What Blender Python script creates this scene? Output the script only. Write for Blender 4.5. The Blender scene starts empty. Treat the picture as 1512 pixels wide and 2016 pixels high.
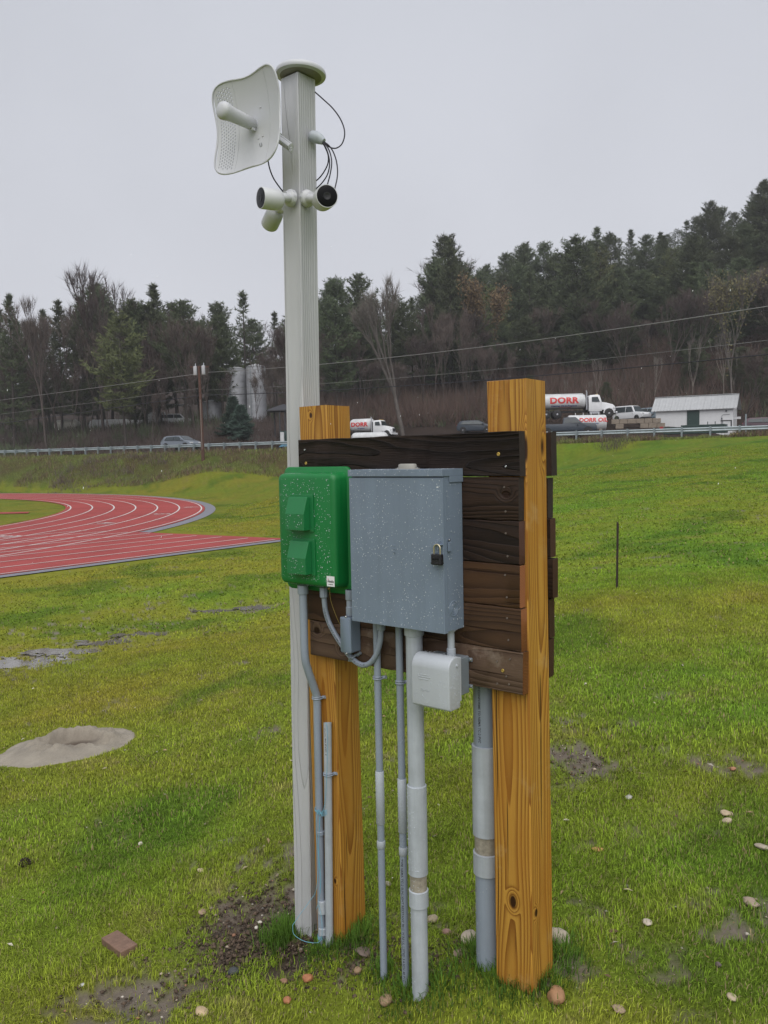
import bpy, bmesh, math, random
import numpy as np
from mathutils import Matrix, Vector, Quaternion
random.seed(7); np.random.seed(7)
sc = bpy.context.scene
COL = sc.collection
PI = math.pi
rad = math.radians

# ---------------------------------------------------------------- camera
CAM_H = 1.74; FPX = 1631.0
PITCH = rad(3.79); ROLL = rad(1.15)
cd = bpy.data.cameras.new('camera'); cam = bpy.data.objects.new('camera', cd); COL.objects.link(cam)
cd.sensor_fit = 'VERTICAL'; cd.sensor_height = 36.0; cd.sensor_width = 27.0
cd.lens = FPX / 2016 * 36.0
cd.clip_start = 0.05; cd.clip_end = 2000
CR = Matrix.Rotation(PI/2 - PITCH, 3, 'X') @ Matrix.Rotation(-ROLL, 3, 'Z')
cam.matrix_world = Matrix.Translation((0, 0, CAM_H)) @ CR.to_4x4()
sc.camera = cam
NCR = np.array(CR)

# ---------------------------------------------------------------- sky, sun, exposure (overcast)
SUN_EL, SUN_AZ = rad(54), rad(176)         # compass-like: measured from +Y towards +X
w = bpy.data.worlds.new('World'); sc.world = w; w.use_nodes = True
wn = w.node_tree.nodes; wl = w.node_tree.links
for n_ in list(wn): wn.remove(n_)
out = wn.new('ShaderNodeOutputWorld'); bg = wn.new('ShaderNodeBackground')
sky = wn.new('ShaderNodeTexSky'); sky.sky_type = 'NISHITA'; sky.sun_disc = False
sky.sun_elevation = SUN_EL; sky.sun_rotation = SUN_AZ; sky.air_density = 1.0; sky.dust_density = 5.0
# thick even cloud in front of the blue: soft grey deck, a little paler towards the horizon
tc = wn.new('ShaderNodeTexCoord'); sep = wn.new('ShaderNodeSeparateXYZ')
wl.new(tc.outputs['Generated'], sep.inputs[0])
ramp = wn.new('ShaderNodeValToRGB'); wl.new(sep.outputs['Z'], ramp.inputs[0])
ramp.color_ramp.elements[0].position = 0.0; ramp.color_ramp.elements[0].color = (6.9, 7.0, 7.55, 1)
ramp.color_ramp.elements[1].position = 0.62; ramp.color_ramp.elements[1].color = (5.3, 5.5, 6.05, 1)
nz = wn.new('ShaderNodeTexNoise'); nz.inputs['Scale'].default_value = 1.6; nz.inputs['Detail'].default_value = 4
wl.new(tc.outputs['Generated'], nz.inputs['Vector'])
mr = wn.new('ShaderNodeMapRange'); mr.inputs['To Min'].default_value = 0.91; mr.inputs['To Max'].default_value = 1.09
mr.inputs['From Min'].default_value = 0.3; mr.inputs['From Max'].default_value = 0.7
wl.new(nz.outputs['Fac'], mr.inputs['Value'])
vm = wn.new('ShaderNodeVectorMath'); vm.operation = 'SCALE'
wl.new(ramp.outputs['Color'], vm.inputs[0]); wl.new(mr.outputs[0], vm.inputs['Scale'])
mx = wn.new('ShaderNodeMix'); mx.data_type = 'RGBA'; mx.inputs[0].default_value = 0.95
wl.new(sky.outputs['Color'], mx.inputs[6]); wl.new(vm.outputs['Vector'], mx.inputs[7])
wl.new(mx.outputs[2], bg.inputs['Color']); bg.inputs['Strength'].default_value = 0.061
wl.new(bg.outputs[0], out.inputs['Surface'])
sl = bpy.data.lights.new('sun', 'SUN'); sl.energy = 1.5; sl.angle = rad(75); sl.color = (1.0, 0.97, 0.93)
so = bpy.data.objects.new('sun', sl); COL.objects.link(so)
sd = Vector((math.sin(SUN_AZ)*math.cos(SUN_EL), math.cos(SUN_AZ)*math.cos(SUN_EL), math.sin(SUN_EL)))
so.rotation_euler = sd.to_track_quat('Z', 'Y').to_euler(); so.location = (0, 0, 60)
sc.view_settings.view_transform = 'Standard'; sc.view_settings.look = 'None'
sc.view_settings.exposure = 0.80; sc.view_settings.gamma = 1.0; sc.view_settings.use_curve_mapping = False
sc.cycles.max_bounces = 6; sc.cycles.diffuse_bounces = 3; sc.cycles.transparent_max_bounces = 6
sc.cycles.use_denoising = True

# ---------------------------------------------------------------- placing helpers
def ray(px, py):
    v = NCR @ np.array([(px-756)/FPX, -(py-1008)/FPX, -1.0]); return v / v[1]
def at(px, py, d):
    "world point seen at a pixel of the photograph at depth d metres"
    return np.array([0, 0, CAM_H]) + ray(px, py) * d

# ---------------------------------------------------------------- value noise
def _h(ix, iy, s):
    a = (ix.astype(np.int64)*374761393 + iy.astype(np.int64)*668265263 + s*1442695041) & 0xffffffff
    a = ((a ^ (a >> 13)) * 1274126177) & 0xffffffff
    return ((a ^ (a >> 16)) & 0xffff) / 65535.0
def vn(x, y, s=0):
    ix = np.floor(x); iy = np.floor(y); fx = x-ix; fy = y-iy
    fx = fx*fx*(3-2*fx); fy = fy*fy*(3-2*fy)
    a = _h(ix, iy, s); b = _h(ix+1, iy, s); c = _h(ix, iy+1, s); d = _h(ix+1, iy+1, s)
    return a*(1-fx)*(1-fy) + b*fx*(1-fy) + c*(1-fx)*fy + d*fx*fy
def fbm(x, y, s=0, o=4):
    t = 0; a = .5
    for k in range(o): t = t + a*vn(x, y, s+k*17); x = x*2.03+5.1; y = y*2.03+1.7; a *= .5
    return t/(1-.5**o)
def sstep(a, b, x):
    t = np.clip((x-a)/(b-a), 0, 1); return t*t*(3-2*t)

# ---------------------------------------------------------------- panel frame (u along the boards, y into the panel, z up)
PC = np.array([0.46736, 2.68, 0.0]); PANG = math.atan2(-.635, .773)
PU = np.array([math.cos(PANG), math.sin(PANG), 0]); PB = np.array([-PU[1], PU[0], 0])
def pw(u, y, z): return PC + PU*u + PB*y + np.array([0, 0, z])

# ---------------------------------------------------------------- terrain
TZ = -1.01                                        # level of the running track
TC = np.array([-54.3, 38.4]); TA = rad(38.2)
TD = np.array([math.sin(TA), math.cos(TA)]); TQ = np.array([TD[1], -TD[0]])
def rail_pt(t): return np.array([20-50*t, 60+28*t])
RN = np.array([.489, .872])                       # away from the camera, across the road
cp = [(0, 0, .05), (0, -3, .1), (-3, -2, -.3), (3, -2, .3), (.467, 2.68, -.085), (.62, 2.85, -.06), (0, 2.2, -.13), (1.3, 2.3, .0),
      (-1.3, 2.5, -.34), (2.1, 4.6, .0), (1.2, 4.6, -.08), (.2, 4.0, -.17), (-.6, 3.9, -.33), (-1.5, 4.5, -.50), (4, 6, .05), (6, 3, .25), (-6, 2, -.8), (-4, -1, -.5),
      (0, 1.2, -.03), (-.7, 2.6, -.27)]
for u, y, z in ((-.418, -.08, -.212), (-.61, -.055, -.236), (-.51, -.055, -.225), (-.88, 0, -.225), (-.93, -.02, -.249), (-.229, .07, -.09), (-.6, .3, -.2)):
    p = pw(u, y, z); cp.append(tuple(p))
cp.append((-.326, 3.4, -.285))
def atp(px, py, d): cp.append(tuple(at(px, py, d)))
atp(1214, 1160, 10); atp(130, 1475, 7.1); atp(60, 1300, 11.3); atp(500, 1197, 14.7); atp(1300, 1000, 22); atp(1500, 1000, 20)
atp(1300, 920, 42); atp(1100, 980, 30); atp(1100, 1100, 15); atp(450, 960, 58); atp(0, 942, 86); atp(300, 938, 77); atp(560, 937, 68); atp(700, 931, 64)
atp(1090, 925, 57); atp(1200, 897, 55); atp(1300, 880, 54.5); atp(1512, 872, 47); atp(1200, 950, 36); atp(1500, 910, 38); atp(700, 1000, 38)
cp += [(-18, -10, -1.0), (20, -10, .8), (0, -40, 0), (-60, -40, -1), (60, -30, 2), (40, 20, 2.2), (30, 10, 1.2), (-100, 0, -1), (-110, 60, -1)]
for t in (-1.2, -.7, -.4, -.15, .1, .3, .5, .7, .9, 1.2, 1.6, 2.1):
    p = rail_pt(t)
    for o, dz in ((-.6, 0), (1.0, 0), (8.5, .02), (10.5, -.05)):
        q = p + RN*o; cp.append((q[0], q[1], 2.65+dz))
for x, z1, z2, z3, z4 in ((-300, 5.2, 7.0, 8.5, 20), (0, 5.2, 7.0, 8.5, 22), (250, 5.0, 6.7, 9.0, 23), (450, 5.0, 6.7, 10.0, 24), (600, 4.6, 7.5, 13, 26), (750, 4.1, 7.2, 15, 30), (900, 4.4, 8, 19.5, 34),
                      (1050, 5.2, 9, 22, 40), (1200, 5.2, 9.5, 27, 46), (1380, 4.6, 9.5, 33, 52), (1560, 4.6, 11, 38, 58), (1900, 5, 14, 42, 60)):
    rd_ = (60+28*((20-(x-756)/FPX*60)/(50+(x-756)/FPX*28)))+15+9*(x < 400)
    for d, z in ((max(101, rd_), z1), (max(118, rd_+12), z2), (165, z3), (250, z4)):
        p = at(x, 900, d); cp.append((p[0], p[1], z))
cp = np.array(cp)
def _k(r): return np.sqrt(r*r + .16)
_n = len(cp)
_A = np.zeros((_n+3, _n+3)); _D = np.hypot(cp[:, None, 0]-cp[None, :, 0], cp[:, None, 1]-cp[None, :, 1])
_A[:_n, :_n] = _k(_D); _A[:_n, _n] = 1; _A[:_n, _n+1:] = cp[:, :2]; _A[_n, :_n] = 1; _A[_n+1:, :_n] = cp[:, :2].T
_W = np.linalg.solve(_A, np.r_[cp[:, 2], 0, 0, 0])
def trackdist(x, y):
    dx = x-TC[0]; dy = y-TC[1]; s = dx*TD[0]+dy*TD[1]; q = dx*TQ[0]+dy*TQ[1]
    d1 = np.hypot(np.maximum(0, -s), 0); d1 = np.where(s > -60, np.hypot(dx, dy)-46.0, 0)
    d1 = np.where(s < 0, np.abs(q)-47.2, d1)
    d2 = np.maximum(np.maximum(q-47.0, s-24.2), -q)
    return np.minimum(d1, d2)
def gz(x, y, fine=True):
    x = np.atleast_1d(np.asarray(x, float)); y = np.atleast_1d(np.asarray(y, float))
    sh = x.shape; x = x.ravel(); y = y.ravel(); z = np.empty_like(x)
    for i in range(0, len(x), 40000):
        a = x[i:i+40000]; b = y[i:i+40000]
        z[i:i+40000] = _k(np.hypot(a[:, None]-cp[None, :, 0], b[:, None]-cp[None, :, 1])) @ _W[:_n] + _W[_n] + _W[_n+1]*a + _W[_n+2]*b
    r = np.hypot(x, y)
    z = np.where(r > 280, z*0.0 + np.minimum(z, 40 + 0*z), z)
    t = sstep(0, 5.5, trackdist(x, y))
    if fine:
        off = (x*RN[0]+y*RN[1]) - (20*RN[0]+60*RN[1])
        calm = np.minimum(1, np.abs(off-4.5)/9)
        z = z + (fbm(x*1.3, y*1.3, 3)-.5)*.05*np.minimum(1, r/2) + (fbm(x*.22, y*.22, 9)-.5)*np.clip(r/40, 0, 1)*.25*calm
        z = z + np.where(off > 14, (fbm(x*.12, y*.12, 5)-.5)*2.0*sstep(14, 40, off), 0)
        z = z + (fbm(x*9, y*9, 11)-.5)*.018*(r < 14)
    z = z*t + (TZ-.03)*(1-t)
    off = (x*RN[0]+y*RN[1]) - (20*RN[0]+60*RN[1]); rw = (1-sstep(0, 4.5, np.maximum(-.6-off, off-9.2)))*(y > 20)
    z = z*(1-rw) + 2.65*rw
    return z.reshape(sh)
def g1(x, y): return float(gz(x, y)[0])
def hit(px, py, dmax=120):
    "where the sight line through a pixel meets the ground"
    d = np.geomspace(1.5, dmax, 900); v = ray(px, py)
    X = v[0]*d; Y = d; Z = CAM_H + v[2]*d; G = gz(X, Y)
    k = np.argmax(Z < G); return float(X[k]), float(Y[k]), float(G[k])

# ---------------------------------------------------------------- material DSL
def newmat(name):
    m = bpy.data.materials.new(name); m.use_nodes = True; nt = m.node_tree
    b = nt.nodes['Principled BSDF']; return m, nt, b
def nd(nt, typ, ins=None, **props):
    n = nt.nodes.new('ShaderNode'+typ)
    for k, v in props.items(): setattr(n, k, v)
    for k, v in (ins or {}).items():
        if isinstance(v, bpy.types.NodeSocket): nt.links.new(v, n.inputs[k])
        else: n.inputs[k].default_value = v
    return n
def M_(nt, op, a, b=None, c=None):
    n = nd(nt, 'Math', operation=op)
    for i, v in enumerate((a, b, c)):
        if v is None: continue
        if isinstance(v, bpy.types.NodeSocket): nt.links.new(v, n.inputs[i])
        else: n.inputs[i].default_value = v
    return n.outputs[0]
def V_(nt, op, a, b=None, s=None):
    n = nd(nt, 'VectorMath', operation=op)
    for i, v in enumerate((a, b)):
        if v is None: continue
        if isinstance(v, bpy.types.NodeSocket): nt.links.new(v, n.inputs[i])
        else: n.inputs[i].default_value = v
    if s is not None:
        if isinstance(s, bpy.types.NodeSocket): nt.links.new(s, n.inputs['Scale'])
        else: n.inputs['Scale'].default_value = s
    return n.outputs['Value'] if op in ('LENGTH', 'DISTANCE', 'DOT_PRODUCT') else n.outputs['Vector']
def rgba(c): return (c[0], c[1], c[2], 1)
def mixc(nt, f, a, b, blend='MIX'):
    n = nd(nt, 'Mix', data_type='RGBA', blend_type=blend)
    for k, v in ((0, f), (6, a), (7, b)):
        if isinstance(v, bpy.types.NodeSocket): nt.links.new(v, n.inputs[k])
        else: n.inputs[k].default_value = v if k == 0 else rgba(v)
    return n.outputs[2]
def rampn(nt, f, stops):
    n = nd(nt, 'ValToRGB', {0: f}); cr = n.color_ramp
    while len(cr.elements) < len(stops): cr.elements.new(.5)
    for e, (p, c) in zip(cr.elements, stops): e.position = p; e.color = rgba(c) if len(c) == 3 else c
    return n.outputs[0]
def bumpn(nt, b, h, strength=.3, dist=.01, normal=None):
    n = nd(nt, 'Bump', {'Height': h, 'Strength': strength, 'Distance': dist})
    if normal is not None: nt.links.new(normal, n.inputs['Normal'])
    nt.links.new(n.outputs[0], b.inputs['Normal'])
def simple(name, col, rough=.5, metal=0, var=.12, scale=8, bump=0, bscale=60, spec=None, coat=0, bdist=.002, streak=0):
    m, nt, b = newmat(name)
    tcn = nd(nt, 'TexCoord')
    n = nd(nt, 'TexNoise', {'Vector': tcn.outputs['Object'], 'Scale': scale, 'Detail': 5, 'Roughness': .6})
    c = mixc(nt, n.outputs['Fac'], tuple(max(0, x*(1-var*1.6)) for x in col), tuple(min(1, x*(1+var*1.6)) for x in col))
    nt.links.new(c, b.inputs['Base Color'])
    b.inputs['Roughness'].default_value = rough; b.inputs['Metallic'].default_value = metal
    if spec is not None: b.inputs['Specular IOR Level'].default_value = spec
    if streak:
        ns = nd(nt, 'TexNoise', {'Vector': V_(nt, 'MULTIPLY', tcn.outputs['Object'], (1, 1, .06)), 'Scale': 38, 'Detail': 5, 'Roughness': .65})
        nb_ = nd(nt, 'TexNoise', {'Vector': tcn.outputs['Object'], 'Scale': 2.6, 'Detail': 4})
        k_ = nd(nt, 'MapRange', {'Value': M_(nt, 'ADD', M_(nt, 'MULTIPLY', ns.outputs['Fac'], .6), M_(nt, 'MULTIPLY', nb_.outputs['Fac'], .4)), 'From Min': .32, 'From Max': .68, 'To Min': 1-streak, 'To Max': 1+streak})
        nt.links.new(V_(nt, 'SCALE', c, s=k_.outputs[0]), b.inputs['Base Color'])
        rr_ = nd(nt, 'MapRange', {'Value': ns.outputs['Fac'], 'From Min': .3, 'From Max': .7, 'To Min': rough*.7, 'To Max': min(1, rough*1.35)}); nt.links.new(rr_.outputs[0], b.inputs['Roughness'])
    if coat: b.inputs['Coat Weight'].default_value = coat; b.inputs['Coat Roughness'].default_value = .15
    if bump:
        n2 = nd(nt, 'TexNoise', {'Vector': tcn.outputs['Object'], 'Scale': bscale, 'Detail': 4})
        bumpn(nt, b, n2.outputs['Fac'], bump, bdist)
    return m

def wood(name, axis, pith, early, late, freq, distort=.012, knots=(), rough=.5, bump=.3, tint=None, fib=.35, bdist=.002, kcol=(.02, .008, .004), wear=None, late_w=.25, stretch=.1, lf=1.6, wearf=.7, spec=.35, crack=.0):
    "sawn timber as a solid: growth rings round a pith line, bent round knots, so each face shows its own grain"
    m, nt, b = newmat(name)
    tcn = nd(nt, 'TexCoord'); V = tcn.outputs['Object']
    ax = 'XYZ'.index(axis)
    st = [1, 1, 1]; st[ax] = stretch
    Vs = V_(nt, 'MULTIPLY', V, tuple(st))
    n1 = nd(nt, 'TexNoise', {'Vector': V_(nt, 'MULTIPLY', V, tuple(lf*(.22 if i == ax else 1) for i in range(3))), 'Scale': 3.2, 'Detail': 1})
    n2 = nd(nt, 'TexNoise', {'Vector': Vs, 'Scale': 22, 'Detail': 2})
    d1 = V_(nt, 'SCALE', V_(nt, 'SUBTRACT', n1.outputs['Color'], (.5, .5, .5)), s=distort*7)
    d2 = V_(nt, 'SCALE', V_(nt, 'SUBTRACT', n2.outputs['Color'], (.5, .5, .5)), s=distort*.35)
    P = V_(nt, 'ADD', V_(nt, 'ADD', V, d1), d2)
    flat = [1, 1, 1]; flat[ax] = 0
    pv = [0, 0, 0]; o = [i for i in range(3) if i != ax]; pv[o[0]] = pith[0]; pv[o[1]] = pith[1]
    r = V_(nt, 'LENGTH', V_(nt, 'MULTIPLY', V_(nt, 'SUBTRACT', P, tuple(pv)), tuple(flat)))
    ph = M_(nt, 'MULTIPLY', r, freq)
    kmask = None
    for (kp, kr, sq) in knots:
        sc3 = [1, 1, 1]; sc3[ax] = sq
        d = V_(nt, 'LENGTH', V_(nt, 'MULTIPLY', V_(nt, 'SUBTRACT', V_(nt, 'ADD', V, V_(nt, 'SCALE', d2, s=.8)), tuple(kp)), tuple(sc3)))
        wgt = nd(nt, 'MapRange', {'Value': d, 'From Min': kr*.5, 'From Max': kr*3.4, 'To Min': 1, 'To Max': 0}, interpolation_type='SMOOTHERSTEP').outputs[0]
        ph = M_(nt, 'ADD', ph, M_(nt, 'MULTIPLY', M_(nt, 'POWER', wgt, 1.6), freq*kr*1.5))
        mk = nd(nt, 'MapRange', {'Value': d, 'From Min': kr*.75, 'From Max': kr*1.15, 'To Min': 1, 'To Max': 0}).outputs[0]
        kmask = mk if kmask is None else M_(nt, 'MAXIMUM', kmask, mk)
    fr = M_(nt, 'FRACT', ph)
    ringf = rampn(nt, fr, [(0, (.15,)*3), (.5-late_w/2, (.30,)*3), (.88, (1,)*3), (.95, (1,)*3), (1.0, (.15,)*3)])
    fs = [1, 1, 1]; fs[ax] = .02
    nf = nd(nt, 'TexNoise', {'Vector': V_(nt, 'MULTIPLY', V, tuple(fs)), 'Scale': 420, 'Detail': 3})
    nb = nd(nt, 'TexNoise', {'Vector': V_(nt, 'MULTIPLY', V, tuple(.25 if i == ax else 1 for i in range(3))), 'Scale': 9, 'Detail': 3})
    f2 = M_(nt, 'ADD', M_(nt, 'MULTIPLY', ringf, .85), M_(nt, 'MULTIPLY', M_(nt, 'SUBTRACT', nf.outputs['Fac'], .5), fib))
    col = mixc(nt, M_(nt, 'MINIMUM', M_(nt, 'MAXIMUM', f2, 0), 1), early, late)
    if tint is not None:
        tf = nd(nt, 'MapRange', {'Value': nb.outputs['Fac'], 'From Min': .42, 'From Max': .68}).outputs[0]
        col = mixc(nt, M_(nt, 'MULTIPLY', tf, .65), col, tint, 'MIX')
    else:
        col = mixc(nt, M_(nt, 'MULTIPLY', nb.outputs['Fac'], .35), col, tuple(x*.6 for x in early), 'MIX')
    if wear is not None:
        nw = nd(nt, 'TexNoise', {'Vector': V, 'Scale': 5.5, 'Detail': 6, 'Roughness': .7})
        wf = nd(nt, 'MapRange', {'Value': nw.outputs['Fac'], 'From Min': .56, 'From Max': .72}).outputs[0]
        col = mixc(nt, M_(nt, 'MULTIPLY', wf, wearf), col, wear)
    if kmask is not None: col = mixc(nt, kmask, col, kcol)
    cmask = None
    if crack:
        cs_ = [1, 1, 1]; cs_[ax] = .018
        nc = nd(nt, 'TexNoise', {'Vector': V_(nt, 'ADD', V_(nt, 'MULTIPLY', V, tuple(cs_)), (3.1, 7.7, 1.3)), 'Scale': 75, 'Detail': 1})
        cmask = nd(nt, 'MapRange', {'Value': nc.outputs['Fac'], 'From Min': 1-crack, 'From Max': 1-crack+.025}).outputs[0]
        col = mixc(nt, M_(nt, 'MULTIPLY', cmask, .8), col, kcol)
    nt.links.new(col, b.inputs['Base Color'])
    b.inputs['Roughness'].default_value = rough; b.inputs['Specular IOR Level'].default_value = spec
    h = M_(nt, 'ADD', M_(nt, 'MULTIPLY', ringf, -1 if bump > 0 else 1), M_(nt, 'MULTIPLY', nf.outputs['Fac'], .5))
    if kmask is not None: h = M_(nt, 'SUBTRACT', h, M_(nt, 'MULTIPLY', kmask, 1.2))
    if cmask is not None: h = M_(nt, 'SUBTRACT', h, M_(nt, 'MULTIPLY', cmask, 2))
    bumpn(nt, b, h, abs(bump), bdist)
    return m

# ---------------------------------------------------------------- mesh builder
class MB:
    def __init__(s, off=(0, 0, 0)): s.v = []; s.f = []; s.m = []; s.off = Vector(off); s.mi = 0; s.X = Matrix.Identity(4)
    def add(s, vs, fs):
        n = len(s.v); s.v += [s.X @ Vector(v) for v in vs]; s.f += [tuple(n+i for i in f) for f in fs]; s.m += [s.mi]*len(fs); return s
    def box(s, x0, x1, y0, y1, z0, z1):
        return s.add([(x0,y0,z0),(x1,y0,z0),(x1,y1,z0),(x0,y1,z0),(x0,y0,z1),(x1,y0,z1),(x1,y1,z1),(x0,y1,z1)],
                     [(0,3,2,1),(4,5,6,7),(0,1,5,4),(1,2,6,5),(2,3,7,6),(3,0,4,7)])
    def bx(s, c, d, rot=None):
        M = Matrix.Translation(c) @ (rot.to_4x4() if rot is not None else Matrix.Identity(4)); X = s.X; s.X = X @ M
        s.box(-d[0]/2, d[0]/2, -d[1]/2, d[1]/2, -d[2]/2, d[2]/2); s.X = X; return s
    def prism(s, poly, a, b, axis='y'):
        "poly in the plane across axis, from a to b"
        n = len(poly)
        def p(q, t): return {'y': (q[0], t, q[1]), 'x': (t, q[0], q[1]), 'z': (q[0], q[1], t)}[axis]
        return s.add([p(q, a) for q in poly]+[p(q, b) for q in poly],
                     [tuple(range(n)), tuple(range(2*n-1, n-1, -1))]+[(i, (i+1) % n + 0, (i+1) % n + n, i+n)[::-1] for i in range(n)])
    def shell(s, prof):
        "closed side outline (x, z, half width): both flanks and the skin between"
        n = len(prof)
        return s.add([(x, -h, z) for x, z, h in prof]+[(x, h, z) for x, z, h in prof],
                     [tuple(range(n)), tuple(range(2*n-1, n-1, -1))]+[(i+n, (i+1) % n+n, (i+1) % n, i) for i in range(n)])
    def tube(s, path, r, seg=10, caps=True):
        path = [Vector(p) for p in path]; n = len(path); rs = r if isinstance(r, (list, tuple)) else [r]*n
        t0 = (path[1]-path[0]).normalized(); up = Vector((0, 0, 1)) if abs(t0.z) < .9 else Vector((1, 0, 0))
        a = t0.cross(up).normalized(); vs = []; fs = []
        for i, p in enumerate(path):
            t = (path[min(i+1, n-1)]-path[max(i-1, 0)]).normalized()
            a = (a - t*a.dot(t)).normalized(); b = t.cross(a)
            for k in range(seg):
                q = 2*PI*k/seg; vs.append(p + (a*math.cos(q)+b*math.sin(q))*rs[i])
        for i in range(n-1):
            for k in range(seg):
                k2 = (k+1) % seg; fs.append((i*seg+k, i*seg+k2, (i+1)*seg+k2, (i+1)*seg+k))
        if caps: fs.append(tuple(range(seg))[::-1]); fs.append(tuple(range((n-1)*seg, n*seg)))
        return s.add(vs, fs)
    def lathe(s, prof, seg=24, M=None, cap=True):
        "profile (r, h) turned round the local z axis"
        X = s.X
        if M is not None: s.X = X @ M
        vs = []; fs = []; n = len(prof)
        for r, h in prof:
            for k in range(seg): q = 2*PI*k/seg; vs.append((r*math.cos(q), r*math.sin(q), h))
        for i in range(n-1):
            for k in range(seg):
                k2 = (k+1) % seg; fs.append((i*seg+k, i*seg+k2, (i+1)*seg+k2, (i+1)*seg+k))
        if cap: fs.append(tuple(range(seg))[::-1]); fs.append(tuple(range((n-1)*seg, n*seg)))
        s.add(vs, fs); s.X = X; return s
    def mesh(s, name, mats=(), bevel=0, smooth=None, bseg=2):
        me = bpy.data.meshes.new(name)
        me.from_pydata([tuple(v-s.off) for v in s.v], [], s.f)
        me.polygons.foreach_set('material_index', s.m)
        for m in mats: me.materials.append(m)
        if bevel:
            bm = bmesh.new(); bm.from_mesh(me); bmesh.ops.remove_doubles(bm, verts=bm.verts, dist=1e-6)
            ed = [e for e in bm.edges if len(e.link_faces) == 2 and e.calc_face_angle(0) > rad(28)]
            bmesh.ops.bevel(bm, geom=ed, offset=bevel, segments=bseg, profile=.5, affect='EDGES', clamp_overlap=True)
            bm.to_mesh(me); bm.free()
        bm = bmesh.new(); bm.from_mesh(me); bmesh.ops.recalc_face_normals(bm, faces=bm.faces); bm.to_mesh(me); bm.free()
        if smooth:
            me.polygons.foreach_set('use_smooth', [True]*len(me.polygons)); me.set_sharp_from_angle(angle=rad(smooth))
        return me
def link(name, me, parent=None, loc=None, rotz=None):
    o = bpy.data.objects.new(name, me); COL.objects.link(o)
    if parent is not None: o.parent = parent
    if loc is not None: o.location = loc
    if rotz is not None: o.rotation_euler = (0, 0, rotz)
    return o
def part(name, mb, mats, parent, bevel=0, smooth=None, label=None, kind=None, bseg=2):
    if not isinstance(mats, (list, tuple)): mats = [mats]
    o = link(name, mb.mesh(name, mats, bevel, smooth, bseg), parent)
    if label: o['label'] = label
    if kind: o['kind'] = kind
    return o
def thing(name, label, cat, loc=(0, 0, 0), rotz=0, group=None):
    o = bpy.data.objects.new(name, None); COL.objects.link(o); o.empty_display_size = .2
    o.location = loc; o.rotation_euler = (0, 0, rotz)
    o['label'] = label; o['category'] = cat
    if group: o['group'] = group
    return o
def tag(o, label, cat, group=None, kind=None):
    o['label'] = label; o['category'] = cat
    if group: o['group'] = group
    if kind: o['kind'] = kind
    return o
def pthing(name, label, cat, base, group=None):
    "a thing standing in the panel's own frame; parts are given in panel coordinates with MB(off=base)"
    return thing(name, label, cat, tuple(pw(*base)), PANG, group)
def npmesh(name, V, T, mats, mi=None, col=None, smooth=False, per=3):
    me = bpy.data.meshes.new(name); nv = len(V); nf = len(T)
    me.vertices.add(nv); me.vertices.foreach_set('co', np.ascontiguousarray(V, np.float32).ravel())
    me.loops.add(nf*per); me.loops.foreach_set('vertex_index', np.ascontiguousarray(T, np.int32).ravel())
    me.polygons.add(nf); me.polygons.foreach_set('loop_start', np.arange(0, nf*per, per, dtype=np.int32))
    for m in mats: me.materials.append(m)
    if mi is not None: me.polygons.foreach_set('material_index', np.ascontiguousarray(mi, np.int32))
    if smooth: me.polygons.foreach_set('use_smooth', np.ones(nf, bool))
    me.update(calc_edges=True)
    if col is not None:
        a = me.color_attributes.new('Col', 'FLOAT_COLOR', 'POINT'); c4 = np.ones((nv, 4), np.float32); c4[:, :3] = col
        a.data.foreach_set('color', c4.ravel())
    return me
def text_mesh(s, size, depth=.001, bold=0.0, shear=0.0, spacing=1.0):
    c = bpy.data.curves.new('lettering', 'FONT'); c.body = s; c.size = size; c.extrude = depth; c.offset = bold; c.shear = shear
    c.align_x = 'CENTER'; c.align_y = 'CENTER'; c.space_character = spacing; c.resolution_u = 3
    o = bpy.data.objects.new('lettering', c); me = bpy.data.meshes.new_from_object(o); bpy.data.objects.remove(o); return me
def smooth_path(pts, n=8):
    "Catmull-Rom through the points"
    P = [Vector(p) for p in pts]; P = [P[0]*2-P[1]] + P + [P[-1]*2-P[-2]]; out_ = []
    for i in range(1, len(P)-2):
        for k in range(n):
            t = k/n; a, b, c, d = P[i-1], P[i], P[i+1], P[i+2]
            out_.append(.5*((2*b)+(c-a)*t+(2*a-5*b+4*c-d)*t*t+(3*b-3*c+d-a)*t**3))
    return out_+[P[-2]]
# ---------------------------------------------------------------- materials
BOX_GREY = simple('grey_enamel', (.175, .222, .290), .42, var=.05, scale=5, bump=.12, bscale=500, streak=.09)
BOX_EDGE = BOX_GREY
PVC = simple('grey_pvc', (.275, .318, .385), .38, var=.06, scale=7, streak=.10)
PVC_OLD = simple('weathered_pvc', (.40, .435, .475), .5, var=.14, scale=16, streak=.16)
PVC_DIRTY = simple('muddy_pvc', (.30, .27, .22), .6, var=.45, scale=60)
ALU = simple('cast_grey', (.25, .29, .33), .4, metal=.35, var=.06)
COVER = simple('light_grey_plastic', (.42, .45, .485), .4, var=.04, streak=.05)
GREEN = simple('green_plastic', (.004, .165, .036), .44, var=.08, scale=4, bump=.08, bscale=220, streak=.10)
HOOD = simple('green_hood_plastic', (.012, .165, .050), .42, var=.08, scale=6)
WHITEP = simple('white_plastic', (.53, .54, .57), .4, var=.04, scale=8)
WHITEB = simple('white_camera_plastic', (.58, .59, .61), .38, var=.05, scale=20)
BLACKG = simple('black_glass', (.004, .004, .005), .3, var=.1, spec=.2)
BLACKP = simple('black_plastic', (.012, .012, .016), .5, var=.2, scale=50, bump=.1, bscale=300)
RUBBER = simple('black_rubber', (.018, .017, .018), .7, var=.2)
SCREWD = simple('dull_screw', (.16, .13, .11), .5, metal=.5, var=.3, scale=90)
WIREG = simple('grey_aluminium_wire', (.20, .20, .20), .5)
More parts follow.
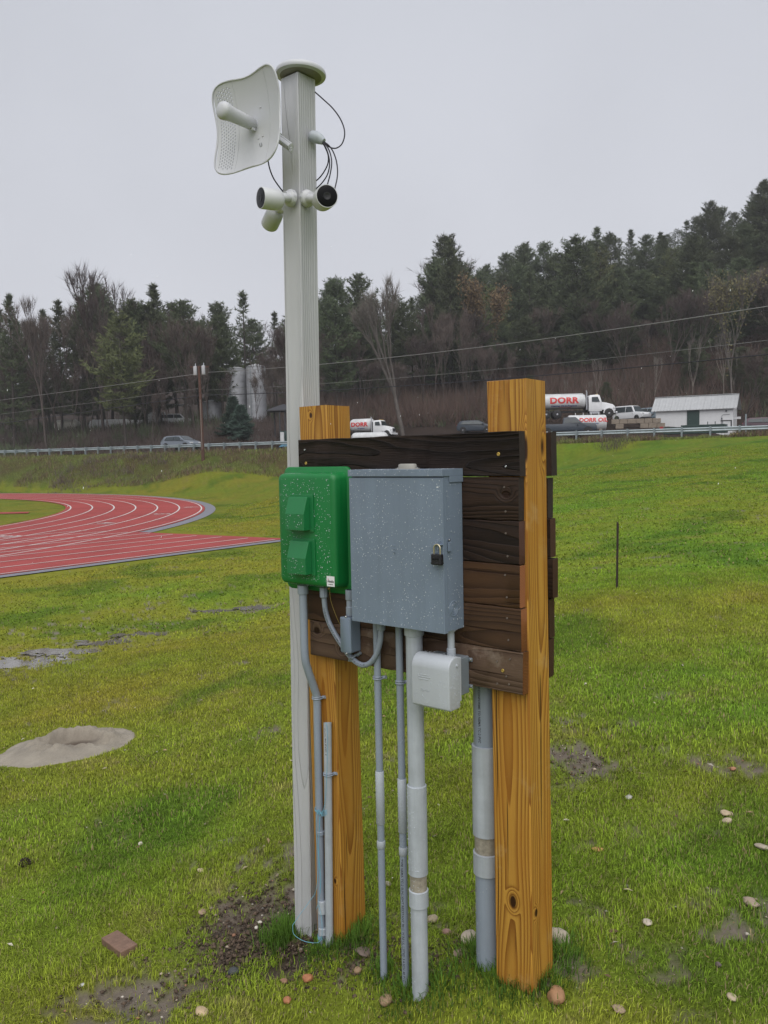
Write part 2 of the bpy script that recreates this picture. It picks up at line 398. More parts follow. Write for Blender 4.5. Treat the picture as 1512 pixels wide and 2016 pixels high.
STEEL = simple('bright_steel', (.45, .46, .47), .25, metal=.9, var=.15, scale=40)
BRASS = simple('brass_screw', (.55, .38, .10), .35, metal=.8, var=.1)
SHACK = simple('brassy_shackle', (.55, .50, .36), .25, metal=.8, var=.15, scale=60)
HUB = simple('beige_grey_hub', (.33, .32, .29), .5, var=.08)
CABLE = simple('black_cable', (.012, .011, .02), .5, var=.1)
STRING = simple('blue_string', (.18, .42, .55), .6, var=.2)
YWIRE = simple('thin_yellow_wire', (.35, .25, .06), .5, var=.2)
PAPER = simple('white_label', (.75, .76, .78), .5, var=.02)
INKB = simple('dark_ink', (.03, .03, .035), .6, var=.1)
INKR = simple('red_ink', (.55, .03, .03), .6, var=.1)
INKBL = simple('blue_ink', (.04, .06, .28), .6, var=.1)
GALV = simple('galvanised_rail', (.33, .38, .40), .38, metal=.35, var=.2, scale=3)
GALVP = simple('galvanised_post', (.24, .28, .30), .5, metal=.25, var=.2, scale=5)
ASPH = simple('wet_asphalt', (.055, .056, .062), .22, var=.25, scale=1.2, bump=.1, bscale=30)
KERB = simple('track_edge_asphalt', (.19, .19, .22), .5, var=.2, scale=3)
TRACK = simple('red_track', (.325, .055, .050), .6, var=.24, scale=.5, bump=.2, bscale=90, spec=.15)
LINEP = simple('white_line_paint', (.62, .60, .58), .5, var=.2, scale=1.5)
VWHITE = simple('white_truck_paint', (.72, .73, .75), .3, var=.03, scale=1)
VWDIRT = simple('white_tank_shell', (.56, .57, .58), .4, var=.14, scale=1.3, streak=.12)
VSILV = simple('silver_car_paint', (.20, .225, .26), .3, metal=.4, var=.05)
VDARK = simple('dark_blue_grey_paint', (.03, .04, .055), .3, var=.1)
VRED = simple('dull_maroon_paint', (.10, .06, .075), .35, var=.1)
VBLUE = simple('pale_blue_paint', (.23, .29, .34), .3, var=.05)
GLASSD = simple('dark_window_glass', (.035, .045, .05), .1, var=.2)
SHINE = simple('lamp_lens', (.6, .6, .6), .15, var=.05)
REDL = simple('red_lens', (.35, .02, .02), .3, var=.05)
CHROME = simple('polished_steel', (.5, .5, .52), .2, metal=.9, var=.1)
SILO = simple('silo_metal', (.40, .41, .44), .42, metal=.1, var=.22, scale=1.4)
SHEDW = simple('white_block_paint', (.66, .67, .68), .6, var=.06, scale=1.5, bump=.15, bscale=12, streak=.07)
SHEDR = simple('white_metal_roof', (.40, .41, .42), .45, var=.12, scale=2)
DGREEN = simple('dark_green_paint', (.022, .048, .042), .5, var=.15, scale=2)
CONC = simple('weathered_concrete', (.23, .19, .15), .8, var=.3, scale=3, bump=.3, bscale=20)
DARKR = simple('dark_roof', (.03, .03, .036), .6, var=.2)
BLUEP = simple('faded_blue_plastic', (.04, .14, .22), .5, var=.2)
YELP = simple('yellow_paint', (.55, .36, .03), .5, var=.1)
RUST = simple('rusty_steel', (.035, .022, .018), .8, var=.4, scale=40, bump=.3, bscale=100)
POLEW = simple('utility_pole_wood', (.085, .04, .028), .8, var=.4, scale=5, bump=.4, bscale=40)
BARKP = simple('pine_bark', (.055, .045, .040), .9, var=.35, scale=2.5)
BARKG = simple('grey_bark', (.115, .10, .09), .9, var=.3, scale=2.5)
BARKB = simple('brown_bark', (.070, .054, .048), .9, var=.3, scale=2.5)
BARKW = simple('pale_birch_bark', (.26, .23, .20), .8, var=.25, scale=3)
MORTAR = simple('fresh_brick_face', (.19, .115, .080), .75, var=.35, scale=26, bump=.4, bscale=160)
SLEET = simple('sleet', (.85, .87, .9), .3, var=.02)

def leafmat(name, c, var=.5, rough=.7, up=.6, hue=.06):
    m, nt, b = newmat(name)
    oi = nd(nt, 'ObjectInfo'); g = nd(nt, 'NewGeometry')
    n = nd(nt, 'TexNoise', {'Vector': g.outputs['Position'], 'Scale': .8, 'Detail': 4, 'Roughness': .7})
    c1 = mixc(nt, n.outputs['Fac'], tuple(x*(1-var) for x in c), tuple(x*(1+var) for x in c))
    f = nd(nt, 'MapRange', {'Value': oi.outputs['Random'], 'To Min': .72, 'To Max': 1.3}).outputs[0]
    h = nd(nt, 'HueSaturation', {'Hue': nd(nt, 'MapRange', {'Value': oi.outputs['Random'], 'To Min': .5-hue*.35, 'To Max': .5+hue*.35}).outputs[0], 'Saturation': 1.0, 'Value': f, 'Color': c1})
    nt.links.new(h.outputs[0], b.inputs['Base Color'])
    b.inputs['Roughness'].default_value = rough; b.inputs['Specular IOR Level'].default_value = .25
    nn = V_(nt, 'NORMALIZE', V_(nt, 'ADD', V_(nt, 'SCALE', g.outputs['Normal'], s=1-up), (0, 0, up)))
    nt.links.new(nn, b.inputs['Normal'])
    return m
NEED = leafmat('pine_needles', (.068, .086, .040))
NEEDY = leafmat('yellow_green_needles', (.10, .112, .042))
NEEDB = leafmat('bluish_spruce_needles', (.045, .075, .055))
TWIG = leafmat('bare_twigs', (.078, .058, .051), up=.2)
TWIGG = leafmat('grey_twigs', (.13, .115, .10), up=.2)
TWIGR = leafmat('reddish_brush', (.078, .048, .040), up=.2)
BUDY = leafmat('yellow_green_buds', (.19, .185, .075), up=.4)
BUDO = leafmat('tan_orange_leaves', (.13, .085, .045), up=.4)
BUSHG = leafmat('dull_green_brush', (.05, .065, .03), up=.4)

def colmat(name, rough, up=0, fine=0, fscale=200, bump=0, spec=.3):
    m, nt, b = newmat(name)
    a = nd(nt, 'VertexColor', layer_name='Col'); c = a.outputs['Color']
    g = nd(nt, 'NewGeometry')
    if fine:
        n = nd(nt, 'TexNoise', {'Vector': g.outputs['Position'], 'Scale': fscale, 'Detail': 6, 'Roughness': .75})
        n2 = nd(nt, 'TexNoise', {'Vector': g.outputs['Position'], 'Scale': fscale*.12, 'Detail': 4, 'Roughness': .6})
        f = M_(nt, 'ADD', M_(nt, 'MULTIPLY', n.outputs['Fac'], fine), M_(nt, 'MULTIPLY', n2.outputs['Fac'], fine*.7))
        k = M_(nt, 'ADD', M_(nt, 'MULTIPLY', f, 1.0), 1-fine*.85)
        c = V_(nt, 'SCALE', c, s=k)
        if bump: bumpn(nt, b, n.outputs['Fac'], bump, .02)
    nt.links.new(c, b.inputs['Base Color'])
    b.inputs['Roughness'].default_value = rough; b.inputs['Specular IOR Level'].default_value = spec
    if up:
        nn = V_(nt, 'NORMALIZE', V_(nt, 'ADD', V_(nt, 'SCALE', g.outputs['Normal'], s=1-up), (0, 0, up)))
        nt.links.new(nn, b.inputs['Normal'])
    return m
GROUND = colmat('turf_and_soil', .9, 0, .9, 26, .5, spec=.08)
BLADE = colmat('grass_blades', .5, .5, 0, spec=.05)
STONEM = colmat('stone', .75, 0, .5, 60, .3)

# ---------------------------------------------------------------- lawn colour and bareness, shared by turf and blades
BARE = []                                     # x, y, radius x, radius y, strength of worn soil patches
for px, py, rx, ry, s_ in ((610, 1800, .10, .10, .9), (1060, 1945, .07, .05, .8), (690, 1860, .10, .08, .9), (950, 1875, .08, .06, .8), (530, 1790, .34, .26, 1.0), (470, 1880, .3, .2, .85), (600, 1860, .18, .12, .9), (300, 1960, .42, .22, .8), (200, 2010, .3, .15, .6), (440, 1960, .22, .15, .5), (520, 1680, .45, .25, .55), (560, 1640, .2, .2, .5),
                       (740, 1880, .25, .12, .6), (860, 1880, .2, .12, .5), (1120, 1500, .28, .5, .8), (1220, 1650, .30, .14, .7), (1380, 1790, .3, .16, .6), (1440, 1830, .25, .15, .7), (1260, 1850, .25, .12, .55),
                       (1330, 1500, .5, .3, .5), (1480, 1520, .4, .3, .6), (1300, 1370, .5, .5, .4), (1400, 1600, .4, .2, .4), (1190, 1420, .4, .4, .45), (1130, 1900, .1, .15, .6), (700, 1600, .4, .3, .35),
                       (810, 1900, .25, .08, .7), (560, 1900, .2, .1, .8)):
    h_ = hit(px, py); BARE.append((h_[0], h_[1], rx, ry, s_))
def bare(x, y):
    b = np.zeros_like(x)
    for cx, cy, rx, ry, s_ in BARE: b = np.maximum(b, s_*np.exp(-(((x-cx)/rx)**2+((y-cy)/ry)**2)*.9))
    n = fbm(x*5, y*5, 31)*.45+fbm(x*19, y*19, 41)*.55
    r = np.hypot(x, y)
    sc_ = sstep(.60, .78, fbm(x*2.1+3, y*2.1, 51))*.45*(r < 25)
    b = np.maximum(b, sc_)
    b = np.maximum(b, .34*sstep(3.1, 2.2, r))
    return np.clip(sstep(.36, .85, b + (n-.5)*1.9), 0, 1)
PUD = []
for px, py, rx, ry in ((25, 1306, .85, .36), (120, 1283, .55, .22), (210, 1265, .45, .20), (505, 1197, .42, .22), (285, 1248, .40, .16), (430, 1203, .35, .14)):
    h_ = hit(px, py); PUD.append((h_[0], h_[1], rx, ry))
def pud(x, y):
    b = np.zeros_like(x)
    for cx, cy, rx, ry in PUD: b = np.maximum(b, np.exp(-(((x-cx)/rx)**2+((y-cy)/ry)**2)))
    return b + (fbm(x*7, y*7, 77, 5)-.5)*1.5
def pud1(k, x, y):
    cx, cy, rx, ry = PUD[k]; return np.exp(-(((x-cx)/rx)**2+((y-cy)/ry)**2)) + (fbm(x*7, y*7, 77, 5)-.5)*1.5
PLEV = [g1(p[0], p[1])-.002 for p in PUD]
def lawn(x, y):
    r = np.hypot(x, y)
    rgt = sstep(-3, 6, x - .02*y)                     # greener on the bank side
    a = fbm(x*.35, y*.35, 61); b = fbm(x*1.7+9, y*1.7, 63); c = fbm(x*7, y*7, 65)
    green = np.array([.155, .275, .024]); olive = np.array([.285, .275, .032]); tan = np.array([.24, .195, .075]); deep = np.array([.060, .150, .014])
    near = sstep(8, 3.5, r)
    t = np.clip(.75 - .45*rgt*(1-near) - .42*near + (a-.5)*1.15 + (b-.5)*.6, 0, 1)[:, None]
    col = green*(1-t)+olive*t
    t = (sstep(.60, .80, b*.5+c*.5)*.55)[:, None]; col = col*(1-t)+tan*t
    t = (sstep(.58, .75, fbm(x*.6+20, y*.6, 67))*.6)[:, None]; col = col*(1-t)+deep*t
    off = (x*RN[0]+y*RN[1]) - (20*RN[0]+60*RN[1])
    # rough bank below the guardrail
    tt_ = ((x-20)*-50+(y-60)*28)/3284; toe = -2.4-5.1*sstep(.12, .5, tt_)+(fbm(x*.4, y*.4, 88)-.5)*2
    t = (sstep(toe, toe+1.6, off)*sstep(1.5, .2, off))[:, None]*(0.85)
    rough_ = np.array([.115, .140, .040])*(1-sstep(.42, .62, fbm(x*.5, y*.9, 71))[:, None]) + np.array([.10, .068, .045])*sstep(.42, .62, fbm(x*.5, y*.9, 71))[:, None]
    col = col*(1-t)+rough_*t
    t = sstep(8, 10, off)[:, None]
    litter = np.array([.060, .042, .034])*(.7+.6*fbm(x*.8, y*.8, 73)[:, None])
    col = col*(1-t)+litter*t
    return col*(.8+.4*c[:, None])

# ---------------------------------------------------------------- ground sheet
fr = np.geomspace(.4, 430, 450)
fa = np.concatenate([np.linspace(-34, 34, 560), np.linspace(34, 326, 110)[1:-1]]); fa = np.radians(fa)
R_, A_ = np.meshgrid(fr, fa, indexing='ij'); GX = R_*np.sin(A_); GY = R_*np.cos(A_)
gx = GX.ravel(); gy = GY.ravel(); gzv = gz(gx, gy)
gcol = lawn(gx, gy)*np.array([.68, .66, .8])
near_ = np.hypot(gx, gy) < 30
bb = np.zeros_like(gx); bb[near_] = bare(gx[near_], gy[near_])
sn = fbm(gx*3, gy*3, 81)[:, None]
soil = np.array([.125, .098, .074])*(1-sn)+np.array([.20, .175, .145])*sn
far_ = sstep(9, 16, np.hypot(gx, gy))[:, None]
gcol = gcol*(1-far_) + lawn(gx, gy)*(.72-.16*sstep(14, 50, np.hypot(gx, gy))[:, None])*far_  # beyond the dense blades, their self-shading is darkened into the turf colour
gcol = gcol*(1-bb[:, None])+soil*bb[:, None]
dark = np.exp(-(((gx-hit(560, 1880)[0])/.3)**2+((gy-hit(560, 1880)[1])/.22)**2))[:, None]   # freshly dug dark earth round the pole
gcol = gcol*(1-.85*dark) + np.array([.035, .024, .018])*.85*dark
gzv = gzv - bb*.012*near_
for k_ in range(len(PUD)):
    c_ = (np.hypot(gx-PUD[k_][0], gy-PUD[k_][1]) < 3); v_ = pud1(k_, gx[c_], gy[c_]); w_ = sstep(.24, .40, v_); gzv[c_] = gzv[c_]*(1-w_)+np.minimum(gzv[c_], PLEV[k_]-.006)*w_
    gcol[c_] = gcol[c_]*(1-w_[:, None]*.7)+np.array([.20, .175, .145])*w_[:, None]*.7
na = len(fa); nr = len(fr)
ii, jj = np.meshgrid(np.arange(nr-1), np.arange(na), indexing='ij'); j2 = (jj+1) % na
Q = np.stack([ii*na+jj, ii*na+j2, (ii+1)*na+j2, (ii+1)*na+jj], -1).reshape(-1, 4)[:, ::-1]
cen = np.array([[0, 0, g1(0, 0)]])
V = np.c_[gx, gy, gzv]
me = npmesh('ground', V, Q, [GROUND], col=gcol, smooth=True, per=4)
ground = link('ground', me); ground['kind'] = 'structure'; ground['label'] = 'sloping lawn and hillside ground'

# ---------------------------------------------------------------- grass
def blades(n, rmin, rmax, width, length, amax=34, seed=1, dens=None, power=1.0, lie=.5, tri=True):
    rs = np.random.RandomState(seed)
    r = rmin*(rmax/rmin)**rs.rand(n) if power == 0 else (rmin**power+(rmax**power-rmin**power)*rs.rand(n))**(1/power)
    a = np.radians(rs.uniform(-amax, amax, n)); x = r*np.sin(a); y = r*np.cos(a)
    if dens is not None:
        k = rs.rand(n) < dens(x, y); x = x[k]; y = y[k]
    n = len(x); z = gz(x, y)
    th = rs.rand(n)*2*PI
    # blades of a tuft lean alike
    th = th*.8 + fbm(x*4, y*4, 91)*6
    sc_ = .55+.9*rs.rand(n); L = length(x, y)*sc_; W_ = width(x, y)
    ln = np.clip(rs.normal(lie, .28, n), -.2, 1.35)
    dx = np.cos(th); dy = np.sin(th)
    B = np.c_[x, y, z-.004]; wv = np.c_[-dy, dx, 0*x]*(W_/2)[:, None]
    mid = B + np.c_[dx*L*.28*ln, dy*L*.28*ln, L*.55*np.sqrt(np.clip(1-(.35*ln)**2, .2, 1))]
    tip = B + np.c_[dx*L*.85*ln, dy*L*.85*ln, L*np.clip(1-.55*ln*ln, .12, 1)]
    q_ = sstep(4, 14, np.hypot(x, y)); c = lawn(x, y)*((.55+.25*q_)+(1.25-.75*q_)*rs.rand(n)**1.4)[:, None]
    dry = rs.rand(n) < .12-.06*q_; c[dry] = np.array([.27, .22, .11])*(.7+.5*rs.rand(dry.sum()))[:, None]
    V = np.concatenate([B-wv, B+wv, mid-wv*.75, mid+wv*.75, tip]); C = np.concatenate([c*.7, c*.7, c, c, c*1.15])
    i = np.arange(n)
    T = np.concatenate([np.c_[i, i+n, i+3*n], np.c_[i, i+3*n, i+2*n], np.c_[i+2*n, i+3*n, i+4*n]])
    return V, T, C
def gd(x, y):
    k = 1-np.clip(bare(x, y)*1.15, 0, .96)
    k = k*np.where(pud(x, y) < .42+.12*vn(x*30, y*30, 3), 1, .14)
    k = k*(trackdist(x, y) > .2)
    for (cx, cy, rr) in ((PCMX, PCMY, .62),):
        k = k*(((x-cx)**2+((y-cy)*1.25)**2) > rr*rr)
    return k
_m = hit(128, 1472); PCMX, PCMY = _m[0], _m[1]
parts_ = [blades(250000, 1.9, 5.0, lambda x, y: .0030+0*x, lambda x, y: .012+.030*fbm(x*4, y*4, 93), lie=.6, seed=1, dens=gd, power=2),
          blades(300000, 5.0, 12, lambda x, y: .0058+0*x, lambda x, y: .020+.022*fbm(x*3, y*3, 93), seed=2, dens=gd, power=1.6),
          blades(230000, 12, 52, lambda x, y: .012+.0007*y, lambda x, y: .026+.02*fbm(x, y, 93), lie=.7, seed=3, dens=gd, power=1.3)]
nv_ = 0; VV = []; TT = []; CC = []
for v_, t_, c_ in parts_: VV.append(v_); TT.append(t_+nv_); CC.append(c_); nv_ += len(v_)
gr = link('grass', npmesh('grass', np.concatenate(VV), np.concatenate(TT), [BLADE], col=np.concatenate(CC)))
tag(gr, 'short wet green grass of the lawn', 'grass', kind='stuff')
# tufts left long round the feet of posts and conduits
def tuft(cx, cy, n, rr, hgt, seed):
    rs = np.random.RandomState(seed); x = cx+rs.normal(0, rr, n); y = cy+rs.normal(0, rr, n); z = gz(x, y)
    a = np.arctan2(y-cy, x-cx)+rs.normal(0, .8, n); L = hgt*(.5+.8*rs.rand(n)); ln = rs.uniform(.1, .9, n)
    dx = np.cos(a); dy = np.sin(a); B = np.c_[x, y, z-.004]; wv = np.c_[-dy, dx, 0*x]*.0018
    mid = B+np.c_[dx*L*.25*ln, dy*L*.25*ln, L*.55]; tip = B+np.c_[dx*L*.8*ln, dy*L*.8*ln, L*(1-.4*ln*ln)]
    c = np.array([.075, .15, .02])*(.6+.8*rs.rand(n))[:, None]; i = np.arange(n)
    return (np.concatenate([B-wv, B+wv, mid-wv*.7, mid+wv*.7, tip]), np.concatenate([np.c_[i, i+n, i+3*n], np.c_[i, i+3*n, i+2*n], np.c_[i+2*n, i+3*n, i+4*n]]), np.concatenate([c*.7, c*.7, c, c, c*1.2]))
tf = []
for k, (px, py, n, rr, hg) in enumerate(((560, 1850, 700, .05, .08), (700, 1850, 500, .05, .06), (750, 1925, 250, .03, .05), (800, 1960, 400, .05, .06), (950, 1880, 500, .05, .06), (990, 1940, 500, .06, .055),
                                     (1060, 1930, 500, .05, .06), (870, 1950, 400, .06, .05), (640, 1870, 400, .05, .06), (1110, 1890, 300, .05, .06))):
    x, y, _ = hit(px, py); tf.append(tuft(x, y, n, rr, hg, 100+k))
nv_ = 0; VV = []; TT = []; CC = []
for v_, t_, c_ in tf: VV.append(v_); TT.append(t_+nv_); CC.append(c_); nv_ += len(v_)
tg = link('grass_tufts', npmesh('grass_tufts', np.concatenate(VV), np.concatenate(TT), [BLADE], col=np.concatenate(CC)))
tag(tg, 'longer grass tufts round the feet of the posts and conduits', 'grass', kind='stuff')

# rough weeds on the bank under the guardrail
rs = np.random.RandomState(5); n = 60000
t = rs.uniform(-.6, 1.5, n); o = rs.uniform(0, 1, n)**.8; toe = -2.4-5.1*sstep(.12, .5, t); o = -.5+(toe+.5)*o; p = np.stack([20-50*t+RN[0]*o, 60+28*t+RN[1]*o], -1)
cl = fbm(p[:, 0]*.6, p[:, 1]*1.1, 71); k = rs.rand(n) < .35+.65*sstep(.4, .6, cl); p = p[k]; cl = cl[k]; n = len(p)
z = gz(p[:, 0], p[:, 1]); a = rs.rand(n)*2*PI; L = .14+.4*rs.rand(n)*sstep(.35, .65, cl); W_ = .045
dx = np.cos(a); dy = np.sin(a); B = np.c_[p, z-.02]; wv = np.c_[-dy, dx, 0*dx]*W_/2; tip = B+np.c_[dx*L*.5, dy*L*.5, L]
f = sstep(.45, .6, cl)[:, None]*(rs.rand(n) < .75)[:, None]; c = (np.array([.14, .17, .045])*(1-f)+np.array([.14, .10, .066])*f)*(.6+.8*rs.rand(n))[:, None]
i = np.arange(n)
wd = link('bank_weeds', npmesh('bank_weeds', np.concatenate([B-wv, B+wv, tip]), np.c_[i, i+n, i+2*n], [BLADE], col=np.concatenate([c, c, c])))
tag(wd, 'rough weeds and dead stalks on the bank below the guardrail', 'weeds', kind='stuff')

# ---------------------------------------------------------------- running track
def sheet(name, inner, outer, z, mat, parent=None):
    n = len(inner); V = [(p[0], p[1], z) for p in inner]+[(p[0], p[1], z) for p in outer]
    mb = MB(); mb.add(V, [(i, i+1, n+i+1, n+i) for i in range(n-1)])
    return part(name, mb, mat, parent)
def arc(r, a0=-38.2-90+90, a1=None, n=110):
    a = np.linspace(-TA, PI-TA, n); return np.stack([TC[0]+r*np.cos(a), TC[1]+r*np.sin(a)], -1)
def curve_line(r):
    "near straight, bend, far straight"
    A = TC+TQ*r-TD*90; Bk = TC-TQ*r-TD*90
    return np.concatenate([[A], arc(r), [Bk]])
def off_line(q, s0, s1): return np.array([TC+TQ*q+TD*s for s in np.linspace(s0, s1, 24)])
track = sheet('running_track', curve_line(36.9), curve_line(44.95), TZ, TRACK); track['kind'] = 'structure'; track['label'] = 'red rubber running track with white lane lines'
kb = sheet('track_kerb', curve_line(44.97), curve_line(45.55), TZ-.012, KERB); kb['kind'] = 'structure'
s_end = lambda q: 22.45+(q-35.9)*.085
ch = sheet('sprint_chute', np.array([TC+TQ*35.75+TD*s for s in np.linspace(-90, s_end(35.9)+.15, 30)]), np.array([TC+TQ*46.12+TD*s for s in np.linspace(-90, s_end(46)+.5, 30)]), TZ+.004, TRACK)
ch['kind'] = 'structure'; ch['label'] = 'red sprint chute running on straight past the bend'
k2 = sheet('chute_kerb', off_line(46.13, -90, s_end(46)+.6), off_line(46.55, -90, s_end(46)+.6), TZ-.004, KERB); k2['kind'] = 'structure'
for k in range(7):
    r = 37.2+1.26*k; sheet('lane_line', curve_line(r-.04), curve_line(r+.04), TZ+.009, LINEP, track)
for k in range(9):
    q = 35.92+1.26*k; q = min(q, 45.98); e = s_end(q)
    sheet('lane_line', np.array([TC+TQ*(q-.035)+TD*s for s in np.linspace(-90, e, 30)]), np.array([TC+TQ*(q+.035)+TD*s for s in np.linspace(-90, e, 30)]), TZ+.013, LINEP, ch)
for r, ang, dg in ((44.15, 14.2, '6'), (42.9, 6.6, '5'), (41.65, -1.1, '4'), (40.4, -9.5, '3'), (39.1, -17.5, '2')):
    tm = text_mesh(dg, 1.15, 0, .035); tm.materials.append(LINEP); a = rad(ang)
    o = link('lane_number', tm, track); o.location = (TC[0]+r*math.cos(a), TC[1]+r*math.sin(a), TZ+.016); o.rotation_euler = (0, 0, a+PI/2+PI)
    o.scale = (.75, 1.0, 1)
    mb = MB(); c_, s2 = math.cos(a-.018), math.sin(a-.018)
    mb.add([(TC[0]+rr*math.cos(a-.018+da), TC[1]+rr*math.sin(a-.018+da), TZ+.017) for rr, da in ((r-.6, 0), (r+.6, 0), (r+.6, .001), (r-.6, .001))], [(0, 1, 2, 3)])
    part('lane_mark', mb, LINEP, track)
rw = sheet('infield_runway', np.array([at(x, 1002.5, 48)[:2] for x in (-300, 58)]), np.array([at(x, 1006.5, 46.5)[:2] for x in (-300, 55)]), TZ+.004, TRACK); rw['kind'] = 'structure'

# ---------------------------------------------------------------- puddles
def puddle(k, label):
    cx, cy = PUD[k][:2]; R = 1.7; n = 190; g_ = np.linspace(-R, R, n); X, Y = np.meshgrid(cx+g_, cy+g_, indexing='ij'); x = X.ravel(); y = Y.ravel()
    pk = (pud1(k, x, y) > .40); ix = np.arange(n*n).reshape(n, n)
    Q = np.stack([ix[:-1, :-1], ix[1:, :-1], ix[1:, 1:], ix[:-1, 1:]], -1).reshape(-1, 4); Q = Q[pk[Q].all(1)]
    if not len(Q): return
    u, inv = np.unique(Q, return_inverse=True); o = link('puddle', npmesh('puddle', np.c_[x, y, 0*x+PLEV[k]][u], inv.reshape(-1, 4), [WATER], smooth=True, per=4)); o['kind'] = 'structure'; o['label'] = label
WATER, nt, b = newmat('standing_water')
b.inputs['Base Color'].default_value = (.16, .145, .125, 1); b.inputs['Roughness'].default_value = .07; b.inputs['Specular IOR Level'].default_value = 1.0
g_ = nd(nt, 'NewGeometry'); n_ = nd(nt, 'TexNoise', {'Vector': g_.outputs['Position'], 'Scale': 14, 'Detail': 4}); bumpn(nt, b, n_.outputs['Fac'], .08, .01)
for k_, lb in enumerate(('shallow puddle in worn grass at the left edge', 'narrow puddle just right of the left-edge puddle', 'faint wet patch right of the two puddles', 'small puddle in the grass beyond the white pole', 'farthest-right wet patch of the row at the left', 'thin puddle left of the one beyond the white pole')): puddle(k_, lb)

# ---------------------------------------------------------------- road
t_ = np.linspace(-1.6, 2.2, 90); cl_ = np.stack([20-50*t_, 60+28*t_], -1)
mb = MB(); Vr = []
for o in (.7, 2.5, 4.5, 6.5, 8.3):
    q = cl_+RN*o; z = gz(q[:, 0], q[:, 1], True)
    Vr.append(np.c_[q, z+.06])
Vr = np.array(Vr); nT = len(t_)
mb.add([tuple(v) for row in Vr for v in row], [(i*nT+j, i*nT+j+1, (i+1)*nT+j+1, (i+1)*nT+j) for i in range(4) for j in range(nT-1)])
road = part('road', mb, ASPH, None, smooth=30); road['kind'] = 'structure'; road['label'] = 'wet grey asphalt road behind the guardrail'
for o in (1.1, 7.9):
    q0 = cl_+RN*(o-.06); q1 = cl_+RN*(o+.06); mb = MB()
    mb.add([(a[0], a[1], g1(a[0], a[1])+.075) for a in q0]+[(a[0], a[1], g1(a[0], a[1])+.075) for a in q1], [(j, j+1, nT+j+1, nT+j) for j in range(nT-1)])
    part('edge_line', mb, LINEP, road)
# ================================================================ the post-and-board mounting frame
PINE_E = (.56, .300, .052); PINE_L = (.165, .050, .007); PINE_T = (.38, .155, .020)
PR = wood('pine_post_grain', 'Z', (-.082, .088), PINE_E, PINE_L, 150, .0065, [((-.071, -.0, .222), .013, .55), ((-.004, -.003, 1.755), .014, .28), ((.0, .112, 1.765), .012, .28), ((0, .03, .194), .009, .6)], tint=PINE_T, rough=.48, bump=.3, kcol=(.035, .011, .004), crack=.30, wear=(.55, .40, .20), wearf=.35)
PL = wood('pine_post_grain_left', 'Z', (-.945, .062), PINE_E, PINE_L, 150, .0065, [((-.969, 0, 1.91), .007, .6), ((-.90, 0, .03), .006, .5)], tint=PINE_T, rough=.48, bump=.3, kcol=(.04, .012, .005), crack=.29, wear=(.50, .34, .15), wearf=.3)
def dk(name, pith, early, late, freq, **k): return wood(name, 'X', pith, early, late, freq, rough=.6, spec=.22, crack=.28, **k)
BD = [dk('black_stained_board', (.03, 1.745), (.030, .0185, .0135), (.005, .0035, .003), 95, distort=.026, bump=-1.0, bdist=.008, tint=(.012, .008, .007), fib=.5),
      dk('dark_brown_board', (.05, 1.60), (.046, .026, .017), (.011, .007, .005), 105, distort=.014, knots=[((-.06, -.038, 1.61), .012, .7)], bump=.8, bdist=.0035, tint=(.03, .018, .013)),
      dk('dark_umber_board', (.04, 1.46), (.034, .020, .0145), (.009, .006, .005), 80, distort=.016, bump=.6, bdist=.003, tint=(.022, .014, .012)),
      dk('brown_board', (.08, 1.335), (.088, .045, .022), (.036, .018, .010), 90, distort=.010, bump=.5, bdist=.002, tint=(.055, .03, .018)),
      dk('umber_board', (.09, 1.14), (.080, .043, .023), (.028, .015, .009), 110, distort=.008, bump=.5, bdist=.002, tint=(.045, .026, .017)),
      dk('weathered_brown_board', (.06, 1.035), (.135, .088, .060), (.055, .032, .021), 95, distort=.013, knots=[((-.93, -.038, 1.06), .014, .8), ((-.80, -.038, 1.0), .012, .8)], bump=.7, bdist=.003, tint=(.07, .042, .028), wear=(.23, .18, .14), wearf=.95)]
END_D = simple('stained_board_end', (.022, .012, .010), .7, var=.4, scale=60, bump=.5, bscale=250)
END_O = wood('raw_board_end', 'X', (.02, 1.20), (.34, .125, .035), (.13, .038, .012), 210, .010, bump=.9, bdist=.003, rough=.65, fib=.3)
END_M = wood('faded_board_end', 'X', (.02, 1.42), (.10, .038, .022), (.035, .016, .010), 190, .010, bump=.9, bdist=.003, rough=.65, fib=.3)
frame = pthing('utility_mounting_frame', 'two yellow pine posts joined by dark stained horizontal boards, carrying the electrical boxes', 'post and board frame', (0, 0, 0))

def rough_post(u0, u1, y0, y1, z0, z1, mat, label, twist=0.0, tilt=0.0, chip=()):
    mb = MB(); nz_ = 14; rr = .004
    ring = [(u0+rr, y0), (u1-rr, y0), (u1, y0+rr), (u1, y1-rr), (u1-rr, y1), (u0+rr, y1), (u0, y1-rr), (u0, y0+rr)]
    cu, cy = (u0+u1)/2, (y0+y1)/2; vs = []; fs = []
    for i in range(nz_+1):
        f = i/nz_; z = z0+(z1-z0)*f; a = twist*(f-.5)*2
        wob = (random.random()-.5)*.0014
        for (x, y) in ring:
            dx, dy = x-cu, y-cy; vs.append((cu+tilt*(z-1.0)+wob+dx*math.cos(a)-dy*math.sin(a), cy+dx*math.sin(a)+dy*math.cos(a), z + (0 if i < nz_ else (random.random()-.5)*.003)))
    for i in range(nz_):
        for k in range(8): k2 = (k+1) % 8; fs.append((i*8+k, i*8+k2, (i+1)*8+k2, (i+1)*8+k))
    fs.append(tuple(range(8))[::-1]); fs.append(tuple(range(nz_*8, nz_*8+8))); mb.add(vs, fs)
    return part('post', mb, mat, frame, smooth=40, label=label)
rough_post(-.1480, -.003, 0, .1425, -.45, 1.983, PR, 'nearer yellow pine post with two big dark knots near the top', twist=.035, tilt=-.006)
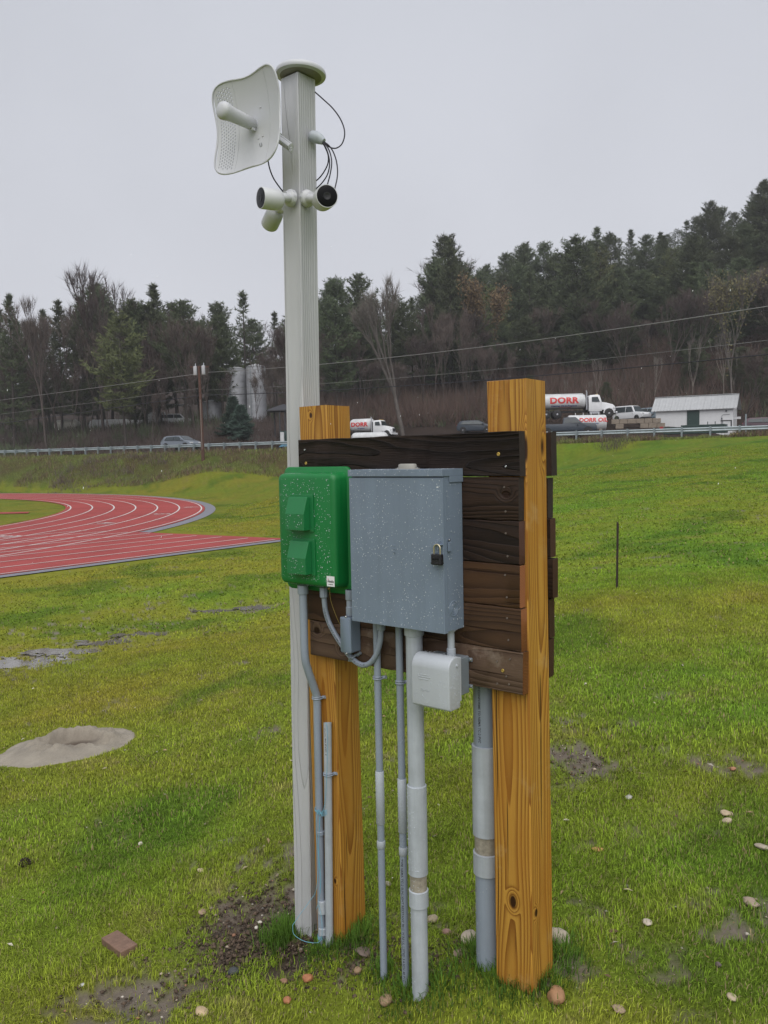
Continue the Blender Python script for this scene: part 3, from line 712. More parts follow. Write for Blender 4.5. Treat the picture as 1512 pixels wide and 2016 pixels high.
rough_post(-1.0250, -.8765, 0, .1425, -.6, 1.947, PL, 'farther yellow pine post behind the green box', twist=.02, tilt=-.012)

def board(u0, u1, y0, y1, z0, z1, mat, endmat, label=None, seed=0, sag=0.0):
    "a rough sawn board: edges waver a little, ends slightly splintered"
    rs_ = random.Random(seed); nx = 26; vs = []; fs = []; mb = MB()
    def e(s): return [(rs_.random()-.5)*s for _ in range(nx+1)]
    et, eb, ef = e(.0026), e(.0026), e(.0014)
    for i in range(nx+1):
        f = i/nx; u = u0+(u1-u0)*f; dz = sag*(f-.5)
        endw = (rs_.random()-.5)*.003 if i in (0, nx) else 0
        for k, (yy, zz) in enumerate(((y0+.0025, z0+eb[i]), (y0+ef[i], z0+.003+eb[i]), (y0+ef[i], z1-.003+et[i]), (y0+.0025, z1+et[i]), (y1, z1+et[i]), (y1, z0+eb[i]))):
            vs.append((u+endw*(1 if k % 2 else -1), yy, zz+dz))
    for i in range(nx):
        for k in range(6): k2 = (k+1) % 6; fs.append((i*6+k, (i+1)*6+k, (i+1)*6+k2, i*6+k2))
    mb.add(vs, fs); mb.mi = 1; mb.add([], [])
    mb.f.append(tuple(range(6))); mb.m.append(1); mb.f.append(tuple(range(nx*6, nx*6+6))[::-1]); mb.m.append(1)
    return part('board', mb, [mat, endmat], frame, smooth=35, label=label)
zs = [1.8154, 1.6690, 1.5262, 1.3828, 1.2412, 1.0980, .9560]
ends = [(-1.006, -.0085), (-.985, -.014), (-.98, -.0125), (-.975, -.0120), (-.978, -.0075), (-.968, -.004)]
labs = ['topmost board, stained nearly black with raised grain', 'second board from the top, dark brown', 'third board from the top, dark umber', 'fourth board from the top, brown with raw orange end', 'fifth board from the top, brown with raw orange end', 'lowest board, weathered brown with a knot at its left']
for i in range(6):
    board(ends[i][0], ends[i][1], -.038 + (.001 if i % 2 else 0), -.0005, zs[i+1]+.0013, zs[i]-.0009, BD[i], [END_D, END_D, END_M, END_O, END_O, END_O][i], labs[i], 10+i, sag=(-.002 if i else .0))
for i, (z1_, z0_, ue) in enumerate(((1.812, 1.665, .0090), (1.658, 1.522, -.006), (1.522, 1.388, .003), (1.384, 1.250, .011), (1.246, 1.112, -.003), (1.108, .975, -.006))):
    board(-.96, ue, .1430, .181, z0_, z1_, [END_D, BD[1], BD[2], BD[2], BD[2], BD[4]][i], [END_D, END_D, END_M, END_M, END_M, END_M][i], 'board on the rear side of the posts', 40+i)
for u, z, br in ((-.0859, 1.7423, 1), (-.0587, 1.7024, 0), (-.0652, 1.6349, 0), (-.0612, 1.5555, 0), (-.0613, 1.4842, 0), (-.0554, 1.4096, 0), (-.0656, 1.347, 0), (-.0599, 1.2737, 0), (-.0598, 1.2048, 0), (-.0558, 1.1327, 0),
                 (-.0783, 1.0277, 1), (-.10, 1.055, 0), (-.065, 1.01, 0), (-.055, .985, 0), (-.10, .98, 0), (-.965, 1.722, 1), (-.97, 1.775, 0), (-.62, 1.07, 0), (-.05, 1.07, 0)):
    mb = MB(); r = .0062 if br else .0036
    mb.lathe([(r*.4, -.001), (r, 0), (r, .0012), (r*.75, .0022), (r*.35, .0012)], 10, Matrix.Translation((u, -.0385, z)) @ Matrix.Rotation(PI/2, 4, 'X'))
    part('screw', mb, BRASS if br else (STEEL if z > 1.65 else SCREWD), frame, smooth=40, label='brass screw head' if br else None)

# ---------------------------------------------------------------- water beads
def beads(name, spots, parent, off, rmin=.0008, rmax=.0022, mat=None, label=None, lumps=True):
    "spots: (point, normal) in panel coordinates; low domes of water joined as one part"
    V = []; F = []; off = Vector(off)
    for p, nrm in spots:
        r = rmin+(rmax-rmin)*random.random()**2.2; nrm = Vector(nrm).normalized(); p = Vector(p)-off
        a = nrm.orthogonal().normalized(); b_ = nrm.cross(a); n0 = len(V); st = random.random()*6
        dn = Vector((0, 0, -1)); dn = dn-nrm*dn.dot(nrm); el = 1+random.random()*.5
        for rr, h in ((1, -.05), (.78, .45)):
            for k in range(6):
                q = st+k*PI/3; o = (a*math.cos(q)+b_*math.sin(q))*r*rr
                if dn.length > .3: o = o+dn.normalized()*o.dot(dn.normalized())*(el-1)
                V.append(p+o+nrm*r*h)
        V.append(p+nrm*r*.68)
        for k in range(6):
            k2 = (k+1) % 6; F.append((n0+k, n0+k2, n0+6+k2, n0+6+k)); F.append((n0+6+k, n0+6+k2, n0+12))
    me = bpy.data.meshes.new(name); me.from_pydata([tuple(v) for v in V], [], F); me.materials.append(mat or BEAD)
    me.polygons.foreach_set('use_smooth', [True]*len(me.polygons))
    o = link(name, me, parent); o['kind'] = 'stuff'; o['label'] = label or 'water beads'; return o
BEAD, nt, b = newmat('water_bead')
b.inputs['Base Color'].default_value = (.55, .60, .65, 1); b.inputs['Roughness'].default_value = .15; b.inputs['Transmission Weight'].default_value = .15; b.inputs['IOR'].default_value = 1.33
def on_rect(o, e1, e2, nrm, n, clump=True):
    o = Vector(o); e1 = Vector(e1); e2 = Vector(e2); out_ = []
    sx, sy = random.random()*50, random.random()*50
    while len(out_) < n:
        a, c = random.random(), random.random()
        if clump and vn(np.array([a*9+sx]), np.array([c*9+sy]), 5)[0] + random.random()*.8 < .62: continue
        out_.append((o+e1*a+e2*c, nrm))
    return out_
def drips(p0, p1, n, nrm=(0, 0, -1)):
    p0 = Vector(p0); p1 = Vector(p1); return [(p0.lerp(p1, (i+random.random()*.8)/n), nrm) for i in range(n)]

# ================================================================ green ventilated cabinet
GO = (-.89, -.04, 1.22)
green = pthing('green_cabinet', 'green plastic ventilated equipment box with two hooded vents, left of the grey metal box', 'equipment box', GO)
mb = MB(GO); X0, X1, Z0, Z1 = -1.045, -.733, 1.2505, 1.688
def rrect(x0, x1, z0, z1, r, n=5):
    pts = []
    for cx, cz, a0 in ((x1-r, z1-r, 0), (x0+r, z1-r, 90), (x0+r, z0+r, 180), (x1-r, z0+r, 270)):
        for k in range(n+1): a = rad(a0+90*k/n); pts.append((cx+r*math.cos(a), cz+r*math.sin(a)))
    return pts
def loft(mb, rings, cap0=True, cap1=True):
    n = len(rings[0]); vs = [v for r in rings for v in r]; fs = []
    for i in range(len(rings)-1):
        for k in range(n): k2 = (k+1) % n; fs.append((i*n+k, i*n+k2, (i+1)*n+k2, (i+1)*n+k))
    if cap0: fs.append(tuple(range(n))[::-1])
    if cap1: fs.append(tuple(range((len(rings)-1)*n, len(rings)*n)))
    mb.add(vs, fs)
rg = []
for y, d, r in ((-.055, -.010, .022), (-.060, .0005, .024), (-.108, .004, .026), (-.118, .0065, .024), (-.124, .013, .020), (-.1265, .023, .014)):
    rg.append([(x, y, z) for x, z in rrect(X0+d, X1-d, Z0+d, Z1-d, r)])
loft(mb, rg); part('housing', mb, GREEN, green, smooth=50)
mb = MB(GO); rg = []
for y, d in ((-.0395, 0), (-.050, 0), (-.0545, .004)): rg.append([(x, y, z) for x, z in rrect(-1.078+d, -.722-d, 1.222+d, 1.708-d, .03)])
loft(mb, rg); part('back_flange', mb, GREEN, green, smooth=50)
for (zt, du) in ((1.592, 0), (1.4245, .003)):
    mb = MB(GO); ua, ub = -.957+du, -.858+du; yb = -.1268
    mb.add([(ua-.008, yb-.006, zt+.012), (ub+.016, yb-.006, zt+.012), (ub+.016, yb-.006, zt-.128), (ua-.008, yb-.006, zt-.128), (ua-.008, yb, zt+.012), (ub+.016, yb, zt+.012), (ub+.016, yb, zt-.128), (ua-.008, yb, zt-.128)],
           [(0,1,2,3), (7,6,5,4), (0,4,5,1), (1,5,6,2), (2,6,7,3), (3,7,4,0)])
    h = part('vent_hood', mb, HOOD, green, bevel=.0015)
    mb = MB(GO); yf = yb-.006
    P_ = [(yf, zt+.004), (yf-.014, zt+.003), (yf-.035, zt-.060), (yf-.035, zt-.122), (yf, zt-.122)]
    mb.prism(P_, ua, ub, 'x'); part('hood_cowl', mb, HOOD, h, bevel=.0018)
mb = MB(GO); mb.add([(-.778, -.1276, 1.262), (-.7385, -.1276, 1.262), (-.7385, -.1276, 1.301), (-.778, -.1276, 1.301)], [(0, 1, 2, 3)])
mb.v = [v+Vector((-.006, 0, 0)) for v in mb.v]
stk = part('sticker', mb, PAPER, green)
for s_, sz, zz, mt_ in (('Altelix', .0125, 1.281, INKB), ('www.altelix.com', .0036, 1.270, INKB)):
    tm = text_mesh(s_, sz, .0001, .0003); tm.materials.append(mt_); o = link('lettering', tm, stk); o.location = (-.764+.89, -.1280+.04, zz-1.22); o.rotation_euler = (PI/2, 0, 0)
mb = MB(GO); mb.add([(-.7785, -.1279, 1.285), (-.7745, -.1279, 1.285), (-.7765, -.1279, 1.294)], [(0, 1, 2)]); part('red_mark', mb, INKR, stk)
sp = on_rect((-1.02, -.1268, 1.275), (.262, 0, 0), (0, 0, .39), (0, -1, 0), 620) + on_rect((-.7385, -.065, 1.27), (0, -.045, 0), (0, 0, .39), (1, 0, 0), 150)
sp += on_rect((-1.03, -.115, 1.684), (.28, 0, 0), (0, .05, 0), (0, 0, 1), 60)
sp += drips((-1.03, -.117, 1.2555), (-.75, -.117, 1.2555), 46) + drips((-1.03, -.108, 1.254), (-.75, -.105, 1.254), 24)
for zt in (1.592, 1.4245):
    sp += on_rect((-.955, -.149, zt-.02), (.09, 0, 0), (0, -.012, -.04), (0, -.9, .4), 14)+on_rect((-.955, -.168, zt-.12), (.09, 0, 0), (0, 0, .06), (0, -1, 0), 28)+drips((-.955, -.1665, zt-.122), (-.86, -.1665, zt-.122), 22)
beads('water_beads', sp, green, GO, .0007, .0018, label='water beads on the green box')

# ================================================================ grey load centre
EO = (-.43, -.04, 1.155)
UL, UR, YF, ZB, ZT = -.6365, -.2265, -.156, 1.155, 1.697
grey = pthing('electrical_enclosure', 'large grey steel electrical panel box with a rain lid and hanging padlock', 'electrical box', EO)
mb = MB(EO); mb.box(UL+.004, UR-.003, YF+.012, -.039, ZB, ZT-.014); part('enclosure_body', mb, BOX_GREY, grey, bevel=.002)
mb = MB(EO); mb.box(UL, UR-.0005, YF, YF+.0135, ZB-.003, ZT-.0285)
mb.box(UR-.003, UR-.0005, YF+.0135, YF+.020, ZB-.003, ZT-.034); part('door', mb, BOX_GREY, grey, bevel=.0018)
mb = MB(EO); mb.box(UL-.001, UR+.001, YF-.004, -.039, ZT-.0235, ZT); mb.box(UR-.0008, UR+.0012, -.118, -.0385, ZT-.045, ZT-.0236)
part('rain_lid', mb, BOX_GREY, grey, bevel=.0015)
mb = MB(EO); mb.add([(-.415+.048*math.cos(a)*1.0, -.098+.030*math.sin(a), ZT+h) for h, s in ((0, 1), (.003, 1)) for a in np.linspace(0, 2*PI, 24, endpoint=False)],
                    [tuple(range(24))[::-1], tuple(range(24, 48))]+[(k, (k+1) % 24, 24+(k+1) % 24, 24+k) for k in range(24)])
hb = part('hub_plate', mb, HUB, grey, smooth=40)
mb = MB(EO); rg = []
for sc_, h in ((1, .003), (1, .013), (.93, .0175), (.75, .0185)): rg.append([(-.415+.036*sc_*math.cos(a), -.098+.024*sc_*math.sin(a), ZT+h) for a in np.linspace(0, 2*PI, 24, endpoint=False)])
loft(mb, rg); part('hub_cap', mb, HUB, hb, smooth=40)
for du in (-.042, .042):
    mb = MB(EO); mb.lathe([(.004, .003), (.004, .006), (.0025, .007)], 8, Matrix.Translation((-.415+du, -.098, ZT))); part('screw', mb, STEEL, hb, smooth=40)
# raised maker's letters on the door, set on their side, as three raised glyphs
tm = text_mesh('ITE', .021, .0009, .0008, spacing=1.15); tm.materials.append(BOX_GREY)
o = link('raised_lettering', tm, grey); o.location = (-.436+.43, YF-.0002+.04, 1.423-1.155); o.rotation_euler = (PI/2, PI/2, 0)
# knockouts on the right cheek
kc = (UR-.003, -.100, 1.2285)
kn = None
for r0, r1 in ((.0265, .0235), (.0185, .0160), (.0105, .0088)):
    mb = MB(EO); vs = []; N_ = 28
    for rr, h in ((r0, 0), (r0-.0006, .0014), (r1+.0006, .0014), (r1, 0)):
        for k in range(N_): a = 2*PI*k/N_; vs.append((kc[0]+h, kc[1]+rr*math.cos(a), kc[2]+rr*math.sin(a)))
    mb.add(vs, [(i*N_+k, i*N_+(k+1) % N_, (i+1)*N_+(k+1) % N_, (i+1)*N_+k) for i in range(3) for k in range(N_)])
    part('knockout_ring', mb, BOX_GREY, grey, smooth=60)
mb = MB(EO); mb.box(-.262, -.2275, YF-.0125, YF+.001, 1.448, 1.451); mb.box(UR-.0005, UR+.006, YF+.022, YF+.040, 1.425, 1.455)
mb.box(-.2415, -.2385, YF-.016, YF+.001, 1.432, 1.462)
part('hasp', mb, BOX_GREY, grey, bevel=.0008)
mb = MB(EO); mb.lathe([(.0045, 0), (.0045, .003), (.003, .0042)], 10, Matrix.Translation((UR, YF+.031, 1.462)) @ Matrix.Rotation(PI/2, 4, 'Y')); part('rivet', mb, STEEL, grey, smooth=40)
mb = MB(EO); mb.box(-.2515, -.2445, YF-.0006, YF, 1.6365, 1.6395); part('sticker', mb, PAPER, grey)
sp = on_rect((UL+.005, YF, ZB+.003), (.40, 0, 0), (0, 0, .505), (0, -1, 0), 1050)+on_rect((UR-.0005, YF+.02, ZB+.003), (0, .09, 0), (0, 0, .50), (1, 0, 0), 150)
sp += on_rect((UL, YF-.004, ZT-.022), (.41, 0, 0), (0, 0, .021), (0, -1, 0), 70)+on_rect((UL, YF, ZT), (.41, 0, 0), (0, .1, 0), (0, 0, 1), 150)
sp += drips((UL, YF+.003, ZB-.003), (UR, YF+.003, ZB-.003), 78)+drips((UR-.002, YF+.02, ZB), (UR-.002, -.05, ZB), 14)+drips((UR, -.15, ZT-.0235), (UR, -.05, ZT-.0235), 9)
beads('water_beads', sp, grey, EO, .0006, .0018, label='water beads on the grey panel box')

# padlock hanging from the hasp
PO = (-.233, -.172, 1.382)
pad = pthing('padlock', 'black padlock with brassy shackle hanging on the grey panel box', 'padlock', PO)
mb = MB(PO); rg = []
bw = .0195
mb.box(-.240-bw, -.240+bw, -.1835, -.1655, 1.384, 1.420); part('lock_body', mb, BLACKP, pad, bevel=.003)
mb = MB(PO); mb.box(-.240-.015, -.240+.015, -.1842, -.1836, 1.396, 1.411); mb.box(-.240-bw-.0006, -.240+bw+.0006, -.1841, -.165, 1.3885, 1.3915); part('rubber_band', mb, BLACKP, pad, bevel=.0004)
mb = MB(PO); pth = [(-.2525, -.1745, 1.418), (-.2525, -.1745, 1.438)]+[(-.240-.0125*math.cos(a), -.1745, 1.438+.0135*math.sin(a)) for a in np.linspace(.25, PI-.25, 9)]+[(-.2275, -.1745, 1.438), (-.2275, -.1745, 1.418)]
mb.tube(pth, .0028, 10); part('shackle', mb, SHACK, pad, smooth=60)
tm = text_mesh('MASTER', .0072, .0003, .0001); tm.materials.append(BLACKG); o = link('raised_lettering', tm, pad); o.location = (-.240-PO[0], -.1844-PO[1], 1.4035-PO[2]); o.rotation_euler = (PI/2, 0, 0)

# ================================================================ small junction box
JO = (-.724, -.04, 1.012)
jb = pthing('junction_box', 'small narrow grey metal junction box below the green box', 'junction box', JO)
mb = MB(JO); mb.box(-.749, -.6985, -.086, -.039, 1.012, 1.1435); part('box_body', mb, BOX_GREY, jb, bevel=.003)
mb = MB(JO); rg = []
for y, d in ((-.0865, 0), (-.0955, 0), (-.098, .0025)): rg.append([(x, y, z) for x, z in rrect(-.7505+d, -.697-d, 1.0105+d, 1.1455-d, .007, 3)])
loft(mb, rg); part('box_cover', mb, BOX_GREY, jb, smooth=40)
for z, s in ((1.147, 1), (1.008, -1)):
    mb = MB(JO); mb.lathe([(.0045, 0), (.0045, .004), (.002, .006)], 10, Matrix.Translation((-.722, -.092, z)) @ Matrix.Rotation(PI/2, 4, 'X')); part('cover_screw', mb, STEEL, jb, smooth=40)

# ================================================================ outlet box with in-use cover
OO = (-.27, -.04, .89)
ob = pthing('outlet_box', 'light grey weatherproof outlet box with bubble cover under the panel box', 'outlet box', OO)
mb = MB(OO); mb.box(-.345, -.2105, -.094, -.039, .932, 1.0595); part('back_box', mb, ALU, ob, bevel=.003)
for z in (1.047, .9545):
    mb = MB(OO); mb.box(-.2105, -.196, -.043, -.0387, z-.0065, z+.0065); lug = part('mounting_lug', mb, ALU, ob, bevel=.0015)
    mb = MB(OO); mb.lathe([(.0045, 0), (.0045, .003), (.002, .0045)], 10, Matrix.Translation((-.201, -.043, z)) @ Matrix.Rotation(PI/2, 4, 'X')); part('lug_screw', mb, STEEL, lug, smooth=40)
mb = MB(OO); mb.box(-.352, -.2045, -.107, -.0945, .917, 1.066); part('cover_base', mb, COVER, ob, bevel=.003)
mb = MB(OO); prof = [(-.1075, .897), (-.165, .897), (-.1745, .903)]+[(-.1745+.0*k, .92) for k in range(1)]+[(-.132-.0425*math.cos(rad(t)), 1.032+.042*math.sin(rad(t))) for t in (0, 15, 30, 45, 60, 75, 90)]+[(-.1075, 1.070)]
mb.prism(prof, -.3555, -.2015, 'x'); cv = part('bubble_cover', mb, COVER, ob, bevel=.004, smooth=35, bseg=3)
mb = MB(OO); mb.box(-.290, -.268, -.160, -.12, .8960, .9055); mb.v = [v for v in mb.v]
part('cord_notch', mb, BLACKP, cv)
for z0_, z1_, a, c in ((.992, .995, -.325, -.283), (1.000, 1.003, -.325, -.275), (1.007, 1.010, -.319, -.283), (.9925, 1.0095, -.328, -.325)):
    mb = MB(OO); mb.box(a, c, -.1756, -.1738, z0_, z1_); part('raised_bar', mb, COVER, cv, bevel=.0004)
tm = text_mesh('TayMac', .0125, .0006, 0, shear=.3); tm.materials.append(COVER); o = link('raised_lettering', tm, cv); o.location = (-.300-OO[0], -.1746-OO[1], .957-OO[2]); o.rotation_euler = (PI/2, 0, 0)
mb = MB(OO); mb.lathe([(.0055, 0), (.0055, .003), (.004, .004)], 12, Matrix.Translation((-.2015, -.127, 1.044)) @ Matrix.Rotation(PI/2, 4, 'Y')); part('hinge_pin', mb, COVER, cv, smooth=40)
sp = on_rect((-.35, -.1748, .905), (.14, 0, 0), (0, 0, .125), (0, -1, 0), 110)+on_rect((-.2013, -.165, .905), (0, .05, 0), (0, 0, .12), (1, 0, 0), 70)+on_rect((-.35, -.13, 1.0735), (.14, 0, 0), (0, .025, 0), (0, 0, 1), 40)+drips((-.35, -.17, .897), (-.21, -.17, .897), 24)
beads('water_beads', sp, ob, OO, .0007, .0017, label='water beads on the outlet cover')

# ================================================================ conduits
def strap(mb_parent, u, y, z, r, wall_y, side=1, base=(0, 0, 0), mat=None):
    mb = MB(base); pts = []
    for a in np.linspace(-PI, 0, 11): pts.append((u+(r+.0016)*math.cos(a)*1, y+(r+.0016)*math.sin(a)))
    for dz, rr in ((0, .0036), (.0075, .0030)):
        mb.tube([(p[0], p[1], z+dz-.0038) for p in [(u-r-.0016, wall_y)]+pts+[(u+r+.0016, wall_y)]], rr, 6)
    mb.tube([(u+side*(r), wall_y-.003, z), (u+side*(r+.017), wall_y-.003, z+.003)], .0065, 8)
    o = part('strap', mb, mat or PVC, mb_parent, smooth=50)
    mb = MB(base); mb.lathe([(.003, 0), (.003, .003), (.0015, .004)], 8, Matrix.Translation((u+side*(r+.013), wall_y-.009, z)) @ Matrix.Rotation(PI/2, 4, 'X')); part('strap_screw', mb, STEEL, o, smooth=40)
def vprint(u, y, r, z0, z1, s_, parent, base, size=.012, ang=-20, mat=None, top=False):
    "lettering printed up the flank of a pipe"
    tm = text_mesh(s_, size, 0.0, .0002); tm.materials.append(mat or INKB)
    xs = [v.co.x for v in tm.vertices]; L = max(xs)-min(xs); k = (z1-z0)/L
    for v in tm.vertices:
        zz = (z0+z1)/2 - v.co.x*k; a = rad(ang)+v.co.y/r
        v.co = (u+(r+.0004)*math.sin(a)-base[0], y-(r+.0004)*math.cos(a)-base[1], zz-base[2])
    o = link('printed_text', tm, parent); return o
def conduit(label, u, y, r, zb, zt, mat, pieces=(), group=None, bend=None):
    base = (u, y, zb+.3); o = pthing('conduit', label, 'conduit', base, group); mb = MB(base)
    if bend is None: mb.tube([(u, y, zb), (u, y, zt)], r, 20)
    else: mb.tube(smooth_path(bend, 6), r, 18)
    part('pipe', mb, mat, o, smooth=50)
    for nm, z0, z1, rr, mt_ in pieces:
        mb = MB(base); mb.lathe([(rr*.90, z0), (rr, z0+.002), (rr, z1-.002), (rr*.90, z1)], 24, Matrix.Translation((u, y, 0))); part(nm, mb, mt_, o, smooth=40)
    return o, base
# c1: from the green box down the left post, stepping back on to it
bp = [(-.957, -.082, 1.24), (-.957, -.082, 1.10), (-.957, -.081, .965), (-.957, -.066, .905), (-.957, -.036, .83), (-.957, -.0195, .775), (-.959, -.0180, .66), (-.961, -.0180, .3), (-.966, -.018, -.40)]
c1, bs = conduit('grey plastic conduit bending back from the green box on to the farther post', -.957, -.0195, .0160, -.4, 1.2, PVC, (('coupling', -.115, -.060, .0185, PVC_OLD), ('tape_wrap', -.205, -.175, .0178, PVC_OLD), ('coupling', .225-.01, .232, .0172, PVC)), bend=bp)
mb = MB(bs); mb.lathe([(.020, 1.2105), (.0215, 1.214), (.0215, 1.246)], 20, Matrix.Translation((-.957, -.082, 0))); part('box_adapter', mb, PVC, c1, smooth=40)
strap(c1, -.958, -.0185, .782, .0160, 0, 1, bs)
# c2: open stub with pull string
base = (-.905, -.0185, -.2); c2 = pthing('conduit_stub', 'open-topped short grey conduit stub strapped to the farther post', 'conduit', base)
mb = MB(base); N_ = 20
p0, p1 = Vector((-.9265, -.019, -.45)), Vector((-.9025, -.0185, .690)); ax_ = (p1-p0).normalized(); vs = []
for rr, tt in ((.0160, 0), (.0160, 1), (.0132, 1), (.0132, .93)):
    c_ = p0.lerp(p1, tt)
    for k in range(N_): a = 2*PI*k/N_; vs.append((c_.x+rr*math.cos(a), c_.y+rr*math.sin(a), c_.z+(.004*math.cos(a+.7) if tt == 1 else 0)))
mb.add(vs, [(i*N_+k, i*N_+(k+1) % N_, (i+1)*N_+(k+1) % N_, (i+1)*N_+k) for i in range(3) for k in range(N_)]+[tuple(range(3*N_, 4*N_))])
part('pipe', mb, PVC_OLD, c2, smooth=50)
vprint(-.9055, -.0185, .0160, .56, .67, 'SCH 40 PVC 1', c2, base, .008, 15)
strap(c2, -.906, -.0185, .480, .0160, 0, 1, base)
vs_ = [(-.9005, -.0335, .694), (-.893, -.034, .685), (-.888, -.036, .64), (-.8915, -.037, .55), (-.896, -.038, .48), (-.903, -.039, .40), (-.915, -.040, .34), (-.93, -.042, .305)]
s1 = pthing('pull_string', 'thin pale blue pull string tied round the two left conduits', 'string', (-.93, -.04, -.2)); SO_ = (-.93, -.04, -.2)
def strand(pts, r=.0011): mb = MB(SO_); mb.tube(smooth_path(pts, 6), r, 5); return part('strand', mb, STRING, s1, smooth=60)
strand(vs_)
for k in range(5):
    dz = (k-2)*.0045; mb = MB(SO_); mb.tube(smooth_path([(-.979, -.020, .322+dz), (-.966, -.0375, .320+dz*.4), (-.945, -.034, .315-dz), (-.925, -.0390, .318+dz), (-.903, -.033, .328+dz)], 5), .0011, 5); part('strand', mb, STRING, s1)
strand([(-.945, -.038, .33), (-.952, -.046, .29), (-.958, -.042, .22), (-.951, -.039, .12), (-.946, -.04, .02), (-.952, -.041, -.04), (-.965, -.045, -.09)])
strand([(-.942, -.038, .31), (-.940, -.043, .26), (-.948, -.041, .15), (-.941, -.040, .05), (-.947, -.040, -.02)])
strand([(-.938, -.038, .30), (-.946, -.042, .20), (-.953, -.040, .10), (-.966, -.044, -.01), (-.990, -.06, -.06), (-1.020, -.09, -.115), (-1.04, -.11, -.155)])
strand([(-1.04, -.11, -.155), (-1.033, -.11, -.19), (-1.0, -.09, -.215), (-.965, -.060, -.225), (-.945, -.05, -.215), (-.935, -.048, -.185), (-.938, -.045, -.12), (-.955, -.042, -.07)])
for dz in (0, .005, .010): mb = MB(SO_); mb.tube(smooth_path([(-.985, -.02, -.222+dz), (-.967, -.0365, -.224+dz), (-.95, -.031, -.220+dz)], 5), .0012, 5); part('strand', mb, STRING, s1)
# c3 flexible conduit
base = (-.70, -.07, 1.0); c3 = pthing('flexible_conduit', 'U-shaped grey flexible conduit looping from the green box to the grey panel box', 'conduit', base)
mb = MB(base); fp = [(-.851, -.075, 1.235), (-.852, -.072, 1.19), (-.850, -.068, 1.15), (-.838, -.062, 1.105), (-.812, -.056, 1.060), (-.778, -.0535, 1.020), (-.738, -.055, .985), (-.695, -.060, .9665), (-.655, -.068, .968), (-.618, -.074, .988), (-.588, -.078, 1.025), (-.569, -.080, 1.075), (-.563, -.080, 1.13)]
mb.tube(smooth_path(fp, 7), .0102, 16); part('hose', mb, PVC, c3, smooth=60)
for (u, y, z0, z1) in ((-.851, -.075, 1.205, 1.245), (-.5635, -.080, 1.112, 1.150)):
    mb = MB(base); mb.lathe([(.013, z0), (.0155, z0+.003), (.0155, z1)], 8, Matrix.Translation((u, y, 0))); part('hose_fitting', mb, PVC, c3, smooth=30)
fpp = smooth_path(fp, 7)
tm = text_mesh('1/2 LIQUIDTIGHT FLEXIBLE NONMETALLIC CONDUIT (UL) 80C SUNLIGHT RES', .0085, 0, .0001); tm.materials.append(INKB)
xs = [v.co.x for v in tm.vertices]; x0 = min(xs); L = max(xs)-x0
for v in tm.vertices:
    f = 7*1.6+(v.co.x-x0)/L*7*6.6; i = int(f); p = fpp[i].lerp(fpp[i+1], f-i); t = (fpp[i+1]-fpp[i]).normalized(); a = v.co.y/.0105-.35
    side = Vector((0, -1, 0)).cross(t).normalized()*-1
    q = p+(Vector((0, -1, 0))*math.cos(a)+side*math.sin(a))*.0106; v.co = q-Vector(base)
link('printed_text', tm, c3)
mb = MB(base)
for k in (-1, 1): 
    p = Vector((-.728, -.056, .981)); mb.tube([p+Vector((k*.004-.010, .014, -.012)), p+Vector((k*.004-.008, -.008, -.010)), p+Vector((k*.004+.004, -.013, .004)), p+Vector((k*.004+.012, .004, .013)), p+Vector((k*.004+.014, .016, .014))], .003, 6)
mb.tube([(-.716, -.043, .992), (-.698, -.043, 1.004)], .0065, 8); stp = part('strap', mb, ALU, c3, smooth=50)
# c4, c9 short nipples
base = (-.7395, -.062, 1.14); c4 = pthing('conduit_nipple', 'short grey conduit nipple joining green box and small junction box', 'conduit', base)
mb = MB(base); mb.lathe([(.0125, 1.1455), (.0125, 1.245)], 18, Matrix.Translation((-.7245, -.068, 0))); part('pipe', mb, PVC, c4, smooth=50)
mb = MB(base); mb.lathe([(.014, 1.1455), (.0150, 1.148), (.0150, 1.180), (.0128, 1.182)], 18, Matrix.Translation((-.7245, -.068, 0))); part('coupling', mb, PVC, c4, smooth=40); mb = MB(base); mb.lathe([(.0145, 1.207), (.0160, 1.210), (.0160, 1.245)], 18, Matrix.Translation((-.7245, -.068, 0))); part('coupling', mb, PVC, c4, smooth=40)
base = (-.262, -.075, 1.06); c9 = pthing('conduit_nipple', 'short grey conduit nipple joining panel box and outlet box', 'conduit', base)
mb = MB(base); mb.lathe([(.0120, 1.060), (.0120, 1.160)], 18, Matrix.Translation((-.2605, -.073, 0))); part('pipe', mb, PVC_OLD, c9, smooth=50)
mb = MB(base); mb.lathe([(.0145, 1.060), (.0155, 1.063), (.0155, 1.084), (.0125, 1.086)], 18, Matrix.Translation((-.2605, -.073, 0))); part('coupling', mb, PVC_OLD, c9, smooth=40); mb = MB(base); mb.lathe([(.0145, 1.143), (.0155, 1.145), (.0155, 1.156)], 18, Matrix.Translation((-.2605, -.073, 0))); part('coupling', mb, PVC_OLD, c9, smooth=40)
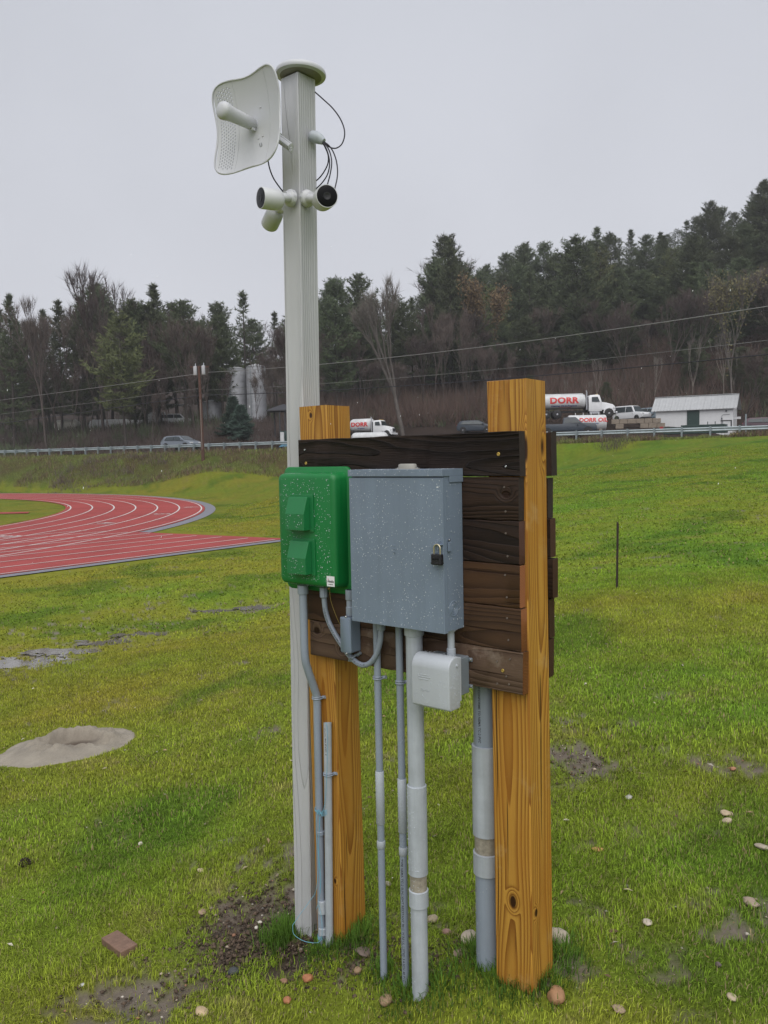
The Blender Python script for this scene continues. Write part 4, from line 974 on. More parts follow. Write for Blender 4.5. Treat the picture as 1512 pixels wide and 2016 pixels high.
# c5, c6 thin drops
c5, bs = conduit('thin grey conduit with long coupling, left one of the thin pair below the panel box', -.606, -.055, .0134, -.5, 1.16, PVC,
                 (('coupling', .368, .572, .0164, PVC_OLD), ('slip_tube', .300, .369, .0128, PVC_DIRTY), ('coupling', .276, .305, .0160, PVC_OLD)), 'thin conduits below the panel box')
strap(c5, -.606, -.055, .926, .0134, -.039, 1, bs)
c6, bs6 = conduit('thin grey conduit with printed lettering, right beside the thick conduit', -.5005, -.055, .0134, -.5, 1.16, PVC,
                 (('coupling', .366, .568, .0164, PVC_OLD), ('slip_tube', .300, .367, .0128, PVC_DIRTY), ('coupling', .279, .311, .0160, PVC_OLD)), 'thin conduits below the panel box')
strap(c6, -.5005, -.055, .926, .0134, -.039, 1, bs6)
vprint(-.5005, -.055, .0134, -.20, .27, 'TYPE NEMA TC-2 SUNLIGHT RESISTANT 90 C WIRE UL LISTED 3/4 SCH 40 PVC', c6, bs6, .0115, 10)
# c7 thick drop
c7, bs7 = conduit('thick pale grey conduit with drip marks under the panel box', -.4135, -.080, .0298, -.5, 1.16, PVC_OLD,
                 (('coupling', .247, .574, .0352, PVC_OLD), ('slip_tube', .182, .248, .0305, PVC_DIRTY), ('coupling', .128, .190, .0355, PVC_OLD), ('box_adapter', 1.112, 1.158, .0350, PVC_OLD)))
sp = []
for k in range(330):
    z = random.uniform(.13, .57) if random.random() < .75 else random.uniform(-.2, .13); a = random.gauss(-.3, .7); r = .0354 if .247 < z < .574 else .0300
    sp.append(((-.4135+r*math.sin(a), -.080-r*math.cos(a), z), (math.sin(a), -math.cos(a), 0)))
beads('water_beads', sp, c7, bs7, .0009, .0022, label='water beads on the thick conduit')
for cc, bb_, u_ in ((c5, bs, -.606), (c6, bs6, -.5005)):
    sp = []
    for k in range(110):
        z = random.uniform(.2, .57) if random.random() < .75 else random.uniform(-.2, .9); a = random.gauss(-.2, .7); r = .0166 if .366 < z < .57 else .0136
        sp.append(((u_+r*math.sin(a), -.055-r*math.cos(a), z), (math.sin(a), -math.cos(a), 0)))
    beads('water_beads', sp, cc, bb_, .0007, .0016, label='water beads on the thin conduit')
# c8 behind the boards
c8, bs8 = conduit('thickest grey conduit standing behind the boards beside the nearer post', -.2180, .071, .0430, -.5, 1.62, PVC,
                 (('coupling', .392, .719, .0500, PVC_OLD), ('slip_tube', .322, .393, .0440, PVC_DIRTY), ('coupling', .250, .330, .0500, PVC_OLD)))
vprint(-.218, .071, .0430, .735, 1.0, '2 1/2 SCH 40 CONFORMS TO NEMA TC-2 PVC', c8, bs8, .013, 2)
sp = []
for k in range(90):
    z = random.uniform(-.05, .72); a = random.gauss(-.5, .6); r = .0502 if .392 < z < .72 else .0434
    sp.append(((-.218+r*math.sin(a), .071-r*math.cos(a), z), (math.sin(a), -math.cos(a), 0)))
beads('water_beads', sp, c8, bs8, .0008, .0019, label='water beads on the thickest conduit')
# thin wire under the green box
mb = MB((-.80, -.06, 1.1)); mb.tube(smooth_path([(-.790, -.100, 1.262), (-.800, -.095, 1.244), (-.806, -.085, 1.20), (-.795, -.07, 1.14), (-.783, -.052, 1.09), (-.778, -.045, 1.06)], 6), .0009, 5)
yw = pthing('loose_wire', 'thin yellowish wire dangling under the green box', 'wire', (-.80, -.06, 1.1)); part('wire', mb, YWIRE, yw)
mb = MB((-.80, -.06, 1.1)); mb.bx((-.799, -.099, 1.250), (.014, .003, .006), Matrix.Rotation(rad(-40), 3, 'Y')); part('wire_tag', mb, YWIRE, yw)

# ================================================================ white pole and what it carries
PAINT = wood('painted_pole', 'Z', (.03, .09), (.515, .52, .535), (.465, .472, .488), 85, .008, bump=-1.0, bdist=.0042, rough=.6, fib=.15, tint=(.47, .477, .49), late_w=.1)
pb = Vector((-.355, 3.470, -.62)); ptp = Vector((-.3165, 3.500, 3.288))
pole_rot = rad(-40)
pole = thing('white_pole', 'tall square wooden pole painted white, carrying the antennas and cameras', 'pole', (-.352, 3.472, -.285), pole_rot)
mb = MB(); h = .0505; vs = []; fs = []; NZ = 30
pr = Matrix.Rotation(-pole_rot, 3, 'Z')
for i in range(NZ+1):
    c_ = pb.lerp(ptp, i/NZ) - Vector((-.352, 3.472, -.285)); c_ = pr @ c_; j = (random.random()-.5)*.0015
    for x, y in ((-h+.003, -h), (h-.003, -h), (h, -h+.003), (h, h-.003), (h-.003, h), (-h+.003, h), (-h, h-.003), (-h, -h+.003)): vs.append((c_.x+x+j, c_.y+y, c_.z))
for i in range(NZ):
    for k in range(8): k2 = (k+1) % 8; fs.append((i*8+k, i*8+k2, (i+1)*8+k2, (i+1)*8+k))
fs.append(tuple(range(NZ*8, NZ*8+8))); mb.add(vs, fs); part('shaft', mb, PAINT, pole, smooth=40)

def axis_M(p, d, up=(0, 0, 1)):
    "local z along d"
    d = Vector(d).normalized(); x = Vector(up).cross(d).normalized(); y = d.cross(x)
    M = Matrix((x, y, d)).transposed().to_4x4(); M.translation = Vector(p); return M
# round access point on the pole top
apc = Vector(at(592, 152, 3.50)); apc.z += .0
AP = thing('ceiling_antenna', 'round white disc antenna lying on top of the white pole', 'antenna', tuple(apc))
tilt = Vector((.05, .02, 1)).normalized(); Md = axis_M((0, 0, 0), tilt, (1, 0, 0))
mb = MB(); mb.lathe([(.088, 0), (.1015, .004), (.1040, .011), (.1020, .020), (.094, .028), (.075, .033), (.04, .0355), (.002, .036)], 48, Md); part('disc_shell', mb, WHITEP, AP, smooth=50)
mb = MB(); mb.lathe([(.080, -.004), (.086, .0005)], 40, Md); part('base_plate', mb, simple('tan_grey_base', (.20, .19, .16), .6, var=.2), AP, smooth=50)
# dish
dc = Vector(at(500, 246, 3.40)); bore = Vector((-.60, -.80, .0)).normalized(); wid = Vector((.80, -.60, 0)).normalized(); upv = Vector((0, 0, 1))
DM = Matrix((wid, upv, bore)).transposed()
dish = thing('dish_antenna', 'white grid dish antenna with horn feed on the left of the pole top', 'dish antenna', tuple(dc))
dish.rotation_euler = DM.to_euler()
HW, HH, FL = .186, .150, .225
def dish_z(x, y): return (x*x+y*y)/(4*FL)
def edge_r(t):
    # rounded square with slightly hollow sides
    c_, s_ = abs(math.cos(t)), abs(math.sin(t)); sq = 1/max(c_, s_); k = min(sq, 1.335) ; dip = 1-.055*math.cos(2*t)**2*1.0
    rr = (c_**5+s_**5)**(-1/5); return rr*dip
def dish_piece(tag_, xa, xb, holes, mat, name):
    mb = MB(); nx, ny = (19, 54) if holes else (12, 40); vs = []; idx = {}; fs = []
    for i in range(nx+1):
        x = (xa+(xb-xa)*i/nx)
        # vertical extent of outline at this x
        lo, hi = 0, 1.3
        for _ in range(30):
            m_ = (lo+hi)/2; t = math.atan2(m_*HH, x); rr = edge_r(t)*HW
            if math.hypot(x, m_*HH) < rr: lo = m_
            else: hi = m_
        ymax = lo*HH
        for j in range(ny+1): y = -ymax+2*ymax*j/ny; vs.append((x, y, dish_z(x, y)))
    for i in range(nx):
        for j in range(ny):
            if holes and 2 <= i < nx-2 and 3 <= j < ny-3 and i % 2 == 1 and (j+i//2) % 2 == 0: continue
            fs.append((i*(ny+1)+j, (i+1)*(ny+1)+j, (i+1)*(ny+1)+j+1, i*(ny+1)+j+1))
    n = len(vs); vs2 = [(x, y, z-.0035) for x, y, z in vs]
    fs2 = [tuple(n+k for k in f[::-1]) for f in fs]
    # rim
    rim = []
    for i in range(nx): rim += [(i*(ny+1), (i+1)*(ny+1)), ((i+1)*(ny+1)+ny, i*(ny+1)+ny)]
    for j in range(ny): rim += [(j+1, j), (nx*(ny+1)+j, nx*(ny+1)+j+1)]
    mb.add(vs+vs2, fs+fs2+[(a, b_, n+b_, n+a) for a, b_ in rim])
    return part(name, mb, mat, dish, smooth=50)
xm = HW*edge_r(0)*.985
dish_piece('l', -xm, -.0785, True, WHITEP, 'perforated_reflector')
dish_piece('c', -.0775, .0995, False, WHITEP, 'centre_reflector')
dish_piece('r', .1005, xm, False, WHITEP, 'side_reflector')
mb = MB(); rim_pts = []
for k in range(120): t = 2*PI*k/120; r = HW*edge_r(t)*.992; x, y = r*math.cos(t), r*math.sin(t); rim_pts.append((x, y, dish_z(x, y)))
mb.tube(rim_pts+[rim_pts[0]], .0038, 6, caps=False); part('reflector_rim', mb, WHITEP, dish, smooth=60)
mb = MB(); mb.lathe([(.021, 0), (.0225, .01), (.0245, .012), (.0255, .07), (.028, .125), (.0325, .150), (.0335, .163), (.030, .172), (.018, .178), (.006, .18)], 28, Matrix.Rotation(rad(-2), 4, 'X')); feed = part('feed_horn', mb, WHITEP, dish, smooth=45)
for y, x in ((-.024, .008), (.022, -.006)):
    mb = MB(); mb.bx((x, y, .016), (.016, .010, .018)); part('feed_clip', mb, WHITEP, feed, bevel=.002)
for x, y, s_ in ((.045, .055, .012), (.03, -.062, .010), (.055, -.058, .010)):
    mb = MB(); mb.bx((x, y, dish_z(x, y)+.001), (s_, .004, .003)); part('alignment_tab', mb, WHITEP, dish, bevel=.001)
tm = text_mesh('U', .022, .0006, .0004); tm.materials.append(simple('grey_mark', (.25, .27, .29), .5)); o = link('maker_mark', tm, dish); o.location = (.050, -.095, dish_z(.050, -.095)+.0025); o.rotation_euler = (rad(15), rad(-6), 0)
# mount: from behind the dish to the pole
plocal = lambda p: DM.transposed() @ (Vector(p)-dc)
mb = MB(); mb.lathe([(.05, -.004), (.045, -.02), (.030, -.045), (.022, -.05)], 20, None); part('back_boss', mb, WHITEP, dish, smooth=45)
q0 = plocal(at(548, 272, 3.40)); q1 = plocal(at(574, 291, 3.34))
mb = MB(); mb.tube([Vector((0, 0, -.045)), q0*.5+Vector((0, 0, -.03)), q0], .022, 12); part('mount_arm', mb, WHITEP, dish, smooth=45)
mb = MB()
for k in range(4):
    mb.tube([q0+Vector((0, (k-1.5)*.009, 0)), q1+Vector((0, (k-1.5)*.009, 0))], .0058, 8)
mb.tube([q0.lerp(q1, .12), q0.lerp(q1, .95)], .014, 8); part('mount_clamp', mb, WHITEP, dish, smooth=45)

# cameras
def bullet(label, base_px, dpt, base_n, pts, face_dir, bodyr, body_c, bl=.085, group='bullet cameras round the pole'):
    "base ring on the pole face, a jointed arm, then the body with its dark face"
    b0 = Vector(at(*base_px, dpt)); t = thing('security_camera', label, 'camera', tuple(b0), 0, group)
    bn = Vector(base_n).normalized(); mb = MB(); mb.lathe([(.030, -.012), (.0335, -.008), (.0335, .008), (.031, .012), (.024, .018), (.021, .03)], 28, axis_M((0, 0, 0), bn)); br_ = part('mount_ring', mb, WHITEB, t, smooth=40)
    mb = MB()
    for k in range(10):
        a = 2*PI*k/10; M = axis_M((0, 0, 0), bn) @ Matrix.Rotation(a, 4, 'Z'); mb.X = M; mb.bx((.0337, 0, 0), (.0016, .006, .014)); mb.X = Matrix.Identity(4)
    part('grip_ribs', mb, WHITEP, br_, kind='stuff')
    P_ = [Vector(at(*p[:2], p[2]))-b0 for p in pts]
    mb = MB(); mb.tube(P_, [.016, .0175, .0175, .015][:len(P_)] if len(P_) > 3 else .0165, 16); part('arm', mb, WHITEB, t, smooth=50)
    bc = Vector(at(*body_c[:2], body_c[2]))-b0; fd = Vector(face_dir).normalized(); M = axis_M(bc, fd)
    mb = MB(); r = bodyr; mb.lathe([(r*.25, -bl*.62), (r*.60, -bl*.60), (r*.86, -bl*.50), (r*.97, -bl*.34), (r, -bl*.1), (r, bl*.5), (r*.985, bl*.53)], 36, M); part('camera_body', mb, WHITEB, t, smooth=45)
    mb = MB(); mb.lathe([(r*.93, bl*.50), (r*.93, bl*.533), (r*.88, bl*.540), (r*.2, bl*.541)], 36, M); fc = part('camera_face', mb, BLACKG, t, smooth=45)
    mb = MB(); mb.lathe([(r*.34, bl*.541), (r*.34, bl*.56), (r*.26, bl*.562), (r*.2, bl*.548), (.001, bl*.555)], 24, M); part('lens', mb, BLACKP, fc, smooth=45)
    return t, M
t_, M = bullet('white bullet camera facing the viewer, on the right of the pole', (605, 391), 3.44, (.674, -.738, 0), [(606, 391, 3.43), (612, 391, 3.40), (622, 391, 3.37)], (.28, -.93, -.10), .0440, (638, 391, 3.36), .10)
t_, M = bullet('white bullet camera aimed left, upper one on the left of the pole', (572, 390), 3.43, (-.738, -.674, 0), [(572, 390, 3.42), (562, 389, 3.38), (553, 389, 3.35), (545, 391, 3.34)], (-.83, -.55, -.04), .0410, (533, 392, 3.33), .082)
t_, M = bullet('white bullet camera seen from behind, lower one behind the pole', (560, 404), 3.50, (-.6, .75, 0), [(561, 404, 3.51), (554, 408, 3.55), (549, 413, 3.58), (546, 418, 3.60)], (-.42, .84, -.38), .0380, (537, 429, 3.62), .085)
# cable gland and cables
gl = Vector(at(628, 274, 3.47)); gd_ = thing('cable_gland', 'grey cable outlet fitting on the right side of the white pole', 'cable fitting', tuple(gl))
mb = MB(); mb.tube([Vector(at(*p))-gl for p in ((614, 268, 3.47), (622, 270, 3.46), (630, 274, 3.46), (637, 279, 3.455))], [.022, .024, .021, .013], 14); part('fitting_body', mb, PVC_OLD, gd_, smooth=50)
def cable(label, pts, r=.0027):
    P_ = [Vector(at(*p)) for p in pts]; b0 = P_[0]; t = thing('black_cable', label, 'cable', tuple(b0), 0, None)
    mb = MB(); mb.tube(smooth_path([p-b0 for p in P_], 8), r, 8); part('cable_run', mb, CABLE, t, smooth=60)
cable('black cable looping from the disc antenna down to the fitting', [(620, 181, 3.47), (638, 197, 3.47), (654, 212, 3.47), (667, 229, 3.47), (675, 245, 3.47), (678.5, 260, 3.46), (677, 274, 3.46), (671, 286, 3.46), (660, 292, 3.455), (648, 289, 3.455), (637, 280, 3.455)])
cable('outermost black cable arching from fitting to right camera', [(638, 279, 3.455), (648, 287, 3.45), (656, 299, 3.45), (662, 316, 3.44), (664.5, 335, 3.43), (663.5, 352, 3.42), (659, 372, 3.40)])
cable('black cable hanging second from the right below the fitting', [(637, 280, 3.455), (645, 290, 3.45), (651, 305, 3.45), (653, 322, 3.44), (650, 343, 3.44), (645, 362, 3.44), (643, 372, 3.43)])
cable('black cable hanging third from the right, curving to the pole', [(636, 281, 3.455), (643, 294, 3.45), (648, 312, 3.45), (648.5, 328, 3.45), (644, 345, 3.46), (634, 360, 3.47), (622, 372, 3.50)])
cable('innermost black cable curving from fitting back to the pole', [(635, 281, 3.455), (641, 292, 3.46), (646, 306, 3.46), (645.5, 322, 3.46), (638, 338, 3.47), (628, 351, 3.49), (616, 361, 3.52)])
cable('black cable from the dish down to the left camera', [(527, 300, 3.40), (527.5, 314, 3.40), (531, 332, 3.41), (538, 350, 3.42), (547, 364, 3.43), (557, 377, 3.45)])
# ================================================================ small things on the grass
def stone(label, px, py, size, col, flat=.6, seed=0, sink=.3, rot=0, stretch=1.0, square=False, nm='stone'):
    x, y, z = hit(px, py); rs_ = random.Random(seed); m = stone_mat(col)
    bm = bmesh.new(); bmesh.ops.create_icosphere(bm, subdivisions=3 if not square else 2, radius=1)
    ox, oy = rs_.random()*50, rs_.random()*50
    for v in bm.verts:
        c = v.co.copy(); q = 1 if not square else 1/max(abs(c.x), abs(c.y), abs(c.z))**.75
        n = fbm(np.array([c.x*1.3+ox+c.z]), np.array([c.y*1.3+oy-c.z*.6]), seed, 3)[0]
        k = q*(.72+.55*n); v.co = Vector((c.x*k*stretch, c.y*k, c.z*k*flat))*size/2
    me = bpy.data.meshes.new(nm); bm.to_mesh(me); bm.free(); me.materials.append(m)
    if not square: me.polygons.foreach_set('use_smooth', [True]*len(me.polygons)); me.set_sharp_from_angle(angle=rad(38))
    o = link(nm, me, None, (x, y, z+size*flat*(.5-sink)+.004), rot); o.rotation_euler = (rs_.uniform(-.2, .2), rs_.uniform(-.2, .2), rot)
    return tag(o, label, nm, 'stones lying in the grass')
_sm = {}
def stone_mat(c):
    if c not in _sm: _sm[c] = simple('stone_surface', c, .7, var=.3, scale=40, bump=.5, bscale=120)
    return _sm[c]
TAN_, ORG, PALE, GRY, PNK, DRK = (.30, .20, .12), (.36, .15, .07), (.42, .36, .28), (.19, .18, .17), (.30, .18, .15), (.055, .06, .062)
for k, a in enumerate([
    ('round tan stone at the bottom, below the thick conduit', 760, 1980, .052, TAN_, .75), ('round tan-orange stone just right of the nearer post foot', 1096, 1974, .062, (.33, .18, .09), .75),
    ('pale upright stone against the right flank of the nearer post', 1099, 1856, .075, PALE, .8), ('orange stone between the two small orange ones at bottom', 606, 1934, .042, ORG, .7),
    ('small orange stone near the bottom edge under the white pole', 566, 1976, .030, ORG, .8), ('smooth dark grey-green pebble left of the dug earth', 459, 1920, .038, DRK, .8),
    ('oval tan stone beside the thin conduit foot', 704, 1916, .030, TAN_, .8), ('pinkish stone between thick and thickest conduit', 880, 1842, .032, PNK, .8),
    ('flat pale stone lying behind the pinkish stone', 925, 1852, .060, PALE, .6), ('tan stone behind the thick conduit', 851, 1815, .045, (.34, .28, .19), .7),
    ('brownish stone in front of the thickest conduit', 905, 1880, .040, (.24, .17, .13), .5), ('whitish stone in the grass left of the white pole, upper one', 277, 1664, .028, (.55, .50, .42), .7),
    ('cream stone between the brick and the white pole', 395, 1719, .036, (.52, .42, .28), .5), ('tan stone uphill of the brick', 398, 1800, .034, (.34, .24, .16), .45),
    ('jagged cream stone at the bottom edge', 398, 1996, .050, (.48, .36, .22), .45), ('pale grey chip left of the bottom edge', 162, 1942, .022, (.46, .46, .44), .5),
    ('tan oblong stone far right in a bare patch', 1478, 1786, .055, (.32, .25, .19), .55), ('pair-forming pale stone at right, upper one', 1431, 1608, .050, (.42, .33, .22), .5),
    ('pair-forming pale stone at right, lower one', 1432, 1621, .042, (.46, .37, .27), .6), ('pale flat stone at the far right edge', 1502, 1672, .055, (.36, .31, .24), .4),
    ('grey-white stone halfway up on the right', 1238, 1574, .036, (.44, .43, .40), .6), ('orange-pink chip on the right slope', 1443, 1518, .034, (.40, .20, .12), .5),
    ('pale stone in the grass right of the nearer post', 1275, 1824, .036, (.46, .40, .33), .5), ('beige stone low on the right', 1442, 1970, .032, (.42, .34, .24), .5),
    ('dark mauve pebble on the right', 1414, 1908, .022, (.12, .09, .09), .8), ('buried tan stone near the bottom right of the post', 1218, 1995, .040, (.34, .25, .17), .4),
    ('pale stone in the thin grass behind the thin conduits', 762, 1745, .040, (.36, .32, .26), .4), ('reddish stone beside the dark pit', 560, 1938, .030, (.28, .15, .10), .5),
    ('white pebble at the pit edge', 505, 1830, .018, (.62, .58, .50), .8), ('white pebble deeper in the pit', 512, 1820, .016, (.60, .55, .47), .8), ('brown stone in front of the farther post', 716, 1880, .065, (.16, .12, .10), .4)]):
    stone(a[0], a[1], a[2], a[3], a[4], a[5], seed=200+k, rot=k*1.3, stretch=1.25 if k % 3 else 1.0)
stone('flat square chip of orange-yellow wood on the right lawn', 1177, 1676, .045, (.50, .27, .10), .28, seed=77, rot=.5, stretch=1.2, square=True, nm='wood_chip')
# pebbles too many to count
rs = np.random.RandomState(11); Vp = []; Tp = []; Cp = []; oct_ = np.array([(1,0,0),(-1,0,0),(0,1,0),(0,-1,0),(0,0,1),(0,0,-1)], float); ot = np.array([(0,2,4),(2,1,4),(1,3,4),(3,0,4),(2,0,5),(1,2,5),(3,1,5),(0,3,5)])
n = 60000; r = np.sqrt(1.9**2+(13**2-1.9**2)*rs.rand(n)**1.5); a = np.radians(rs.uniform(-32, 32, n)); x = r*np.sin(a); y = r*np.cos(a)
b_ = bare(x, y); k = rs.rand(n) < .012+.30*b_; x = x[k]; y = y[k]; z = gz(x, y)
pal = np.array([(.30, .24, .18), (.40, .33, .26), (.20, .17, .14), (.46, .42, .36), (.30, .16, .10), (.12, .11, .10)])
for i in range(len(x)):
    s_ = .003+.010*rs.rand()**3; o = oct_*s_*(.7+.6*rs.rand(6, 1))*np.array([1, 1, .6]); q = rs.rand()*6
    o = np.c_[o[:, 0]*math.cos(q)-o[:, 1]*math.sin(q), o[:, 0]*math.sin(q)+o[:, 1]*math.cos(q), o[:, 2]]
    Vp.append(o+[x[i], y[i], z[i]+s_*.2]); Tp.append(ot+6*i); Cp.append(np.repeat(pal[rs.randint(6)][None]*(.8+.4*rs.rand()), 6, 0))
gv = link('gravel', npmesh('gravel', np.concatenate(Vp), np.concatenate(Tp), [STONEM], col=np.concatenate(Cp))); tag(gv, 'small pebbles scattered over worn soil', 'gravel', kind='stuff')
rs = np.random.RandomState(21); Vp = []; Tp = []; Cp = []; n0 = 0
for (px, py, rx, ry, n) in ((560, 1850, .16, .10, 900), (500, 1800, .22, .16, 1000), (470, 1870, .16, .10, 500), (610, 1830, .07, .06, 400), (700, 1885, .22, .06, 500), (870, 1900, .14, .05, 300), (800, 1885, .2, .06, 350), (1120, 1500, .2, .35, 350), (300, 1965, .3, .12, 200)):
    cx, cy, _ = hit(px, py); X_ = cx+rs.normal(0, rx, n); Y_ = cy+rs.normal(0, ry, n); Z_ = gz(X_, Y_)
    for i in range(n):
        s_ = .003+.011*rs.rand()**2.5; o = oct_*s_*(.6+.8*rs.rand(6, 1))*np.array([1, 1, .7]); q = rs.rand()*6; o = np.c_[o[:, 0]*math.cos(q)-o[:, 1]*math.sin(q), o[:, 0]*math.sin(q)+o[:, 1]*math.cos(q), o[:, 2]]
        Vp.append(o+[X_[i], Y_[i], Z_[i]+s_*.1]); Tp.append(ot+n0); n0 += 6; Cp.append(np.repeat(np.array([[.085, .060, .042]])*(.5+1.0*rs.rand()), 6, 0))
cl_ = link('soil', npmesh('soil', np.concatenate(Vp), np.concatenate(Tp), [STONEM], col=np.concatenate(Cp))); tag(cl_, 'dark crumbled soil round the feet of the posts and pole', 'soil', kind='stuff')
# brick
x, y, z = hit(236, 1868); mb = MB(); mb.box(-.097, .097, -.041, .041, -.012, .026)
bk = part('brick', mb, MORTAR, None, bevel=.004); bk.location = (x, y, z+.004); bk.rotation_euler = (rad(3), rad(-4), rad(-46)); tag(bk, 'single reddish-brown brick lying in the grass at the lower left', 'brick')
# pine cone / dark tuft
x, y, z = hit(50, 1704); cone = thing('pine_cone', 'small dark pine cone lying in the grass at the left edge', 'pine cone', (x, y, z+.012)); mb = MB(); rc = random.Random(3)
for k in range(60):
    a = k*2.4; f = k/60; rr = .030*math.sin(PI*(.15+.8*f)); p = Vector((-.03+.06*f, rr*math.cos(a), rr*math.sin(a)*.8)); mb.bx(p, (.012, .010, .0025), Matrix.Rotation(a, 3, 'X') @ Matrix.Rotation(rad(-40), 3, 'Y'))
part('scales', mb, simple('cone_scale', (.03, .018, .012), .8, var=.3), cone, kind='stuff')
# earth mound with a pit
N_ = 90; Rm = .72; g_ = np.linspace(-Rm, Rm, N_); X, Y = np.meshgrid(g_, g_, indexing='ij'); xr, yr = X.ravel(), Y.ravel()
wob = 1+.22*(fbm(np.arctan2(yr, xr)*1.2+9, xr*0, 5)-.5)
rr = np.sqrt(xr**2+(yr*1.3)**2)/(.60*wob); prof = np.clip(1-rr, 0, 1)
hgt = .058*sstep(0, .6, prof); px_, py_ = xr-.10, yr-.02; pr_ = np.sqrt((px_/.26)**2+(py_/.17)**2)
hgt = hgt + .055*np.exp(-((pr_-1.0)/.38)**2)*(1+.7*(yr > .03)*(xr < .2)-.7*(yr < -.03)) - .15*np.exp(-(pr_/.85)**2.4) + (fbm(xr*10, yr*10, 7, 5)-.5)*.17*np.exp(-((pr_-1)/.6)**2) + (fbm(xr*14, yr*14, 8)-.5)*.016
hgt = np.where(pr_ < 1.2, np.maximum(hgt, .008), hgt); hgt = np.where(rr > 1.02, -.03, hgt); zz = gz(xr+PCMX, yr+PCMY)-g1(PCMX, PCMY)+hgt+.006
ix = np.arange(N_*N_).reshape(N_, N_); Q = np.stack([ix[:-1, :-1], ix[1:, :-1], ix[1:, 1:], ix[:-1, 1:]], -1).reshape(-1, 4); Q = Q[(rr[Q] < 1.06).all(1)]
s_ = fbm(xr*6, yr*6, 21)[:, None]; mc = np.array([.27, .24, .195])*(.75+.5*s_); dk_ = np.exp(-((pr_)/.75)**2)[:, None]; mc = mc*(1-.9*dk_)+np.array([.075, .052, .036])*.9*dk_  # browner earth in the shallow pit, with a deeper hollow's shade put into the colour
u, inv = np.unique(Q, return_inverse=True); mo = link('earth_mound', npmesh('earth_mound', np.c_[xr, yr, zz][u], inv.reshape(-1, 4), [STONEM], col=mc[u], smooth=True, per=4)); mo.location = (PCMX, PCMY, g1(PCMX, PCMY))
tag(mo, 'low mound of pale sandy earth with a pit, at the left edge of the lawn', 'earth mound')
# thin steel stake
x, y, z = hit(1214, 1160); sk = thing('metal_stake', 'thin rusty metal stake standing alone on the right lawn', 'stake', (x, y, z)); top = at(1216, 1028, y)
mb = MB(); mb.tube([(0, 0, -.2), (top[0]-x, 0, top[2]-z)], .012, 5)
mb.tube([(.004, -.006, -.2), (top[0]-x+.004, -.006, top[2]-z-.02)], .009, 4); part('shaft', mb, RUST, sk)

rs = np.random.RandomState(31); n = 420; r = np.sqrt(2**2+(11**2-2**2)*rs.rand(n)); a = np.radians(rs.uniform(-32, 32, n)); x = r*np.sin(a); y = r*np.cos(a); z = gz(x, y)+.012; Vp = []; Tp = []; Cp = []; pal = np.array([(.30, .22, .12), (.24, .13, .06), (.40, .34, .22), (.14, .09, .05), (.50, .46, .38)])
for i in range(n):
    s_ = .008+.016*rs.rand()**2; q = rs.rand()*6.28; u_ = np.array([math.cos(q), math.sin(q), rs.uniform(-.2, .4)])*s_; v_ = np.array([-math.sin(q), math.cos(q), rs.uniform(-.2, .3)])*s_*.42; c_ = np.array([x[i], y[i], z[i]])
    Vp.append(np.array([c_-u_, c_+v_+[0, 0, s_*.3], c_+u_, c_-v_+[0, 0, s_*.2]])); Tp.append(np.array([(0, 1, 2), (0, 2, 3)])+4*i); Cp.append(np.repeat(pal[rs.randint(5)][None]*(.7+.6*rs.rand()), 4, 0))
lv = link('fallen_leaves', npmesh('fallen_leaves', np.concatenate(Vp), np.concatenate(Tp), [STONEM], col=np.concatenate(Cp))); tag(lv, 'small dead leaves and straw bits strewn over the grass', 'leaves', kind='stuff')

# ================================================================ guardrail
gr_ = thing('guardrail', 'long galvanised steel guardrail along the near side of the road', 'guardrail', (*rail_pt(.5), g1(*rail_pt(.5))))
ang = math.atan2(28, -50); L_ = math.hypot(50, 28); gb = Vector(gr_.location)
pm = MB(); pm.box(-.055, .055, -.075, -.067, -.35, .80); pm.box(-.055, .055, .067, .075, -.35, .80); pm.box(-.006, .006, -.067, .067, -.35, .80); pme = pm.mesh('guardrail_post', [GALVP])
bm_ = MB(); bm_.box(-.05, .05, -.25, -.08, .42, .76); bme = bm_.mesh('spacer_block', [GALVP])
rp = [(0, .0), (.02, .02), (.055, .045), (.055, .075), (.02, .105), (0, .13), (0, .165), (.02, .19), (.055, .22), (.055, .25), (.02, .28), (0, .30)]
k = 0; s = -32.0
while s < 90:
    p = rail_pt(s/L_); z = g1(*p)
    o = link('guardrail_post', pme, gr_, (p[0]-gb.x, p[1]-gb.y, z-gb.z), ang); link('spacer_block', bme, o)
    if k % 2 == 0:
        p2 = rail_pt((s+3.81)/L_); z2 = g1(*p2); mb = MB(); vs = []
        n0 = np.array([RN[0], RN[1]])*.27
        for (pp, zz) in ((p, z), (p2, z2)):
            for th in (0, .006):
                for dy, h in rp: vs.append((pp[0]+n0[0]*(1-.0)-RN[0]*(dy-.03+th)-gb.x, pp[1]+n0[1]-RN[1]*(dy-.03+th)-gb.y, zz+.44+h-gb.z))
        m_ = len(rp); fs = [(i, i+1, 2*m_+i+1, 2*m_+i) for i in range(m_-1)]+[(m_+i, 3*m_+i, 3*m_+i+1, m_+i+1) for i in range(m_-1)]+[(0, 2*m_, 3*m_, m_), (m_-1, 2*m_-1, 4*m_-1, 3*m_-1)]
        mb.add(vs, fs); part('rail', mb, GALV, gr_, smooth=50)
    s += 1.905; k += 1

